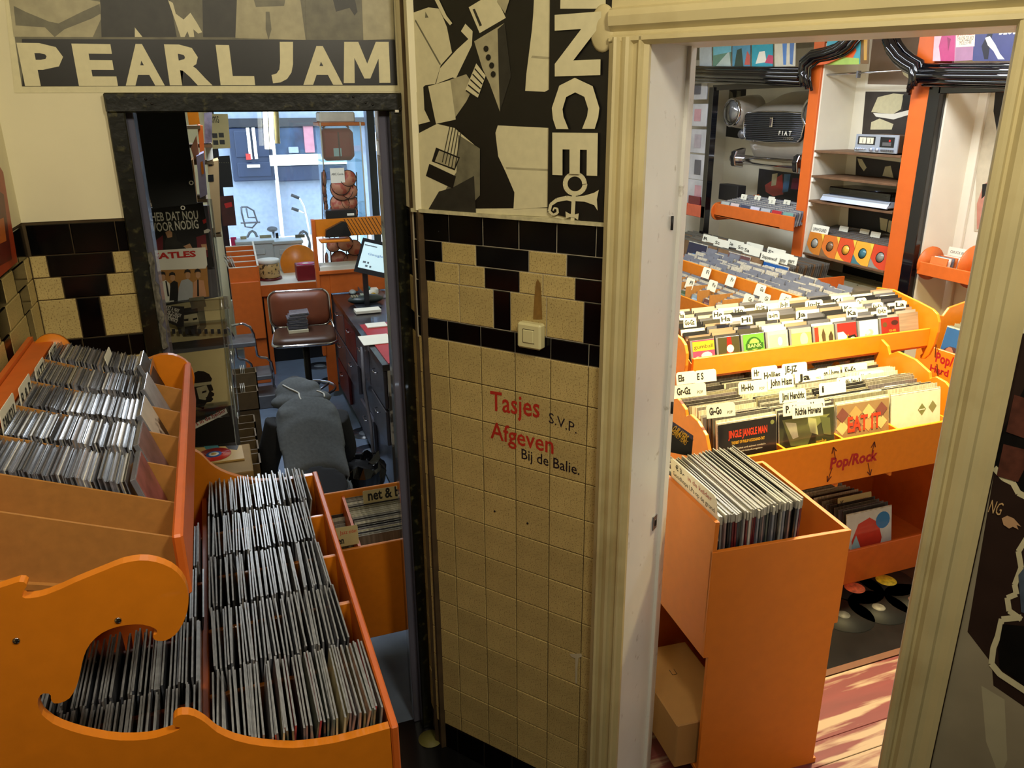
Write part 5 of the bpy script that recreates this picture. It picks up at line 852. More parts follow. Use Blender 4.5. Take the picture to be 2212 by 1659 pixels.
q = MB(); q.box(FX0, 3.8, FY + .005, 3.72, .80, .815, ORANGE); q.build('bottom', t)  # runs on unseen past the end panel to shade the lower bin
side = [(FY, .78), (FY, 1.06), (FY + .03, 1.12), (FY + .1, 1.16), (FY + .16, 1.17), (FY + .19, 1.15), (FY + .2, 1.18), (FY + .3, 1.22), (FY + .42, 1.23), (FY + .47, 1.2), (FY + .49, 1.24), (3.22, 1.28), (3.22, .78)]
for x in (FX0 + .09, FX1 - .01): q = MB(); q.prism([(x, y, z) for y, z in side], (.018, 0, 0), ORANGE); q.build('end_panel', t, bevel=.003)
# rear board with arched cut-outs carrying the CD tier
Yb_ = 3.24; hb = lambda pts: [hy(x, y, Yb_) for x, y in pts]
q = MB(); q.prism(hb([(1618, 880), (1620, 832), (1628, 826), (1640, 836), (1655, 838), (1672, 828), (1684, 812), (1690, 795), (1694, 770), (1746, 764), (1752, 785), (1765, 800), (1782, 804), (1796, 798), (1806, 784), (1812, 782), (1818, 792), (1816, 812), (1816, 860)]), (0, .018, 0), ORANGE); q.build('support_board', t, bevel=.002)
q = MB(); q.prism(hb([(1920, 860), (1912, 742), (1940, 738), (1938, 752), (1944, 776), (1958, 800), (1978, 816), (1996, 826), (2004, 845), (2004, 870)]), (0, .018, 0), ORANGE); q.build('support_board', t, bevel=.002)
q = MB(); q.prism(hb([(1440, 900), (1440, 838), (1452, 842), (1462, 856), (1476, 858), (1480, 866)]), (0, .018, 0), ORANGE); q.build('support_board', t)
TZ = lambda y: 1.19 + (y - 3.2) * .42
q = MB(); a = hy(1495, 779, 3.2); c = hy(2008, 704, 3.2); TX0, TX1 = a.x, c.x; q.bev(TX0, TX1, 3.19, 3.205, 1.19, 1.292, ORANGE, .003); q.build('tier_front', t)
q = MB(); q.prism([(TX0 - .02, 3.2, TZ(3.2)), (TX1, 3.2, TZ(3.2)), (TX1, 3.52, TZ(3.52)), (TX0 - .02, 3.52, TZ(3.52))], (0, 0, -.012), ORANGE_R); q.build('tier_floor', t)
q = MB(); q.bev(TX0 - .03, TX1 + .02, 3.52, 3.535, 1.22, 1.44, ORANGE, .003); q.build('tier_back', t)
ends = arc(0, 0, 1, -100, 100, 14)
for x, s_ in ((TX0 - .075, 1), (TX1, 1)):
    q = MB(); q.prism([(x, 3.62, 1.44), (x, 3.50, 1.452), (x, 3.3, 1.42), (x, 3.2, 1.40), (x, 3.165, 1.38), (x, 3.145, 1.34), (x, 3.142, 1.28), (x, 3.155, 1.2), (x, 3.175, 1.14), (x, 3.2, 1.11), (x, 3.225, 1.105), (x, 3.23, 1.125), (x, 3.215, 1.14), (x, 3.235, 1.17), (x, 3.3, 1.2), (x, 3.62, 1.25)], (.018, 0, 0), ORANGE); q.build('tier_end', t, bevel=.003)
SX = [hy(x_, y_, 3.2).x for x_, y_ in ((1500, 760),)][0]; pitch = (TX1 - SX) / 10 * .985
for i in range(11):
    x = SX + pitch * i - .004; q = MB(); q.prism([(x, 3.21, TZ(3.21)), (x, 3.21, TZ(3.21) + .06), (x, 3.52, TZ(3.52) + .105), (x, 3.52, TZ(3.52))], (.004, 0, 0), TAN); q.build('tier_divider', t)
# CD fronts: printed covers
def cov(c): return mat('cover_%d_%d_%d' % c, c, .3, noise=.1, scale=20, coat=.3)
def cdf_mesh(nm, base, prints, txt=()):       # CD standing in the x-z plane, face -y
    w, h, th = .142, .125, .0104; q = MB(); q.bev(-w / 2, w / 2, 0, th, 0, h, SHELL, .001); o = q.build(nm); q = MB(); q.box(-w / 2 + .012, w / 2 - .002, -.0006, 0, .002, h - .002, base); c = q.build('booklet', o)
    if prints or txt:
        q = MB(); l = -.0009
        for pts, m in prints: q.poly([(-.059 + x_ * .128, l, .002 + y_ * .121) for x_, y_ in pts], m); l -= .00015
        for s, x_, y_, hh, w_, m in txt: q.text(s, (-.059 + x_ * .128, l, .002 + y_ * .121), (1, 0, 0), (0, 0, 1), hh, m, w=w_)
        d = q.build('print', o)
    return o
R_ = lambda x0, y0, x1, y1: [(x0, y0), (x1, y0), (x1, y1), (x0, y1)]
B_ = lambda cx, cy, r, n=12, e=1.0: [(cx + r * math.cos(i * 6.283 / n), cy + r * e * math.sin(i * 6.283 / n)) for i in range(n)]
YEL = cov((214, 160, 40)); PNK = cov((190, 60, 96)); PKL = cov((226, 214, 190)); RDC = cov((186, 34, 30)); GRN = cov((84, 140, 50)); DGR = cov((40, 78, 30))
fronts = [('CD with a pink and yellow cover lettered gumball', PNK, [(R_(0, .55, 1, .95), YEL), (B_(.62, .34, .25, 14, .6), PKL), (B_(.2, .2, .13), PKL)], [('gumball', .06, .66, .02, .112, INK), ('...', .5, .3, .006, .03, INK)]),
          ('CD with a dark olive and red glossy cover', cov((60, 56, 34)), [([(.35, 0), (.7, 0), (.62, 1), (.42, 1)], cov((120, 30, 22))), (B_(.55, .5, .17), PKL)], []),
          ('CD with a green cover and the word BANK on a band', GRN, [(B_(.5, .5, .38, 20), DGR), (B_(.52, .56, .25), cov((120, 176, 80))), (R_(.1, .36, .95, .6), DGR)], [('BANK', .2, .42, .02, .085, cov((170, 190, 120)))]),
          ('CD with a pale cream cover of a faint figure', cov((208, 196, 160)), [(R_(.08, .1, .92, .85), cov((196, 180, 140))), (B_(.6, .55, .12, 12, 1.6), PKL)], []),
          ('CD with a yellow-green cover of a pale head', cov((188, 180, 90)), [(B_(.62, .5, .2, 14, 1.5), cov((214, 206, 150))), (R_(0, .8, 1, 1), cov((206, 200, 140)))], []),
          ('CD with a brown cover of two raised hands', cov((176, 160, 116)), [(R_(0, .1, .2, .95), cov((150, 46, 30))), ([(.4, .1), (.55, .1), (.55, .6), (.45, .9), (.35, .6)], cov((70, 56, 36))), ([(.75, .05), (.9, .05), (.95, .5), (.85, .75), (.7, .5)], cov((60, 50, 34)))], []),
          ('CD with a red cover of an abstract white bird shape', RDC, [([(0, .6), (.3, .62), (.5, .4), (.35, .1), (0, .2)], WHT), ([(.38, .1), (.55, .5), (.6, .25), (.5, .0), (.4, .0)], YEL), (B_(.8, .25, .16, 12, .7), cov((150, 180, 200))), ([(.5, .4), (.9, .45), (1, .3), (.95, .1), (.6, .05)], BLK), (B_(.78, .24, .17, 12, .6), cov((170, 196, 210)))], []),
          ('CD with a white cover of a tangled pencil drawing', cov((220, 218, 206)), [(B_(.5 + .1 * math.cos(i), .35 + .1 * math.sin(i * 2), .2 - .015 * i, 7, .8), cov((150, 150, 144)) if i % 2 else cov((206, 204, 196))) for i in range(6)], []),
          ('CD with a dark red blotched cover and yellow lettering', cov((132, 32, 22)), [(B_(.75, .75, .2, 9, .6), cov((60, 26, 18))), (B_(.2, .7, .12), cov((86, 60, 30)))], [('THE', .4, .35, .012, .05, YEL), ('SOUNDS', .34, .22, .012, .065, YEL), ('BEST', .4, .09, .012, .05, YEL)])]
cdq = None
def cdcopies(M, lab, grp):
    global cdq
    if cdq is None:
        w, h, th = .142, .125, .0104; q = MB(); q.box(-w / 2, w / 2, 0, .0016, 0, h, BOOK); q.box(-w / 2 + .002, w / 2 - .002, .0016, .004, .002, h - .002, SHELL); q.box(-w / 2, w / 2, .004, th - .0004, 0, h - .002, SHELL); cdq = q.build('compact_disc'); cdq.matrix_world = M; tag(cdq, lab, 'CD', grp); return
    put(cdq, M, lab, 'CD', grp)
for i in range(10):
    xm = SX + pitch * (i + .5) + .002; yy = 3.222
    if i < 9:
        lab, base, pr_, tx_ = fronts[i]; o = cdf_mesh('compact_disc', base, pr_, tx_); o.matrix_world = Matrix.Translation((xm, yy, TZ(yy) + .045)) @ Matrix.Rotation(math.radians(-16), 4, 'X'); tag(o, lab + ', island tier front', 'CD')
    n = 11
    for k_ in range(n):
        yy = 3.238 + .022 * k_; cdcopies(Matrix.Translation((xm + rnd.uniform(-.003, .003), yy, TZ(yy) + .043 + rnd.uniform(0, .008))) @ Matrix.Rotation(math.radians(-16 + rnd.uniform(-2, 2)), 4, 'X'), '%s CD behind the front, slot %s of the island CD tier' % (nth(k_ + 1), ('one', 'two', 'three', 'four', 'five', 'six', 'seven', 'eight', 'nine', 'ten')[i]), 'CDs on the island tier')
WC2 = mat('white_index_card', (226, 224, 206), .5, noise=.03)
def ic(px, py, wpx, txt, Y, hm, lab=None, bold=.02, where='on the island CD tier', slope_=-.10, extra=(), fw=None):
    """index card whose lower left corner shows at (px, py)"""
    a = hy(px, py, Y); c = hy(px + wpx, py + slope_ * wpx, Y); card('index_card', lab or 'white index card lettered %s %s' % (txt if txt not in ('Ha', 'La') else 'capital ' + txt, where), a, c - a, (0, .25, 1), (c - a).length, hm, [(txt, .1, .26, hm * .55, fw or .75, INK, bold + .01)] + list(extra), WC2, corner=.012)
for a in ((1477, 708, 28, 'Gu-Gz', 3.26), (1468, 692, 12, 'ha', 3.4), (1540, 690, 24, 'He', 3.40), (1556, 700, 26, 'Ha', 3.32), (1600, 702, 26, 'Hi', 3.3), (1585, 682, 24, 'Ho', 3.42), (1632, 674, 24, 'in-iz', 3.44), (1658, 692, 26, 'ia-im', 3.32), (1682, 668, 24, 'Jb-Jn', 3.44), (1720, 690, 24, 'Ja', 3.32), (1740, 668, 38, 'Jo-Jz', 3.42), (1797, 660, 24, 'Ki', 3.44), (1822, 676, 22, 'Ke', 3.36), (1829, 686, 24, 'Ka', 3.28), (1838, 656, 22, 'LA', 3.46), (1850, 662, 22, 'Ks-Kz', 3.40), (1884, 672, 24, 'Kn-Ko', 3.34), (1894, 682, 23, 'Kh-Km', 3.26), (1900, 656, 36, 'Le', 3.42), (1933, 668, 24, 'La', 3.3)):
    ic(*a, .046)
# LPs: four columns, one printed front each
def lpfront(lab, xm, base, prints, txt, yy=2.672, z=.83, w=.318, rx=-10, M=None):
    q = MB(); q.bev(-w / 2, w / 2, 0, .006, 0, .318, LPE, .001); o = one('lp_record', q, lab, 'record'); q = MB(); q.box(-w / 2 + .002, w / 2 - .002, -.0006, 0, .002, .310, base); q.build('cover', o); q = MB(); l = -.0009
    for pts, m in prints: q.poly([(-.157 + x_ * .314, l, .002 + y_ * .308) for x_, y_ in pts], m); l -= .0002
    for T_ in txt: s, x_, y_, hh, w_, m = T_[:6]; q.text(s, (-.157 + x_ * .314, l, .002 + y_ * .308), (1, 0, 0), (0, 0, 1), hh, m, w=w_, bold=T_[6] if len(T_) > 6 else 0)
    if prints or txt: q.build('print', o)
    o.matrix_world = M or (Matrix.Translation((xm, yy, z)) @ Matrix.Rotation(math.radians(rx), 4, 'X')); return o
cm = [(colx[i] + colx[i + 1]) / 2 for i in range(4)]
OLV = cov((120, 124, 70)); ORG2 = cov((206, 60, 30))
lpfront('black LP sleeve lettered Jingle Jangle Man at the front of the first column', cm[0], cov((30, 26, 24)), [([(.42, .0), (.5, .16), (.58, .1), (.66, .2), (.72, .12), (.74, 0)], PKL), (B_(.93, .92, .035, 10), OLV)], [('JINGLE JANGLE MAN', .17, .78, .034, .21, ORG2, .03), ('THE BEST OF PHILLIP GOODHAND-TAIT', .22, .68, .014, .18, YEL, .02), ('songs and ballads words and music recorded in', .2, .60, .008, .19, PKL), ('the studio with friends all arrangements', .24, .55, .008, .16, PKL)])
lpfront('glossy olive and black LP sleeve with painted glare patches in the second column', cm[1], cov((56, 58, 36)), [([(.05, .92), (.2, .5), (.5, .46), (.62, .7), (.92, .9)], OLV), ([(.1, .88), (.24, .6), (.34, .62), (.3, .84)], cov((206, 206, 170))), ([(.5, .9), (.56, .66), (.7, .6), (.66, .86)], cov((170, 172, 120))), ([(.74, .88), (.8, .6), (.94, .56), (.92, .84)], cov((90, 96, 56)))], [('mydae', .66, .47, .02, .06, YEL)])  # reflections on this glossy sleeve are painted as pale print patches
lpfront('gold patterned LP sleeve lettered EAT IT in the third column', cm[2], cov((150, 120, 80)), [([(.1 + .25 * (i % 4), .64 + .2 * (i // 4) - .12), (.22 + .25 * (i % 4), .64 + .2 * (i // 4)), (.1 + .25 * (i % 4), .64 + .2 * (i // 4) + .12), (-.02 + .25 * (i % 4), .64 + .2 * (i // 4))], cov(((200, 180, 120), (120, 70, 60), (206, 150, 90))[i % 3])) for i in range(8)], [('EAT IT', .2, .56, .075, .2, ORG2, .03)])
lpfront('plain white LP sleeve with two small diamond stickers in the fourth column', cm[3], cov((224, 214, 190)), [(B_(.62, .72, .085, 4, 1.2), OLV), (B_(.84, .74, .085, 4, 1.2), cov((130, 128, 80))), (R_(.56, .71, .68, .73), PKL)], [])
for i in range(4):
    for k_ in range(26 if i < 3 else 24):
        yy = 2.682 + .019 * k_; zl = .83 + .012 * math.sin(k_ * .9) + rnd.uniform(0, .012) - (.0 if k_ < 22 else .01); xo = cm[i] + rnd.uniform(-.004, .004) - (.0 if i else .004)
        LP(Matrix.Translation((xo, yy, zl)) @ Matrix.Rotation(math.radians(-10 + rnd.uniform(-1, 1)), 4, 'X'), '%s LP behind the front one in the %s column of the island browser' % (nth(k_ + 1), ('first', 'second', 'third', 'fourth')[i]), 'LPs in the island browser')
for a in ((1527, 905, 62, 'Gi~Go', 2.70, 'POP'), (1456, 862, 70, 'Gr-Gz', 2.88, 'POP'), (1596, 853, 62, 'Hi~Ho', 2.90, 'POP'), (1659, 842, 56, 'John Hiatt', 2.94), (1684, 872, 58, 'Jimi Hendrix', 2.80), (1692, 900, 60, 'P. Ha', 2.71), (1722, 894, 60, 'Nina Hagen', 2.73), (1770, 855, 58, 'i', 2.86), (1808, 842, 54, 'Incredible String B', 2.92), (1858, 872, 56, 'Humble bums', 2.79), (1910, 860, 56, 'Je~Jz', 2.84, 'POP'), (1872, 842, 54, 'Elton John', 2.94), (1940, 832, 54, 'Jethro Tull', 2.98), (1960, 840, 52, 'Jefferson Airplane', 2.94), (1856, 829, 54, 'Ka~Kh', 3.0, 'POP'), (1820, 813, 54, 'Ki~Kn', 3.1, 'POP'), (1764, 822, 52, 'Japan / Jarre', 3.06), (1718, 830, 62, 'Ja', 3.02, 'POP/ROCK'), (1646, 826, 50, 'Hollies', 3.06), (1624, 820, 56, 'Hr', 3.12), (1690, 812, 54, 'JE-JZ', 3.14), (1462, 832, 42, 'Els', 3.06), (1502, 828, 46, 'E S', 3.07), (1712, 905, 66, 'Richie Havens', 2.69)):
    px, py, wp, s, Y = a[:5]; ic(px, py, wp, s, Y, .06, None, .025, 'in the island LP browser', -.12, [(a[5], .72, .2, .014, .18, INK)] if len(a) > 5 else (), .42 if len(a) > 5 else (.08 if len(s) == 1 else min(.84, .1 * len(s))))
# dark sleeve card lettered players beside the crate
sheet_poster('lp_record', 'black LP lettered PLAYERS EARLY YEARS half hidden by the doorway lining', PY(2.45), [(1442, 903), (1496, 940), (1492, 985), (1442, 975)], BLK, [([(1442, 903), (1496, 940), (1498, 952), (1442, 912)], mat('print_slate', (66, 58, 76), .4))], [('O PLAYERS', (1450, 930), (1480, 954), .028, YEL, .03), ('EARLY YEARS', (1452, 938), (1480, 962), .022, YEL)], off=.006)['category'] = 'record'
# lower bin of the island with a few LPs
t = thing('lower_bin', 'orange floor-level LP bin under the Pop/Rock panel', 'record bin', (2.8, 2.95, 0)); q = MB(); q.bev(2.2, 3.8, 2.84, 2.856, .0, .21, ORANGE_R, .003); q.build('front_panel', t)
q = MB(); q.box(2.2, 3.8, 2.856, 3.5, .03, .045, ORANGE_R); q.build('bottom', t); q = MB(); q.box(2.2, 3.8, 3.5, 3.516, 0, .78, ORANGE_R); q.build('back_panel', t)
for x in (2.585, 3.0): q = MB(); q.box(x, x + .012, 2.856, 3.5, .045, .2, ORANGE_R); q.build('divider', t)
q = MB(); q.box(3.78, 3.8, 2.86, 3.5, 0, .777, ORANGE_R); q.build('side_panel', t)
lpfront('white LP sleeve with a red face and a blue round sticker, low bin', 3.2, cov((196, 200, 196)), [([(.15, .2), (.1, .5), (.25, .8), (.5, .88), (.7, .75), (.78, .45), (.7, .15), (.5, .05)], cov((190, 56, 40))), ([(.5, .1), (.62, .3), (.7, .1)], WHT), (B_(.8, .78, .16, 16), cov((40, 116, 176))), ([(.12, .1), (.3, .35), (.2, .6), (.1, .4)], cov((150, 190, 200)))], [], 2.90, .05)
for k_ in range(17): LP(Matrix.Translation((3.2 - .006 * k_, 2.92 + .026 * k_, .05 + rnd.uniform(0, .01))) @ Matrix.Rotation(math.radians(-12), 4, 'X'), '%s LP behind the red face sleeve in the low bin' % nth(k_ + 1), 'LPs in the low bin')
card('index_card', 'cream index card lettered K in the low bin', (3.08, 3.06, .33), (1, 0, 0), (0, .2, 1), .24, .07, [('K', .08, .25, .035, .1, INK, .03), ('POP/ROCK', .5, .4, .014, .4, CR)], WARMG); card('index_card', 'pale index card lettered L at the back of the low bin', (2.98, 3.3, .36), (1, 0, 0), (0, .2, 1), .26, .07, [('L', .1, .25, .035, .07, INK, .03)], WARMG)
# ---- second CD unit running away from us
VX, VB = 3.4, 3.6; t = thing('cd_unit', 'long orange CD unit running along the aisle behind the island', 'CD rack', (3.6, 4.9, 0)); vz = 1.06
q = MB(); q.bev(VX, VX + .015, 4.05, 6.2, vz - .1, vz, ORANGE, .003); q.build('front_panel', t); q = MB(); q.bev(VB + .08, VB + .095, 4.0, 6.2, vz - .05, 1.25, ORANGE, .003); q.build('middle_board', t); q = MB(); q.prism([(VX, 4.05, vz - .1), (VB + .1, 4.05, vz + .02), (VB + .1, 6.2, vz + .02), (VX, 6.2, vz - .1)], (0, 0, -.012), ORANGE); q.build('floor_board', t)
q = MB(); q.box(VX + .05, VB + .5, 4.1, 6.2, .0, vz - .13, ORANGE_R); q.build('base', t)
covs = [(150, 60, 90), (196, 120, 90), (60, 50, 110), (40, 96, 170), (170, 150, 140), (90, 60, 60), (120, 150, 170), (60, 90, 70), (180, 40, 60), (110, 100, 150), (150, 160, 90), (80, 80, 90)]
MYX = Matrix.Rotation(math.radians(-90), 4, 'Z')          # faces -x
for i in range(12):
    ym = 4.18 + .165 * i; c = covs[i]; o = cdf_mesh('compact_disc', cov(c), [(R_(.1, .3, .9, .8), cov(tuple(min(255, v + 50) for v in c))), (B_(.5, .5, .2), cov(tuple(int(v * .6) for v in c)))]); o.matrix_world = Matrix.Translation((VX + .022, ym, vz - .095)) @ MYX @ Matrix.Rotation(math.radians(-20), 4, 'X'); tag(o, 'CD front, %s from the near end of the aisle CD unit' % nth(i + 1), 'CD', 'front CDs of the aisle unit')
    q = MB(); q.box(VX + .01, VB + .08, ym + .08, ym + .084, vz - .07, vz + .08, TAN); q.build('divider', t)
q = MB()
for i in range(12):
    for k_ in range(9):
        yy = 4.18 + .165 * i; x = VX + .04 + .026 * k_; T = Matrix.Translation((x, yy, vz - .09 + .011 * k_)) @ MYX @ Matrix.Rotation(math.radians(-20), 4, 'X'); q.box(-.071, .071, 0, .009, 0, .125, SHELL if k_ % 2 else BOOK, T)
    for k_ in range(14): x = VB + .11 + .03 * k_; T = Matrix.Translation((x, yy, vz + .02 + .005 * k_)) @ MYX @ Matrix.Rotation(math.radians(-20), 4, 'X'); q.box(-.071, .071, 0, .009, 0, .125 + rnd.uniform(-.02, .02), SHELL if k_ % 3 else BOOK, T)
tag(one('compact_discs', q, 'rows of CDs filling the aisle CD unit behind its front covers', 'CDs'), kind='stuff')
for i, (s, x, y, m) in enumerate((('Fo', 3.47, 5.55, 0), ('Fl', 3.46, 5.3, 0), ('Fu', 3.52, 5.08, 0), ('Fi', 3.64, 5.35, 0), ('Fr', 3.64, 5.02, 0), ('Ga', 3.64, 4.66, 0), ('Ge', 3.5, 4.6, 0), ('Gi', 3.56, 4.5, 0), ('Gl-Gn', 3.62, 4.36, 0), ('Go', 3.48, 4.42, 0), ('Gr', 3.64, 4.15, 0), ('Fa', 3.55, 5.8, 0), ('Es', 3.62, 5.78, 0), ('Eu', 3.62, 5.98, 0))):
    card('index_card', 'small white index card lettered %s in the aisle CD unit' % s, (x, y + .05, vz + .03 + (x - 3.4) * .35), (0, -1, 0), (.3, 0, 1), .11, .085, [(s, .5, .45, .03, .35, INK, .02)], WC2, corner=.012)
# ---- wall units along the right wall (plane X = 4.7)
WX = 4.7; WB = 5.06; WSH = mat('shelf_edge_brown', (104, 74, 48), .6, noise=.3, scale=12)
def wy(px, py, X=WX): p = hx(px, py, X); return p.y, p.z
t = thing('wall_shelving', 'cream wall shelving between orange posts with four brown shelves', 'shelving', (4.9, 5.1, 0))
ORP2 = mat('orange_post_paint', (206, 96, 30), .4, noise=.05)
for y0, y1, top in ((4.40, 4.56, 3.0), (5.50, 5.62, 3.0)): q = MB(); q.bev(WX, WB, y0, y1, 0, top, ORP2, .004); q.build('post', t)
q = MB(); q.box(WB, WB + .03, 4.3, 5.62, 0, 3.1, OFFW); q.build('back_panel', t); q = MB(); q.box(WX + .02, WB, 5.485, 5.5, .9, 2.95, OFFW); q.box(WX + .05, WB, 4.56, 4.575, .9, 2.95, OFFW); q.build('side_lining', t)
sz_ = []
for (x0, y0), (x1, y1) in (((1756, 318), (1952, 344)), ((1748, 374), (1948, 404)), ((1740, 427), (1938, 464)), ((1728, 543), (1922, 590))):
    z = (wy(x0, y0)[1] + wy(x1, y1)[1]) / 2; sz_.append(z); q = MB(); q.bev(WX + .01, WB, 4.575, 5.485, z - .018, z, WSH, .002); q.build('shelf', t)
for z in (sz_[0], sz_[1], sz_[2], sz_[3]): q = MB(); q.box(WX + .01, WX + .06, 5.46, 5.485, z - .05, z - .018, WHT); q.build('bracket', t)
q = MB(); a = wy(1770, 162); c = wy(1972, 160); q.tube([(WX + .05, a[0] + .02, a[1]), (WX + .05, c[0], a[1])], .008, STEEL); q.build('hanging_rail', t)
for px in (1772, 1842): y_, z_ = wy(px, 162); q = MB(); q.box(WX + .04, WX + .07, y_ - .008, y_ + .008, z_ - .02, z_ + .03, GREYM); q.build('rail_bracket', t)
# cassette deck and record player
z = sz_[0]; y1 = wy(1842, 300)[0]; y0 = wy(1934, 300)[0]; t = thing('cassette_deck', 'silver-fronted cassette deck with brown case on the top brown shelf', 'cassette deck', (4.85, (y0 + y1) / 2, z)); DKX = WX + .03
q = MB(); q.bev(DKX + .01, WB - .05, y0, y1, z + .01, z + .135, mat('walnut_case', (82, 54, 32), .5, noise=.2), .003); q.build('case', t); ALU = mat('brushed_aluminium', (186, 196, 214), .35, .6, noise=.06); q = MB(); q.bev(DKX, DKX + .012, y0, y1, z + .008, z + .138, ALU, .002); q.build('front_plate', t)
W_ = y1 - y0; fy = lambda u: y1 - W_ * u
for u0, u1 in ((.1, .26), (.28, .44)): q = MB(); q.box(DKX - .002, DKX, fy(u1), fy(u0), z + .07, z + .115, mat('meter_face', (220, 214, 190), .4)); q.box(DKX - .0026, DKX - .002, fy(u0 + .09), fy(u0 + .08), z + .075, z + .108, INK); q.build('level_meter', t)
q = MB(); q.box(DKX - .001, DKX + .001, fy(.48), fy(.06), z + .062, z + .122, BLK); q.build('meter_frame', t)
q = MB(); q.box(DKX - .003, DKX + .001, fy(.92), fy(.6), z + .05, z + .122, BLK); q.box(DKX - .0035, DKX - .003, fy(.86), fy(.66), z + .06, z + .085, GREYM); q.box(DKX - .0035, DKX - .003, fy(.84), fy(.8), z + .09, z + .105, RED); q.build('cassette_door', t)
for u in (.05, .1, .42, .56): q = MB(); q.lathe([(.010 + .004 * (u > .4), 0), (.010 + .004 * (u > .4), .014)], ALU, 14, frame((DKX, fy(u), z + .03), (0, 1, 0), (0, 0, 1), (-1, 0, 0))); q.build('knob', t)
for i in range(6): q = MB(); q.bev(DKX - .01, DKX, fy(.64 + .05 * i + .042), fy(.64 + .05 * i), z + .02, z + .034, GREYM, .001); q.build('key', t)
for u in (.17, .22, .26): q = MB(); q.lathe([(.004, 0), (.004, .02)], STEEL, 8, frame((DKX, fy(u), z + .03), (0, 1, 0), (0, 0, 1), (-1, 0, 0))); q.build('switch', t)
z = sz_[2]; y1 = wy(1772, 425)[0]; y0 = wy(1944, 440)[0] + .12; t = thing('record_player', 'silver record player with a smoked lid on the third brown shelf', 'record player', (4.85, (y0 + y1) / 2, z))
q = MB(); q.bev(WX + .02, WB - .02, y0, y1, z + .015, z + .06, ALU, .004); q.build('plinth', t); q = MB(); q.prism([(WX + .0, y1, z + .015), (WX + .03, y1, z + .06), (WX + .03, y0, z + .06), (WX + .0, y0, z + .015)], (.01, 0, -.004), ALU); q.build('control_strip', t)
SMK = glassy('smoked_lid', (.16, .17, .2), .2); q = MB(); q.bev(WX + .05, WB - .03, y0 + .02, y1 - .03, z + .06, z + .125, SMK, .008); q.build('lid', t); q = MB(); q.lathe([(.13, 0), (.13, .012), (.12, .015)], INK, 36, Matrix.Translation((WX + .19, (y0 + y1) / 2 + .05, z + .062))); q.build('platter', t)
q = MB(); q.tube([(WX + .3, y0 + .09, z + .085), (WX + .25, y0 + .08, z + .085), (WX + .12, y0 + .12, z + .08)], .004, STEEL); q.build('tonearm', t)
for y_ in (y0 + .04, y1 - .04): q = MB(); q.lathe([(.018, 0), (.018, .016)], INK, 14, Matrix.Translation((WX + .06, y_, z))); q.build('foot', t)
# singles in orange company sleeves with round holes on the lowest shelf
z = sz_[3]; CS = [((196, 120, 40), (150, 150, 140)), ((206, 110, 40), (120, 90, 60)), ((206, 74, 36), (226, 170, 60)), ((220, 160, 50), (60, 110, 120)), ((196, 60, 30), (130, 130, 120))]
def sleeve7(lab, y, base, mark, x=WX + .02, zz_=None):
    n_ = 24; r, w, h = .042, .178, .178; q = MB(); ou = []
    for i in range(n_):
        a = 6.2832 * i / n_; m_ = max(abs(math.cos(a)), abs(math.sin(a))); ou.append((math.cos(a) / m_ * w / 2, math.sin(a) / m_ * h / 2))
    P = [(0, -u, h / 2 + v) for u, v in ou] + [(0, -r * math.cos(6.2832 * i / n_), h / 2 + r * math.sin(6.2832 * i / n_)) for i in range(n_)]
    P += [(.003, p[1], p[2]) for p in P[:n_]]; q.add(P, [(i, (i + 1) % n_, n_ + (i + 1) % n_, n_ + i) for i in range(n_)] + [(2 * n_ + i, 2 * n_ + (i + 1) % n_, (i + 1) % n_, i) for i in range(n_)], cov(base)); o = one('single_record', q, lab, 'record')
    q = MB(); q.lathe([(.085, 0), (.085, .0015)], VINYL, 28, frame((.0026, 0, h / 2), (0, 1, 0), (0, 0, 1), (-1, 0, 0))); q.lathe([(.036, .0016), (.036, .002), (.004, .002)], cov(mark), 20, frame((.0026, 0, h / 2), (0, 1, 0), (0, 0, 1), (-1, 0, 0))); q.build('disc', o)
    q = MB(); q.poly([(-.0005, .089, .0), (-.0005, .089, .07), (-.0005, .03, .02), (-.0005, -.02, 0)], cov(mark)); q.poly([(-.0005, -.089, .178), (-.0005, -.089, .12), (-.0005, -.05, .178)], cov((226, 190, 70))); q.build('print', o)
    o.matrix_world = Matrix.Translation((x, y, (zz_ or z) + .001)) @ Matrix.Rotation(math.radians(12), 4, 'Y'); return o
for i, (b_, m_) in enumerate(CS): sleeve7('orange company sleeve single with a round hole, %s from the left on the shelf' % nth(i + 1), 5.385 - .182 * i, b_, m_)
q = MB()
for i in range(5):
    for k_ in range(22): q.box(-.0015, .0015, -.087, .087, 0, .18, SLV if k_ % 3 else PAPS, Matrix.Translation((WX + .04 + .012 * k_, 5.385 - .182 * i, z + .001 + .002 * k_)) @ Matrix.Rotation(math.radians(12), 4, 'Y'))
tag(one('singles', q, 'singles packed behind the orange company sleeves on the lowest brown shelf', 'records'), kind='stuff')
card('index_card', 'white card lettered UNWOUND above the first orange company sleeve', (WX + .06, 5.47, z + .165), (0, -1, 0), (.2, 0, 1), .2, .075, [('UNWOUND', .08, .3, .028, .8, INK, .02)], WC2)
for i, yy in enumerate((5.3, 5.1, 4.95, 4.75)): card('index_card', 'blank white index card behind the company sleeves, %s from the left' % nth(i + 1), (WX + .2 + .03 * (i % 2), yy, z + .19), (0, -1, 0), (.2, 0, 1), .1, .05, [('. . .', .2, .4, .01, .6, INK)], WC2)
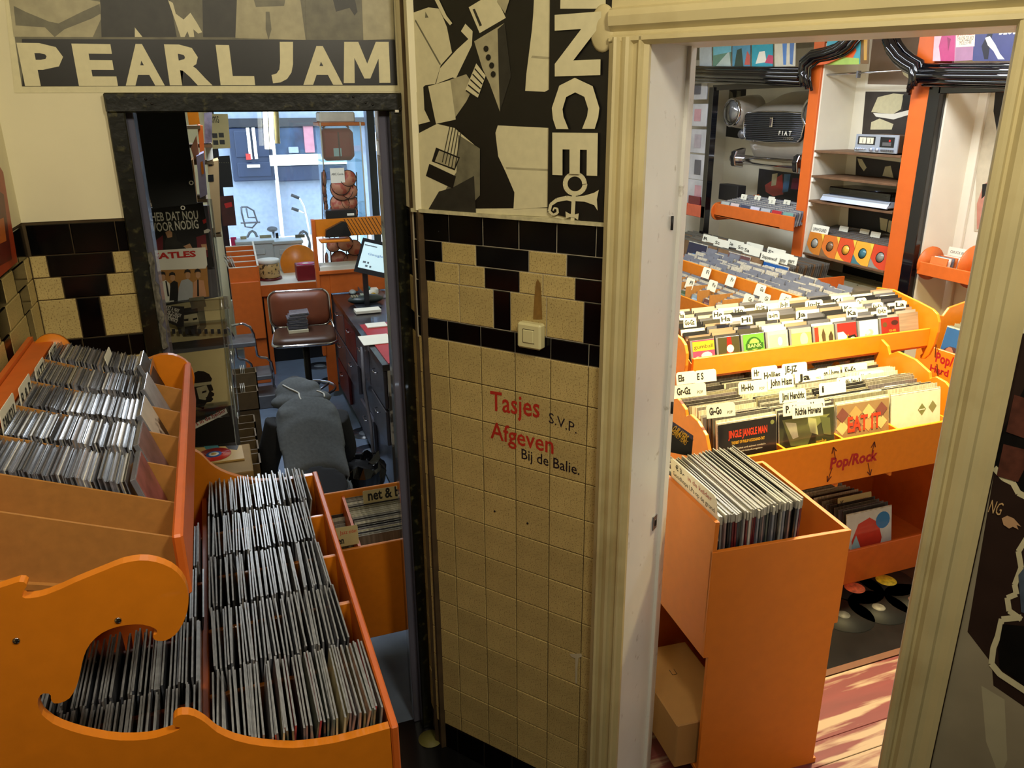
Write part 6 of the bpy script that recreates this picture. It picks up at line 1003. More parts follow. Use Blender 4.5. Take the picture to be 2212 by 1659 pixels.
# posters inside the shelving
WB2 = 5.42; WP2 = lambda x, y, l: hx(x, y, WB2 - .002 - l)
WP = lambda x, y, l: hx(x, y, WB - .002 - l)
sheet_poster('portrait_poster', 'brown photo poster with a white border at the top of the shelving', WP, [(1884, 40), (1990, 40), (1984, 196), (1868, 192)], WHT, [([(1890, 40), (1990, 40), (1984, 184), (1874, 182)], mat('print_brown_grey', (130, 110, 92), .5, noise=.2, scale=4)), ([(1950, 120), (1966, 130), (1985, 140), (1984, 170), (1966, 172), (1952, 162), (1944, 144)], G4), ([(1956, 150), (1970, 142), (1972, 148), (1962, 158)], GB)])
sheet_poster('horse_poster', 'black and white poster of a pale draped shape behind the cassette deck', WP, [(1870, 198), (1990, 198), (1986, 290), (1862, 290)], mat('print_sepia_black', (46, 38, 32), .5, noise=.3), [([(1896, 210), (1930, 202), (1952, 204), (1946, 236), (1930, 246), (1900, 244), (1882, 242)], G4), ([(1886, 244), (1930, 246), (1970, 236), (1970, 246), (1930, 258), (1892, 252)], WHT), ([(1950, 206), (1970, 204), (1972, 236), (1950, 240)], GB), ([(1882, 264), (1900, 256), (1930, 268), (1926, 280), (1880, 280)], G4)])
sheet_poster('palm_poster', 'dark brown poster between the first and second brown shelves', WP, [(1850, 338), (1985, 356), (1980, 408), (1848, 384)], mat('print_black_brown', (34, 26, 24), .5, noise=.4), [([(1852, 342), (1862, 344), (1872, 362), (1866, 370), (1856, 356)], G4), ([(1912, 360), (1924, 358), (1930, 384), (1906, 380)], G4)])
sheet_poster('dark_poster', 'black poster with a pale face shape behind the company sleeves', WP, [(1834, 440), (1960, 470), (1950, 540), (1830, 510)], BLK, [([(1900, 470), (1918, 474), (1914, 500), (1902, 496)], G4), ([(1920, 476), (1940, 480), (1936, 510), (1916, 500)], G4)])
sheet_poster('dark_poster', 'black poster with pale patches under the lowest brown shelf', WP, [(1822, 572), (1950, 606), (1940, 690), (1812, 650)], BLK, [([(1874, 602), (1892, 606), (1884, 626), (1872, 622)], G3), ([(1836, 602), (1842, 606), (1838, 622), (1830, 620)], G2)])
# wall LP bin in front of the Fiat and low LPs under the shelving
t = thing('wall_lp_bin', 'orange LP bin along the right wall under the car front', 'record bin', (4.4, 5.8, 0)); BX = 4.2; zb0 = 1.12
q = MB(); q.bev(BX, BX + .016, 4.95, 7.2, zb0 - .2, zb0, ORANGE_R, .003); q.build('front_panel', t); q = MB(); q.box(BX + .016, WX, 4.95, 7.2, zb0 - .2, zb0 - .185, ORANGE_R); q.build('bottom', t); q = MB(); q.box(BX, WX, 4.95, 4.966, .3, zb0 + .06, ORANGE_R); q.build('end_panel', t); q = MB(); q.box(BX + .1, WX, 5, 7.2, 0, zb0 - .2, ORANGE_R); q.build('base', t)
LPY = lambda x, y, z, ry=12: Matrix.Translation((x, y, z)) @ MYX @ Matrix.Rotation(math.radians(-ry), 4, 'X')
lpfront('blue LP sleeve with a white lettered top edge in the wall bin', 0, cov((30, 84, 150)), [([(.1, .2), (.4, .5), (.7, .45), (.9, .2), (.6, .1)], cov((90, 196, 210))), ([(.05, .6), (.3, .75), (.6, .7), (.9, .8), (.9, .6), (.5, .5)], cov((56, 130, 200)))], [('STEPPENWOLF', .1, .86, .02, .25, WHT, .02)], M=LPY(BX + .03, 5.30, zb0 - .18))
lpfront('brown and mauve landscape LP sleeve in the wall bin', 0, cov((110, 76, 74)), [(R_(0, .55, 1, .8), cov((150, 96, 86))), (R_(0, .05, 1, .3), cov((70, 50, 50)))], [], M=LPY(BX + .03, 5.80, zb0 - .18)); lpfront('dark blue LP sleeve with a figure at the far end of the wall bin', 0, cov((30, 34, 66)), [(B_(.4, .5, .2), cov((60, 110, 170))), (B_(.75, .4, .15), cov((150, 90, 60)))], [], M=LPY(BX + .03, 6.45, zb0 - .18))
q = MB()
for ym in (5.30, 5.64, 5.98, 6.32, 6.66, 7.0):
    for k_ in range(20): q.box(-.157, .157, 0, .004, 0, .315, LPS if k_ % 4 else mat('lp_brown_edges', (110, 84, 58), .5, noise=.3, island=.4), LPY(BX + .045 + .021 * k_, ym + rnd.uniform(-.004, .004), zb0 - .18 + rnd.uniform(0, .01)))
tag(one('lp_records', q, 'LPs packed in the orange wall bin under the car front', 'records'), kind='stuff')
for i, (s, x, y) in enumerate((('Steppenwolf', 4.30, 5.42), ('Supertramp', 4.34, 5.36), ('Al Stewart', 4.38, 5.30), ('Simon', 4.42, 5.40), ('Sa', 4.36, 5.75), ('So-Sp', 4.40, 5.9), ('Se', 4.44, 6.1), ('Sc', 4.36, 6.2), ('R', 4.40, 6.45), ('Sh', 4.50, 5.9), ('St', 4.50, 5.6))): card('index_card', 'white index card lettered %s in the wall bin' % s, (x, y + .1, zb0 + .13), (0, -1, 0), (.2, 0, 1), .24, .07, [(s, .08, .25, .03, .8 if len(s) > 4 else .3, INK, .02)], WC2)
q = MB()
for ym in (4.745, 5.06, 5.32):
    for k_ in range(22): q.box(-.157, .157, 0, .004, 0, .315 + rnd.uniform(-.012, .012), LPS, LPY(WX + .01 + .013 * k_, ym, .80))
tag(one('lp_records', q, 'grey LPs filling the base under the brown shelves', 'records'), kind='stuff')
t = thing('low_bin', 'orange base bin under the brown wall shelves', 'record bin', (4.6, 5, 0)); q = MB(); q.bev(WX - .016, WX - .001, 4.565, 5.495, .5, .92, ORANGE_R); q.build('front_panel', t); q = MB(); q.box(WX, WB - .01, 4.58, 5.48, .4, .79, ORANGE_R); q.build('base', t)
# ---- car front mounted on the wall above the CD ledge
CYM, CX0 = 5.79, 4.5; t = thing('wall_mounted_car', 'grey front end of a small old car with chrome bumper mounted on the wall', 'car', (CX0, CYM, 2.3)); CARP = mat('grey_car_paint', (156, 148, 136), .32, .1, noise=.05, coat=.5)
prof = [(4.79, 1.97), (4.70, 1.98), (4.60, 2.03), (4.555, 2.12), (4.535, 2.19), (4.525, 2.28), (4.525, 2.38), (4.535, 2.43), (4.565, 2.47), (4.64, 2.515), (4.72, 2.55), (4.80, 2.60)]; N_ = 20; P = []
for i, (x, z) in enumerate(prof):
    up_ = max(0, (z - 2.4) / .2)
    for j in range(N_ + 1):
        u = -1 + 2 * j / N_; hw = .56 - .05 * max(0, (2.2 - z) / .2); au = abs(u); P.append((x + (.30 if up_ < .1 else .2) * max(0, au - .55) ** 2 / .2 * (1 if x < 4.9 else 0), CYM + u * hw, z - up_ * .14 * au ** 2.5))
q = MB(); q.add(P, [(i * (N_ + 1) + j, i * (N_ + 1) + j + 1, (i + 1) * (N_ + 1) + j + 1, (i + 1) * (N_ + 1) + j) for i in range(len(prof) - 1) for j in range(N_)], CARP, True); body = q.build('body', t)
for s_ in (1, -1): q = MB(); q.lathe([(.15, .26), (.145, .16), (.132, .06), (.122, 0)], CARP, 28, frame((CX0 - .04, CYM + .53 * s_, 2.43), (0, 1, 0), (0, 0, 1), (1, 0, 0)), True); q.build('fender', t)
for s_ in (1, -1):
    T = frame((CX0 - .045, CYM + .53 * s_, 2.43), (0, -1, 0), (0, 0, 1), (-1, 0, 0)); q = MB(); q.lathe([(.104, 0), (.116, .006), (.124, .0), (.124, -.03)], STEEL, 32, T, False); h_ = q.build('headlight', t); q = MB(); q.lathe([(.103, .002), (.09, .02), (.06, .034), (.001, .04)], glassy('lamp_lens', (.85, .9, 1), .3, .1), 28, T, False); q.build('lens', h_); q = MB(); q.lathe([(.10, 0), (.08, -.04), (.03, -.07), (.001, -.075)], mat('lamp_reflector', (190, 200, 220), .12, 1, noise=.3, scale=30), 28, T, False); q.build('reflector', h_)
gp = [(.39, 2.405), (.36, 2.425), (.15, 2.437), (-.15, 2.437), (-.36, 2.425), (-.39, 2.405), (-.395, 2.33), (-.375, 2.235), (-.33, 2.20), (0, 2.188), (.33, 2.20), (.375, 2.235), (.395, 2.33)]; GX = CX0 - .002
gxp = lambda y: GX + .07 * max(0, abs(y) - .2) ** 1.3
q = MB(); q.prism([(gxp(y), CYM + y, z_) for y, z_ in gp], (.03, 0, 0), mat('grille_dark', (26, 28, 32), .4)); q.build('grille_back', t); q = MB(); q.tube([(gxp(y) - .003, CYM + y, z_) for y, z_ in gp], .006, STEEL, 6, True); q.build('grille_rim', t)
for i in range(15):
    z_ = 2.203 + .0156 * i; hw = .33 + .06 * min(1, (z_ - 2.19) / .05) if z_ < 2.40 else .37; q = MB(); q.tube([(gxp(hw * v) - .004, CYM + hw * v, z_) for v in (-1, -.6, -.2, .2, .6, 1)], .0032, mat('grille_bar', (120, 124, 134), .3, .8), 5); q.build('grille_bar', t)
q = MB(); q.bev(GX - .016, GX - .002, CYM - .02, CYM + .016, 2.31, 2.395, STEEL, .005); q.box(GX - .0165, GX - .016, CYM - .014, CYM + .01, 2.325, 2.38, mat('emblem_dark', (60, 50, 56), .4)); q.build('emblem', t)
q = MB(); q.text('F I A T', (GX - .016, CYM - .12, 2.252), (0, -1, 0), (0, 0, 1), .036, WHT, w=.16, bold=.02); q.text('1100D', (GX - .016, CYM - .19, 2.22), (0, -1, 0), (0, 0, 1), .022, STEEL, w=.12); q.build('nameplate', t)
for s_ in (1, -1): q = MB(); q.lathe([(.045, 0), (.045, .02), (.03, .045), (.001, .05)], GREYM, 20, frame((CX0 + .06, CYM + .46 * s_, 2.245), (0, -1, 0), (0, 0, 1), (-1, 0, 0))); q.build('turn_signal', t)
q = MB(); pth = [(4.50 + .10 * max(0, abs(y) - .3) * 2, CYM + y, 2.03) for y in (-.58, -.48, -.34, -.15, 0, .15, .34, .48, .58)]; q.tube(pth, .042, STEEL, 14); q.build('bumper', t)
for s_ in (1, -1): q = MB(); q.prism([(4.53, CYM + .42 * s_ - .03, 1.955), (4.44, CYM + .42 * s_ - .03, 1.97), (4.425, CYM + .42 * s_ - .03, 2.05), (4.45, CYM + .42 * s_ - .03, 2.11), (4.55, CYM + .42 * s_ - .03, 2.13)], (0, .06, 0), STEEL); b_ = q.build('overrider', t, bevel=.01); q = MB(); q.prism([(4.438, CYM + .42 * s_ - .022, 1.975), (4.42, CYM + .42 * s_ - .022, 2.05), (4.445, CYM + .42 * s_ - .022, 2.105)], (0, .044, 0), INK); q.bev(4.425, 4.44, CYM + .42 * s_ - .018, CYM + .42 * s_ + .018, 1.985, 2.1, INK); q.build('rubber_strip', b_)
sc__ = 1.1; t.location = EYE + (t.location - EYE) * sc__; t.scale = (sc__,) * 3
# niche round the car: back, frame post, ledge with CDs, pictures
t = thing('car_niche', 'cream niche with a black frame holding the car front', 'niche', (4.9, 6.2, 0)); q = MB(); q.box(WB2, WB2 + .03, 5.5, 7.8, 0, 3.0, OFFW); q.build('back_panel', t); q = MB(); q.box(WX + .05, WB2, 7.75, 7.78, 0, 2.95, OFFW); q.build('side_panel', t); q = MB(); q.box(WB + .03, WB2, 5.60, 5.62, 0, 2.95, OFFW); q.build('side_panel', t); q = MB(); q.bev(WX - .02, WX + .05, 6.96, 7.03, .6, 2.66, BLACKP, .004); q.build('frame_post', t); q = MB(); q.box(WX, WX + .06, 5.62, 7.0, 2.63, 2.68, BLACKP); q.build('frame_head', t)
sheet_poster('pattern_poster', 'black poster with white ornament behind the left headlight', WP2, [(1552, 186), (1612, 188), (1606, 300), (1548, 292)], BLK, [([(1558, 194), (1572, 195), (1566, 220), (1570, 240), (1562, 276), (1558, 274), (1562, 236)], G3), ([(1576, 196), (1582, 200), (1584, 210), (1590, 212), (1592, 196), (1600, 196), (1600, 214), (1592, 222), (1580, 218), (1574, 210)], G2)])
sheet_poster('abstract_poster', 'dark abstract poster of red white and blue strokes under the bumper', WP2, [(1640, 364), (1745, 378), (1736, 452), (1634, 432)], mat('print_midnight', (28, 26, 38), .45, noise=.4), [([(1652, 400), (1690, 376), (1692, 420), (1670, 424), (1654, 414)], RDC), ([(1668, 376), (1680, 374), (1676, 400), (1666, 402)], G4), ([(1694, 376), (1708, 376), (1702, 414), (1690, 416)], cov((60, 116, 170))), ([(1712, 384), (1730, 386), (1728, 410), (1708, 408)], cov((110, 30, 60)))])
q = MB(); a = hx(1551, 430, WX + .1); c = hx(1594, 402, WX + .1); q.bev(WX + .1, WX + .2, c.y, a.y, a.z, c.z, INK, .006); one('speaker', q, 'small black speaker box left of the abstract poster', 'speaker')
t = thing('cd_ledge', 'narrow orange ledge of CDs under the car bumper', 'CD rack', (4.6, 6.2, 1.5)); LX = 4.55; lz = 1.60
q = MB(); q.bev(LX, LX + .014, 5.45, 6.6, lz - .12, lz, ORANGE_R, .003); q.build('front_panel', t); q = MB(); q.box(LX, WB, 5.62, 6.6, lz - .12, lz - .108, ORANGE_R); q.build('floor_board', t); q = MB(); q.prism([(LX - .03 + .06 * (1 - math.cos(a * .35)) * 0 + .07 * (1 - math.sin(a * .35)), 6.60, lz - .08 + .085 * math.cos(a * .35)) for a in range(10)] + [(WB, 6.60, lz - .16), (WB, 6.60, lz + .06)], (0, .015, 0), ORANGE_R); q.build('end_panel', t)
cl = [(170, 180, 176), (206, 190, 190), (60, 66, 90), (196, 196, 214), (170, 174, 180), (170, 40, 50), (110, 150, 140), (150, 110, 60)]
for i in range(7):
    c = cl[i]; o = cdf_mesh('compact_disc', cov(c), [(R_(.2, .2, .8, .7), cov(tuple(int(v * .5) for v in c)))]); o.matrix_world = Matrix.Translation((LX + .02, 6.5 - .152 * i, lz - .1)) @ MYX @ Matrix.Rotation(math.radians(-14), 4, 'X'); tag(o, 'CD front, %s from the left on the ledge under the car' % nth(i + 1), 'CD', 'front CDs on the ledge')
    if i < 8: ic_ = card('index_card', 'small white index card, %s from the left on the ledge under the car' % nth(i + 1), (LX + .2 + .05 * (i % 3), 6.48 - .14 * i, lz + .03), (0, -1, 0), (.2, 0, 1), .09, .06, [('ABCDEFGH'[i], .4, .35, .025, .2, INK)], WC2)
q = MB()
for i in range(7):
    for k_ in range(12): q.box(-.071, .071, 0, .009, 0, .125, SHELL if k_ % 2 else BOOK, Matrix.Translation((LX + .04 + .026 * k_, 6.5 - .152 * i, lz - .1 + .004 * k_)) @ MYX @ Matrix.Rotation(math.radians(-14), 4, 'X'))
tag(one('compact_discs', q, 'CDs packed behind the covers on the ledge under the car', 'CDs'), kind='stuff')
# far left end: clear plastic CD display beyond the black post
t = thing('clear_display', 'clear plastic CD display panels beyond the black post', 'display', (4.5, 7.6, 0)); FROST = mat('frosted_panel', (190, 190, 196), .25, noise=.25, scale=4, coat=.4)
for i in range(5): q = MB(); a = hx(1478, 440 - 56 * i, 4.75); c = hx(1530, 392 - 56 * i, 4.75); q.bev(4.74, 4.76, c.y, a.y, a.z, c.z, FROST, .004); pn = q.build('panel', t); q = MB(); q.poly([(4.737, c.y + .1, a.z + .05), (4.737, c.y + .22, a.z + .05), (4.737, c.y + .22, c.z - .05), (4.737, c.y + .1, c.z - .05)], mat('tinted_sleeve_%d' % (i % 3), ((196, 150, 160), (90, 90, 100), (170, 160, 170))[i % 3], .3, coat=.3)); q.build('sleeve', pn)
q = MB(); a = hx(1478, 462, 4.7); c = hx(1526, 446, 4.7); q.bev(4.68, 4.72, c.y, a.y, a.z, c.z, mat('salmon_board', (206, 100, 70), .5), .004); q.build('ledge', t); q = MB(); q.box(4.77, 4.8, 7.8, 9.0, 0, 2.9, FROST); q.build('back_panel', t)
q = MB(); a = hx(1486, 444, 4.69); c = hx(1512, 426, 4.69); q.bev(4.69, 4.71, c.y, a.y, a.z, c.z, cov((110, 24, 40)), .002); one('compact_disc', q, 'dark red CD standing on the salmon ledge at the far left', 'CD')
# ---- black scrolled cornice pieces with covers standing on them
def cornice(lab, paths, d0=.0):
    t = thing('cornice', lab, 'cornice', paths[0][0])
    for pth in paths:
        for k_, (off, r) in enumerate(((0, .018), (.03, .022), (.062, .026), (.096, .018), (.122, .012))):
            q = MB(); q.tube([Vector((WX - .06 - .035 * math.sin(k_ * .9) + .0, p.y, p.z - off if pth is paths[0] else p.z + off * 0)) + (Vector((0, 0, 0)) if pth is paths[0] else Vector((0, off * .75 * pth_s, -off * .6))) for p in pth], r, BLACKP, 10); q.build('moulding', t)
    return t
pth_s = -1
H = lambda *pts: [hx(x, y, WX - .05) for x, y in pts]
c1 = cornice('glossy black scrolled cornice over the car niche', [H((1480, 146), (1560, 147), (1650, 148), (1736, 150)), H((1738, 176), (1734, 150), (1736, 128), (1756, 112), (1786, 106), (1808, 98), (1824, 86), (1840, 64))])
pth_s = 1
c2 = cornice('glossy black scrolled cornice at the right of the shelving', [H((1998, 142), (2080, 142), (2160, 142), (2260, 142)), H((1990, 180), (1996, 152), (1994, 134), (1976, 124), (1960, 112), (1946, 94), (1936, 70))])
ORA = mat('orange_arch', (206, 90, 36), .45)
q = MB(); q.prism(H((1756, 132), (1786, 126), (1812, 114), (1832, 96), (1842, 80), (1850, 80), (1836, 106), (1812, 126), (1786, 138), (1756, 142)), (.03, 0, 0), ORA); one('arch_strip', q, 'orange curved strip under the left black scroll', 'trim board'); q = MB(); q.prism(H((1950, 108), (1962, 120), (1980, 130), (1990, 134), (1990, 140), (1974, 136), (1956, 126), (1944, 108)), (.03, 0, 0), ORA); one('arch_strip', q, 'orange curved strip under the right black scroll', 'trim board')
def lpw(lab, pts, m, layers=(), texts=()): o = sheet_poster('record_sleeve', lab, lambda x, y, l: hx(x, y, WX - .02 - l), pts, m, list(layers), texts, off=.005); o['category'] = 'record'
for lab, x0, x1, m, ly in (('green LP cover standing first on the left cornice', 1541, 1580, cov((110, 150, 130)), [([(1545, 144), (1575, 110), (1579, 144)], cov((190, 206, 200))), ([(1541, 60), (1580, 60), (1580, 112), (1541, 120)], cov((120, 190, 210)))]), ('blue LP cover with figures standing second on the left cornice', 1583, 1622, cov((90, 150, 180)), [([(1586, 144), (1592, 108), (1602, 104), (1606, 144)], cov((60, 80, 70))), ([(1608, 140), (1614, 110), (1620, 120), (1620, 140)], cov((200, 100, 90)))]), ('turquoise LP cover with a seated figure third on the left cornice', 1625, 1671, cov((60, 160, 180)), [([(1632, 138), (1640, 112), (1652, 110), (1656, 134)], WHT), ([(1652, 136), (1660, 118), (1670, 120), (1670, 138)], cov((196, 80, 110)))]), ('pale LP cover with blue legs fourth on the left cornice', 1674, 1720, cov((206, 200, 180)), [([(1690, 90), (1700, 90), (1698, 140), (1692, 140)], cov((90, 130, 190))), ([(1706, 90), (1716, 92), (1712, 140), (1706, 138)], cov((90, 120, 170)))])):
    lpw(lab, [(x0, 40), (x1, 38), (x1 - 1, 143), (x0, 144)], m, ly)
lpw('blank white LP cover at the far left end of the left cornice', [(1512, 40), (1538, 40), (1538, 144), (1512, 144)], cov((190, 200, 206)))
lpw('colourful LP cover with a red-haired figure inside the scrolled arch', [(1790, 60), (1862, 50), (1858, 138), (1784, 140)], cov((70, 160, 176)), [([(1818, 138), (1826, 90), (1844, 80), (1850, 110), (1836, 138)], cov((226, 96, 40))), ([(1796, 138), (1812, 100), (1824, 110), (1820, 138)], cov((236, 190, 170))), ([(1786, 140), (1800, 122), (1856, 126), (1856, 139)], cov((160, 190, 90)))])
lpw('dark gold LP cover beside the red-haired cover in the arch', [(1862, 50), (1880, 50), (1876, 138), (1860, 138)], cov((110, 80, 40)), [([(1866, 80), (1874, 80), (1872, 130), (1866, 130)], cov((196, 150, 60)))])
lpw('pink LP cover with a bent leg standing first on the right cornice', [(2022, 40), (2066, 40), (2064, 132), (2016, 132)], cov((226, 170, 180)), [([(2032, 132), (2028, 100), (2036, 70), (2050, 50), (2064, 60), (2062, 132)], cov((170, 60, 110))), ([(2046, 80), (2054, 84), (2048, 112)], cov((130, 40, 80)))])
lpw('cream LP cover lettered JARAMILLO FAVOR DE NO MOLESTAR on the right cornice', [(2066, 40), (2108, 40), (2102, 130), (2064, 132)], cov((150, 110, 136)), [([(2066, 40), (2108, 40), (2105, 100), (2065, 102)], cov((226, 206, 180)))], [('JULIO', (2078, 66), (2096, 66), .03, RED), ('JARAMILLO', (2068, 77), (2105, 75), .035, RED, .02), ('FAVOR DE NO', (2068, 88), (2102, 86), .026, INK), ('MOLESTAR', (2072, 97), (2098, 95), .026, INK)])
lpw('dark blue LP cover with a kneeling figure lettered BLUE on the right cornice', [(2108, 40), (2212, 40), (2206, 132), (2102, 132)], cov((58, 62, 104)), [([(2126, 128), (2120, 100), (2130, 80), (2140, 58), (2146, 66), (2140, 90), (2134, 128)], cov((26, 26, 40))), ([(2128, 82), (2138, 78), (2150, 96), (2160, 116), (2170, 128), (2156, 128), (2146, 110), (2134, 98)], WHT)], [('BLUE', (2158, 74), (2196, 72), .07, WHT, .03)])
# ---- right-hand niche
t = thing('right_niche', 'cream niche with a black frame right of the orange post', 'niche', (4.9, 4, 0)); q = MB(); q.bev(WX - .01, WX + .06, 4.30, 4.40, .3, 2.62, BLACKP, .004); q.build('frame_post', t); q = MB(); q.box(WX + .05, WB, 4.285, 4.30, 0, 2.9, OFFW); q.build('side_lining', t); q = MB(); q.bev(WX - .01, WX + .06, 3.0, 4.32, 2.55, 2.62, BLACKP, .004); q.build('frame_head', t); q = MB(); q.box(WB, WB + .03, 2.6, 4.3, 0, 3, OFFW); q.build('back_panel', t); q = MB(); q.bev(WB - .03, WB, 3.98, 4.02, .9, 2.58, OFFW, .004); q.bev(WB - .03, WB, 4.22, 4.3, .9, 2.58, OFFW, .004); q.build('batten', t)
sheet_poster('cloth_print', 'dark red square print hanging in the right niche', WP, [(2034, 292), (2080, 292), (2074, 352), (2028, 352)], cov((96, 44, 40)), [([(2044, 312), (2068, 312), (2064, 340), (2040, 340)], cov((54, 30, 30)))], [('KNOCK', (2040, 306), (2070, 306), .03, cov((150, 80, 60)))])
sheet_poster('round_print', 'cream poster with a round faded emblem in the right niche', WP, [(2018, 360), (2072, 360), (2062, 440), (2010, 440)], OFFW, [([(2040 + 20 * math.cos(i * .524), 396 + 25 * math.sin(i * .524)) for i in range(12)], cov((150, 110, 90))), ([(2040 + 16 * math.cos(i * .524), 396 + 21 * math.sin(i * .524)) for i in range(12)], OFFW), ([(2034, 386), (2046, 386), (2046, 404), (2040, 410), (2034, 404)], cov((140, 90, 80))), ([(2028, 412), (2052, 412), (2044, 426), (2036, 426)], cov((170, 80, 70)))], [('PAULO', (2026, 372), (2050, 366), .03, cov((110, 70, 60)))])
sheet_poster('figure_poster', 'poster with a dark figure and fishnet leg at the right of the niche', WP, [(2118, 190), (2190, 190), (2170, 500), (2104, 500)], cov((196, 186, 160)), [([(2150, 198), (2190, 200), (2186, 330), (2156, 300), (2146, 240)], BLK), ([(2124, 400), (2136, 390), (2134, 486), (2110, 496), (2110, 440)], cov((190, 130, 110))), ([(2122, 398), (2134, 396), (2130, 420), (2120, 430)], BLK)])
t = thing('small_cd_ledge', 'short orange ledge with round dividers in the right niche', 'CD rack', (4.7, 3.6, 1.4)); A = hx(1985, 570, WX); zl = A.z; q = MB(); q.bev(WX - .01, WX + .006, 2.9, A.y, zl - .07, zl + .02, ORANGE_R, .003); q.build('front_panel', t); q = MB(); q.box(WX, WB, 2.9, A.y, zl - .07, zl - .058, ORANGE_R); q.build('floor_board', t); q = MB(); q.lathe([(.12, 0), (.12, .014)], ORANGE_R, 24, frame((WX + .1, A.y, zl), (1, 0, 0), (0, 0, 1), (0, -1, 0))); q.build('end_panel', t)
for i in range(2): q = MB(); q.lathe([(.15, 0), (.15, .012)], ORANGE_R, 28, frame((WX + .17, A.y - .30 - .22 * i, zl + .02), (1, 0, 0), (0, 0, 1), (0, -1, 0))); q.build('round_divider', t)
for i in range(5): q = MB(); q.bev(0, .01, -.07, .07, 0, .12, (cov((206, 110, 50)), cov((226, 214, 200)), SHELL)[i % 3], .001); o = one('compact_disc', q, '%s CD from the front in the small niche ledge' % nth(i + 1), 'CD', 'CDs in the small niche ledge'); o.matrix_world = Matrix.Translation((WX + .02 + .03 * i, A.y - .13, zl - .055)) @ Matrix.Rotation(math.radians(10), 4, 'Y')
card('index_card', 'white index card lettered Chuck Berry in the small niche ledge', (WX + .2, A.y - .05, zl + .06), (0, -1, 0), (.1, 0, 1), .2, .06, [('CHUCK BERRY', .1, .3, .02, .8, INK)], WC2)
# ---- second Pop/Rock bin along the right wall
KX = 4.0; t = thing('rock_bin', 'orange LP bin lettered Pop/Rock Hard Rock along the right wall', 'record bin', (4.3, 3.4, 0)); zt_ = hx(1990, 740, KX).z; yk = hx(1986, 745, KX).y
q = MB(); q.bev(KX - .016, KX, 2.7, yk, zt_ - .32, zt_, ORANGE, .003); kp = q.build('front_panel', t); q = MB(); q.box(KX, WX, 2.7, yk, zt_ - .28, zt_ - .265, ORANGE); q.build('bottom', t); q = MB(); q.prism([(KX, yk, zt_ - .3), (KX, yk, zt_), (KX + .05, yk, zt_ + .08), (KX + .12, yk, zt_ + .16), (KX + .16, yk, zt_ + .15), (KX + .2, yk, zt_ + .2), (KX + .4, yk, zt_ + .24), (WX, yk, zt_ + .28), (WX, yk, zt_ - .3)], (0, .018, 0), ORANGE); q.build('end_panel', t, bevel=.003); q = MB(); q.box(KX + .1, WX, 2.7, yk, 0, zt_ - .28, ORANGE_R); q.build('base', t)
q = MB()
for s, (x, y), h_, w_, m in (('Pop/Rock', (2020, 780), .06, .27, CR), ('Hard Rock', (2008, 800), .042, .30, CR)): a = hx(x, y, KX - .0172); q.text(s, (KX - .0172, a.y, a.z), (0, -1, 0), (0, 0, 1), h_, m, w=w_, bold=.03)
for p0, p1 in (((2020, 772), (2022, 744)), ((2024, 786), (2026, 812))): A = hx(*p0, KX - .0172); B = hx(*p1, KX - .0172); q.prism([A + Vector((0, -.004, 0)), A + Vector((0, .004, 0)), B + Vector((0, .004, 0)), B + Vector((0, -.004, 0))], (-.0006, 0, 0), MARK); dz_ = .04 if B.z < A.z else -.04; q.prism([B, B + Vector((0, .03, dz_)), B + Vector((0, .024, dz_))], (-.0006, 0, 0), MARK); q.prism([B, B + Vector((0, -.03, dz_)), B + Vector((0, -.024, dz_))], (-.0006, 0, 0), MARK)
q.build('lettering', kp)
lpfront('blue LP sleeve lettered TYLER at the front of the right-hand rock bin', 0, cov((34, 84, 140)), [(B_(.25, .35, .24, 14, 1.3), cov((70, 46, 50))), (B_(.2, .5, .1, 10, 1.4), cov((150, 100, 80)))], [('T Y L E R', .45, .8, .028, .15, PKL), ("IT'S A HEARTACHE", .5, .68, .012, .12, PKL)], M=LPY(KX + .03, yk - .26, zt_ - .19, 10))
q = MB()
for ym in (yk - .26, yk - .6):
    for k_ in range(24): q.box(-.157, .157, 0, .004, 0, .315, LPS, LPY(KX + .045 + .022 * k_, ym + rnd.uniform(-.004, .004), zt_ - .19 + rnd.uniform(0, .015), 10))
tag(one('lp_records', q, 'LPs packed behind the blue sleeve in the right-hand rock bin', 'records'), kind='stuff')
for s, x, y in (('Ten Years After', .36, .02), ('10-CC', .28, .08), ('Th~To', .42, .02), ('Thunder', .36, .32), ('Trux', .17, .30), ('Tr~Tz', .11, .30), ('Trower', .48, .24)): card('index_card', 'white index card lettered %s in the right-hand rock bin' % s, (KX + x, yk - .04 - y, zt_ + .13), (0, -1, 0), (.18, 0, 1), .28, .075, [(s, .06, .3, .032, .85, INK, .02)], WC2)
# LPs seen under the CD tier, beyond the island
q = MB()
for xm in (2.35, 2.7, 3.05, 3.4):
    for k_ in range(14): q.box(-.157, .157, 0, .004, 0, .315, LPS, Matrix.Translation((xm, 3.30 + .03 * k_, .83 + .006 * math.sin(k_))) @ Matrix.Rotation(math.radians(14), 4, 'X'))
tag(one('lp_records', q, 'LPs on the far side of the island browser seen under the CD tier', 'records'), kind='stuff')
for i, (s, px, py, w_) in enumerate((('Fr-Fz', 1524, 790, 42), ('Peter Frampton', 1568, 800, 44), ('Ga-Gh', 1585, 788, 40), ('Rory Gallagher', 1622, 796, 40))): ic(px, py, w_, s, 3.4, .08, None, .03, 'under the CD tier', .35)
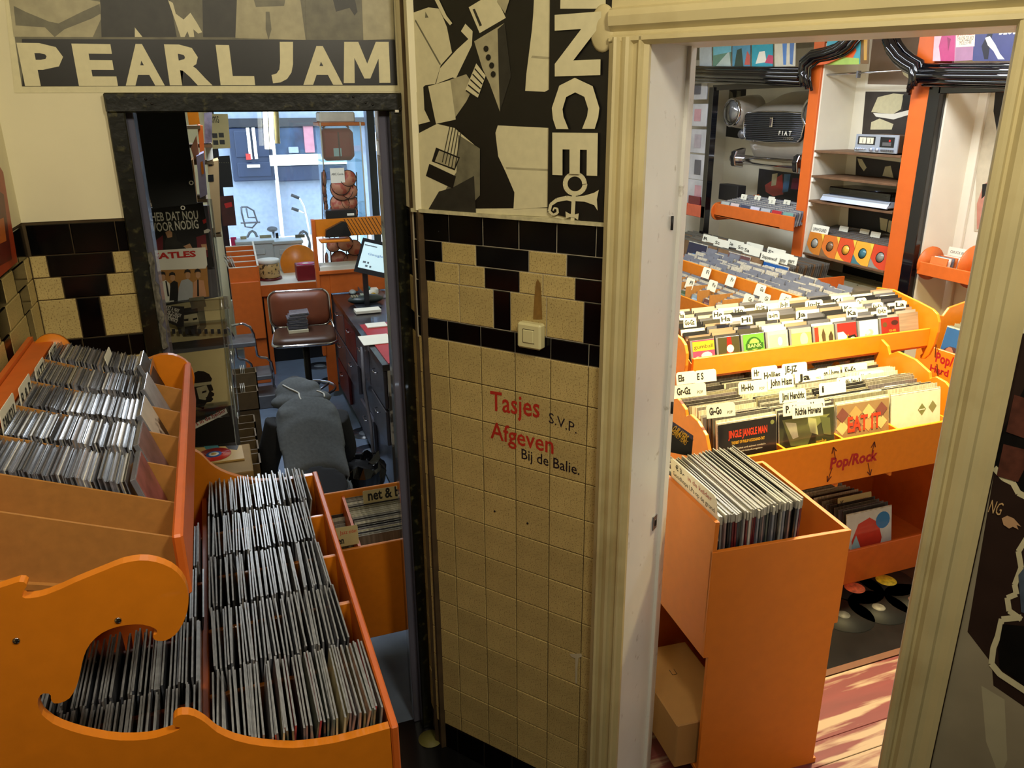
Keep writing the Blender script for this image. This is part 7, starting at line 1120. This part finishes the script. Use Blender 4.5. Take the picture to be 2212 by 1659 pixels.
# ================================================================ PERSON KNEELING BEHIND THE COUNTER, SEEN FROM BEHIND
HOOD = mat('charcoal_fleece', (84, 88, 91), .9, noise=.15, scale=60, bump=.3); SLEEVE = mat('black_fleece', (34, 35, 38), .9, noise=.15, scale=60, bump=.3); JEANS = mat('black_denim', (20, 22, 28), .85, noise=.2, scale=80); SKINB = mat('skin', (186, 140, 112), .55, noise=.05); PIPE = mat('white_piping', (214, 212, 204), .6); HAIRB = mat('dark_hair', (22, 18, 16), .6, noise=.4, scale=60); SOLE = mat('dark_shoe', (26, 24, 24), .6)
pt = thing('person', 'person in a charcoal hooded sweatshirt with black sleeves kneeling, bent forward, back turned', 'person', (.36, 4.3, 0))
def loft(q, rings, m, n=20):        # rings: centre, half width vector, half depth vector
    P = []
    for c, a, b_ in rings: c, a, b_ = Vector(c), Vector(a), Vector(b_); P += [c + a * math.cos(6.2832 * j / n) + b_ * math.sin(6.2832 * j / n) for j in range(n)]
    k_ = len(rings); q.add(P, [(i * n + j, i * n + (j + 1) % n, (i + 1) * n + (j + 1) % n, (i + 1) * n + j) for i in range(k_ - 1) for j in range(n)] + [list(range(n))[::-1], list(range((k_ - 1) * n, k_ * n))], m, True)
def finish(o, vox, it=4):
    r = o.modifiers.new('remesh', 'REMESH'); r.mode = 'VOXEL'; r.voxel_size = vox; r.use_smooth_shade = True; s = o.modifiers.new('smooth', 'SMOOTH'); s.iterations = it; s.factor = .5; return o
def limb(q, pts, rad, m): q.tube([Vector(p) for p in pts], rad, m, 12)
def arcp(*P):                         # smooth a joint chain
    P = [Vector(p) for p in P]; out = []
    for i in range(len(P) - 1):
        a, b_ = P[i], P[i + 1]; p0 = P[max(i - 1, 0)]; p3 = P[min(i + 2, len(P) - 1)]
        for k_ in range(5): u = k_ / 5; out.append(.5 * ((2 * a) + (b_ - p0) * u + (2 * p0 - 5 * a + 4 * b_ - p3) * u * u + (3 * a - p0 - 3 * b_ + p3) * u ** 3))
    return out + [P[-1]]
def lerp(r, n): return [r[min(int(i * (len(r) - 1) / n), len(r) - 2)] + (r[min(int(i * (len(r) - 1) / n) + 1, len(r) - 1)] - r[min(int(i * (len(r) - 1) / n), len(r) - 2)]) * (i * (len(r) - 1) / n - min(int(i * (len(r) - 1) / n), len(r) - 2)) for i in range(n + 1)]
HIP, CHE, NEK, HED = (.355, 4.06, .50), (.365, 4.36, .80), (.365, 4.60, .90), (.33, 4.72, .895)
ARM = {-1: ((.205, 4.47, .835), (.115, 4.50, .57), (.13, 4.74, .36)), 1: ((.525, 4.46, .82), (.585, 4.56, .56), (.56, 4.84, .40))}
q = MB()
loft(q, [((.355, 4.06, .44), (.11, 0, 0), (0, .07, .04)), ((.36, 4.14, .6), (.13, 0, 0), (0, .07, .07)), (CHE, (.17, 0, 0), (0, .07, .09)), ((.365, 4.5, .87), (.14, 0, 0), (0, .05, .07)), (NEK, (.055, 0, 0), (0, .04, .05)), ((.35, 4.66, .9), (.05, 0, 0), (0, .03, .05))], SKINB)
q.ball(HED, (.075, .105, .095), SKINB, 20, Matrix.Rotation(.5, 4, 'X')); q.ball(Vector(HED) + Vector((0, .10, -.035)), (.012, .022, .018), SKINB, 8)
for s_ in (-1, 1):
    A = ARM[s_]; P = arcp(*A); limb(q, P, lerp([.052, .045, .04, .034, .026], len(P) - 1), SKINB); w_ = Vector(A[2]); dirn = (w_ - Vector(A[1])).normalized(); side_ = Vector((s_ * .0 + 1, 0, 0)); nn = dirn.cross(side_).normalized()
    limb(q, [w_, w_ + dirn * .04, w_ + dirn * .085], [.024, .034, .032], SKINB)
    for k_, (o_, L_) in enumerate(((-.03, .062), (-.01, .074), (.01, .07), (.03, .054))): b0 = w_ + dirn * .075 + side_ * o_; limb(q, [b0, b0 + dirn * L_ * .5, b0 + dirn * L_ * .8 - Vector((0, 0, .02)), b0 + dirn * L_ - Vector((0, 0, .04))], [.010, .0095, .009, .008], SKINB)
    b0 = w_ + dirn * .025 - side_ * .03 * s_; limb(q, [b0, b0 + dirn * .03 - side_ * .025 * s_, b0 + dirn * .06 - side_ * .03 * s_], [.012, .0105, .009], SKINB)
    L0 = (.355 + .09 * s_, 4.05, .45); L1 = (.355 + .13 * s_, 4.40, .09); L2 = (.355 + .11 * s_, 3.98, .06); P = arcp(L0, L1); limb(q, P, lerp([.06, .065, .055], len(P) - 1), SKINB); limb(q, arcp(L1, L2), lerp([.058, .055, .04], 5), SKINB)
finish(q.build('body', pt), .012)
for s_ in (-1, 1):      # ears and eyes on the lowered face
    q = MB(); q.ball(Vector(HED) + Vector((.076 * s_, .0, -.005)), (.012, .025, .03), SKINB, 10); q.build('ear', pt); q = MB(); q.ball(Vector(HED) + Vector((.03 * s_, .09, -.02)), .011, WHT, 10); q.build('eye', pt)
q = MB(); q.ball(Vector(HED) + Vector((0, -.005, .022)), (.084, .112, .09), HAIRB, 22, Matrix.Rotation(.5, 4, 'X')); q.build('hair', pt)
q = MB()
loft(q, [((.36, 4.0, .56), (.176, 0, 0), (0, .145, .04)), ((.36, 4.03, .60), (.188, 0, 0), (0, .14, .07)), ((.362, 4.17, .66), (.18, 0, 0), (0, .11, .115)), ((.365, 4.28, .75), (.186, 0, 0), (0, .09, .12)), ((.365, 4.38, .81), (.19, 0, 0), (0, .075, .11)), ((.365, 4.46, .85), (.185, 0, 0), (0, .06, .10)), ((.365, 4.53, .875), (.14, 0, 0), (0, .05, .085)), ((.365, 4.59, .89), (.085, 0, 0), (0, .045, .07))], HOOD)
for s_ in (-1, 1): A = ARM[s_]; limb(q, [A[0] + Vector((-.08 * s_, 0, 0)) if False else Vector(A[0]) + Vector((-.09 * s_, 0, .0)), Vector(A[0])], [.085, .078], HOOD)
for (z_, x0, x1, y_) in (): limb(q, [(x0, y_ + .0, z_ + .02), ((x0 + x1) / 2, y_ - .02, z_ + .035), (x1, y_ + .02, z_ + .005)], [.012, .024, .01], HOOD)
finish(q.build('sweatshirt', pt), .013, 5)
q = MB(); loft(q, [((.36, 3.985, .535), (.172, 0, 0), (0, .14, .035)), ((.36, 3.99, .555), (.18, 0, 0), (0, .148, .04)), ((.36, 4.0, .575), (.165, 0, 0), (0, .13, .045))], mat('charcoal_ribbing', (50, 52, 52), .95, noise=.3, scale=90)); q.build('hem', pt)
for s_ in (-1, 1): A = ARM[s_]; P = arcp(*A); q = MB(); limb(q, P, lerp([.084, .076, .07, .064, .058, .048], len(P) - 1), SLEEVE); finish(q.build('sleeve', pt), .012)
q = MB(); hc = Vector((.34, 4.62, .925)); q.ball(hc + Vector((-.01, .05, -.005)), (.125, .14, .085), HOOD, 24, Matrix.Rotation(.35, 4, 'X')); q.ball(hc + Vector((.05, -.04, -.012)), (.14, .085, .05), HOOD, 20); q.ball(hc + Vector((-.05, -.035, -.015)), (.12, .075, .045), HOOD, 20); q.ball(hc + Vector((.06, .03, .03)), (.07, .09, .045), HOOD, 16, Matrix.Rotation(-.5, 4, 'Z')); finish(q.build('hood', pt), .011, 5)
def onhood(c, r, dirs, off=1.03, T=Matrix()): return [c + (T @ Vector((d[0] * r[0], d[1] * r[1], d[2] * r[2]))) * off for d in (Vector(v).normalized() for v in dirs)]
h1 = (hc + Vector((-.01, .05, -.005)), (.125, .14, .085)); h2 = (hc + Vector((.05, -.04, -.012)), (.14, .085, .05)); T1 = Matrix.Rotation(.35, 3, 'X')
q = MB(); q.tube(arcp(*onhood(*h1, ((-.55, .1, .8), (-.3, -.25, .9), (0, -.5, .85), (.15, -.65, .75)), 1.03, T1)), .0045, PIPE, 6); q.tube(arcp(*onhood(*h2, ((-.35, -.2, .9), (-.35, -.6, .7), (-.3, -.85, .4)), 1.05)), .0045, PIPE, 6); q.tube(arcp(*onhood(*h2, ((.35, -.1, .9), (.6, -.4, .7), (.62, -.7, .4)), 1.05)), .0045, PIPE, 6); q.build('piping', pt)
q = MB()
loft(q, [((.355, 3.99, .26), (.165, 0, 0), (0, .14, .06)), ((.355, 3.985, .42), (.175, 0, 0), (0, .145, .06)), ((.357, 4.03, .60), (.16, 0, 0), (0, .12, .07))], JEANS)
for s_ in (-1, 1):
    L0 = (.355 + .085 * s_, 4.02, .40); L1 = (.355 + .135 * s_, 4.42, .10); L2 = (.355 + .11 * s_, 3.96, .075); P = arcp(L0, L1); limb(q, P, lerp([.115, .105, .09], len(P) - 1), JEANS); limb(q, arcp(L1, L2), lerp([.085, .08, .062], 5), JEANS)
finish(q.build('trousers', pt), .014)
for s_ in (-1, 1): q = MB(); x = .355 + .11 * s_; loft(q, [((x, 3.97, .07), (.045, 0, 0), (0, .02, .05)), ((x, 3.88, .06), (.048, 0, 0), (0, .01, .055)), ((x, 3.80, .045), (.04, 0, 0), (0, .01, .04))], SOLE, 14); q.build('shoe', pt)

for o in pt.children:                  # lower the figure onto its heels: everything above the knees sinks a little
    for v in o.data.vertices: v.co.z -= .075 * max(0, min(1, (v.co.z - .12) / .3))
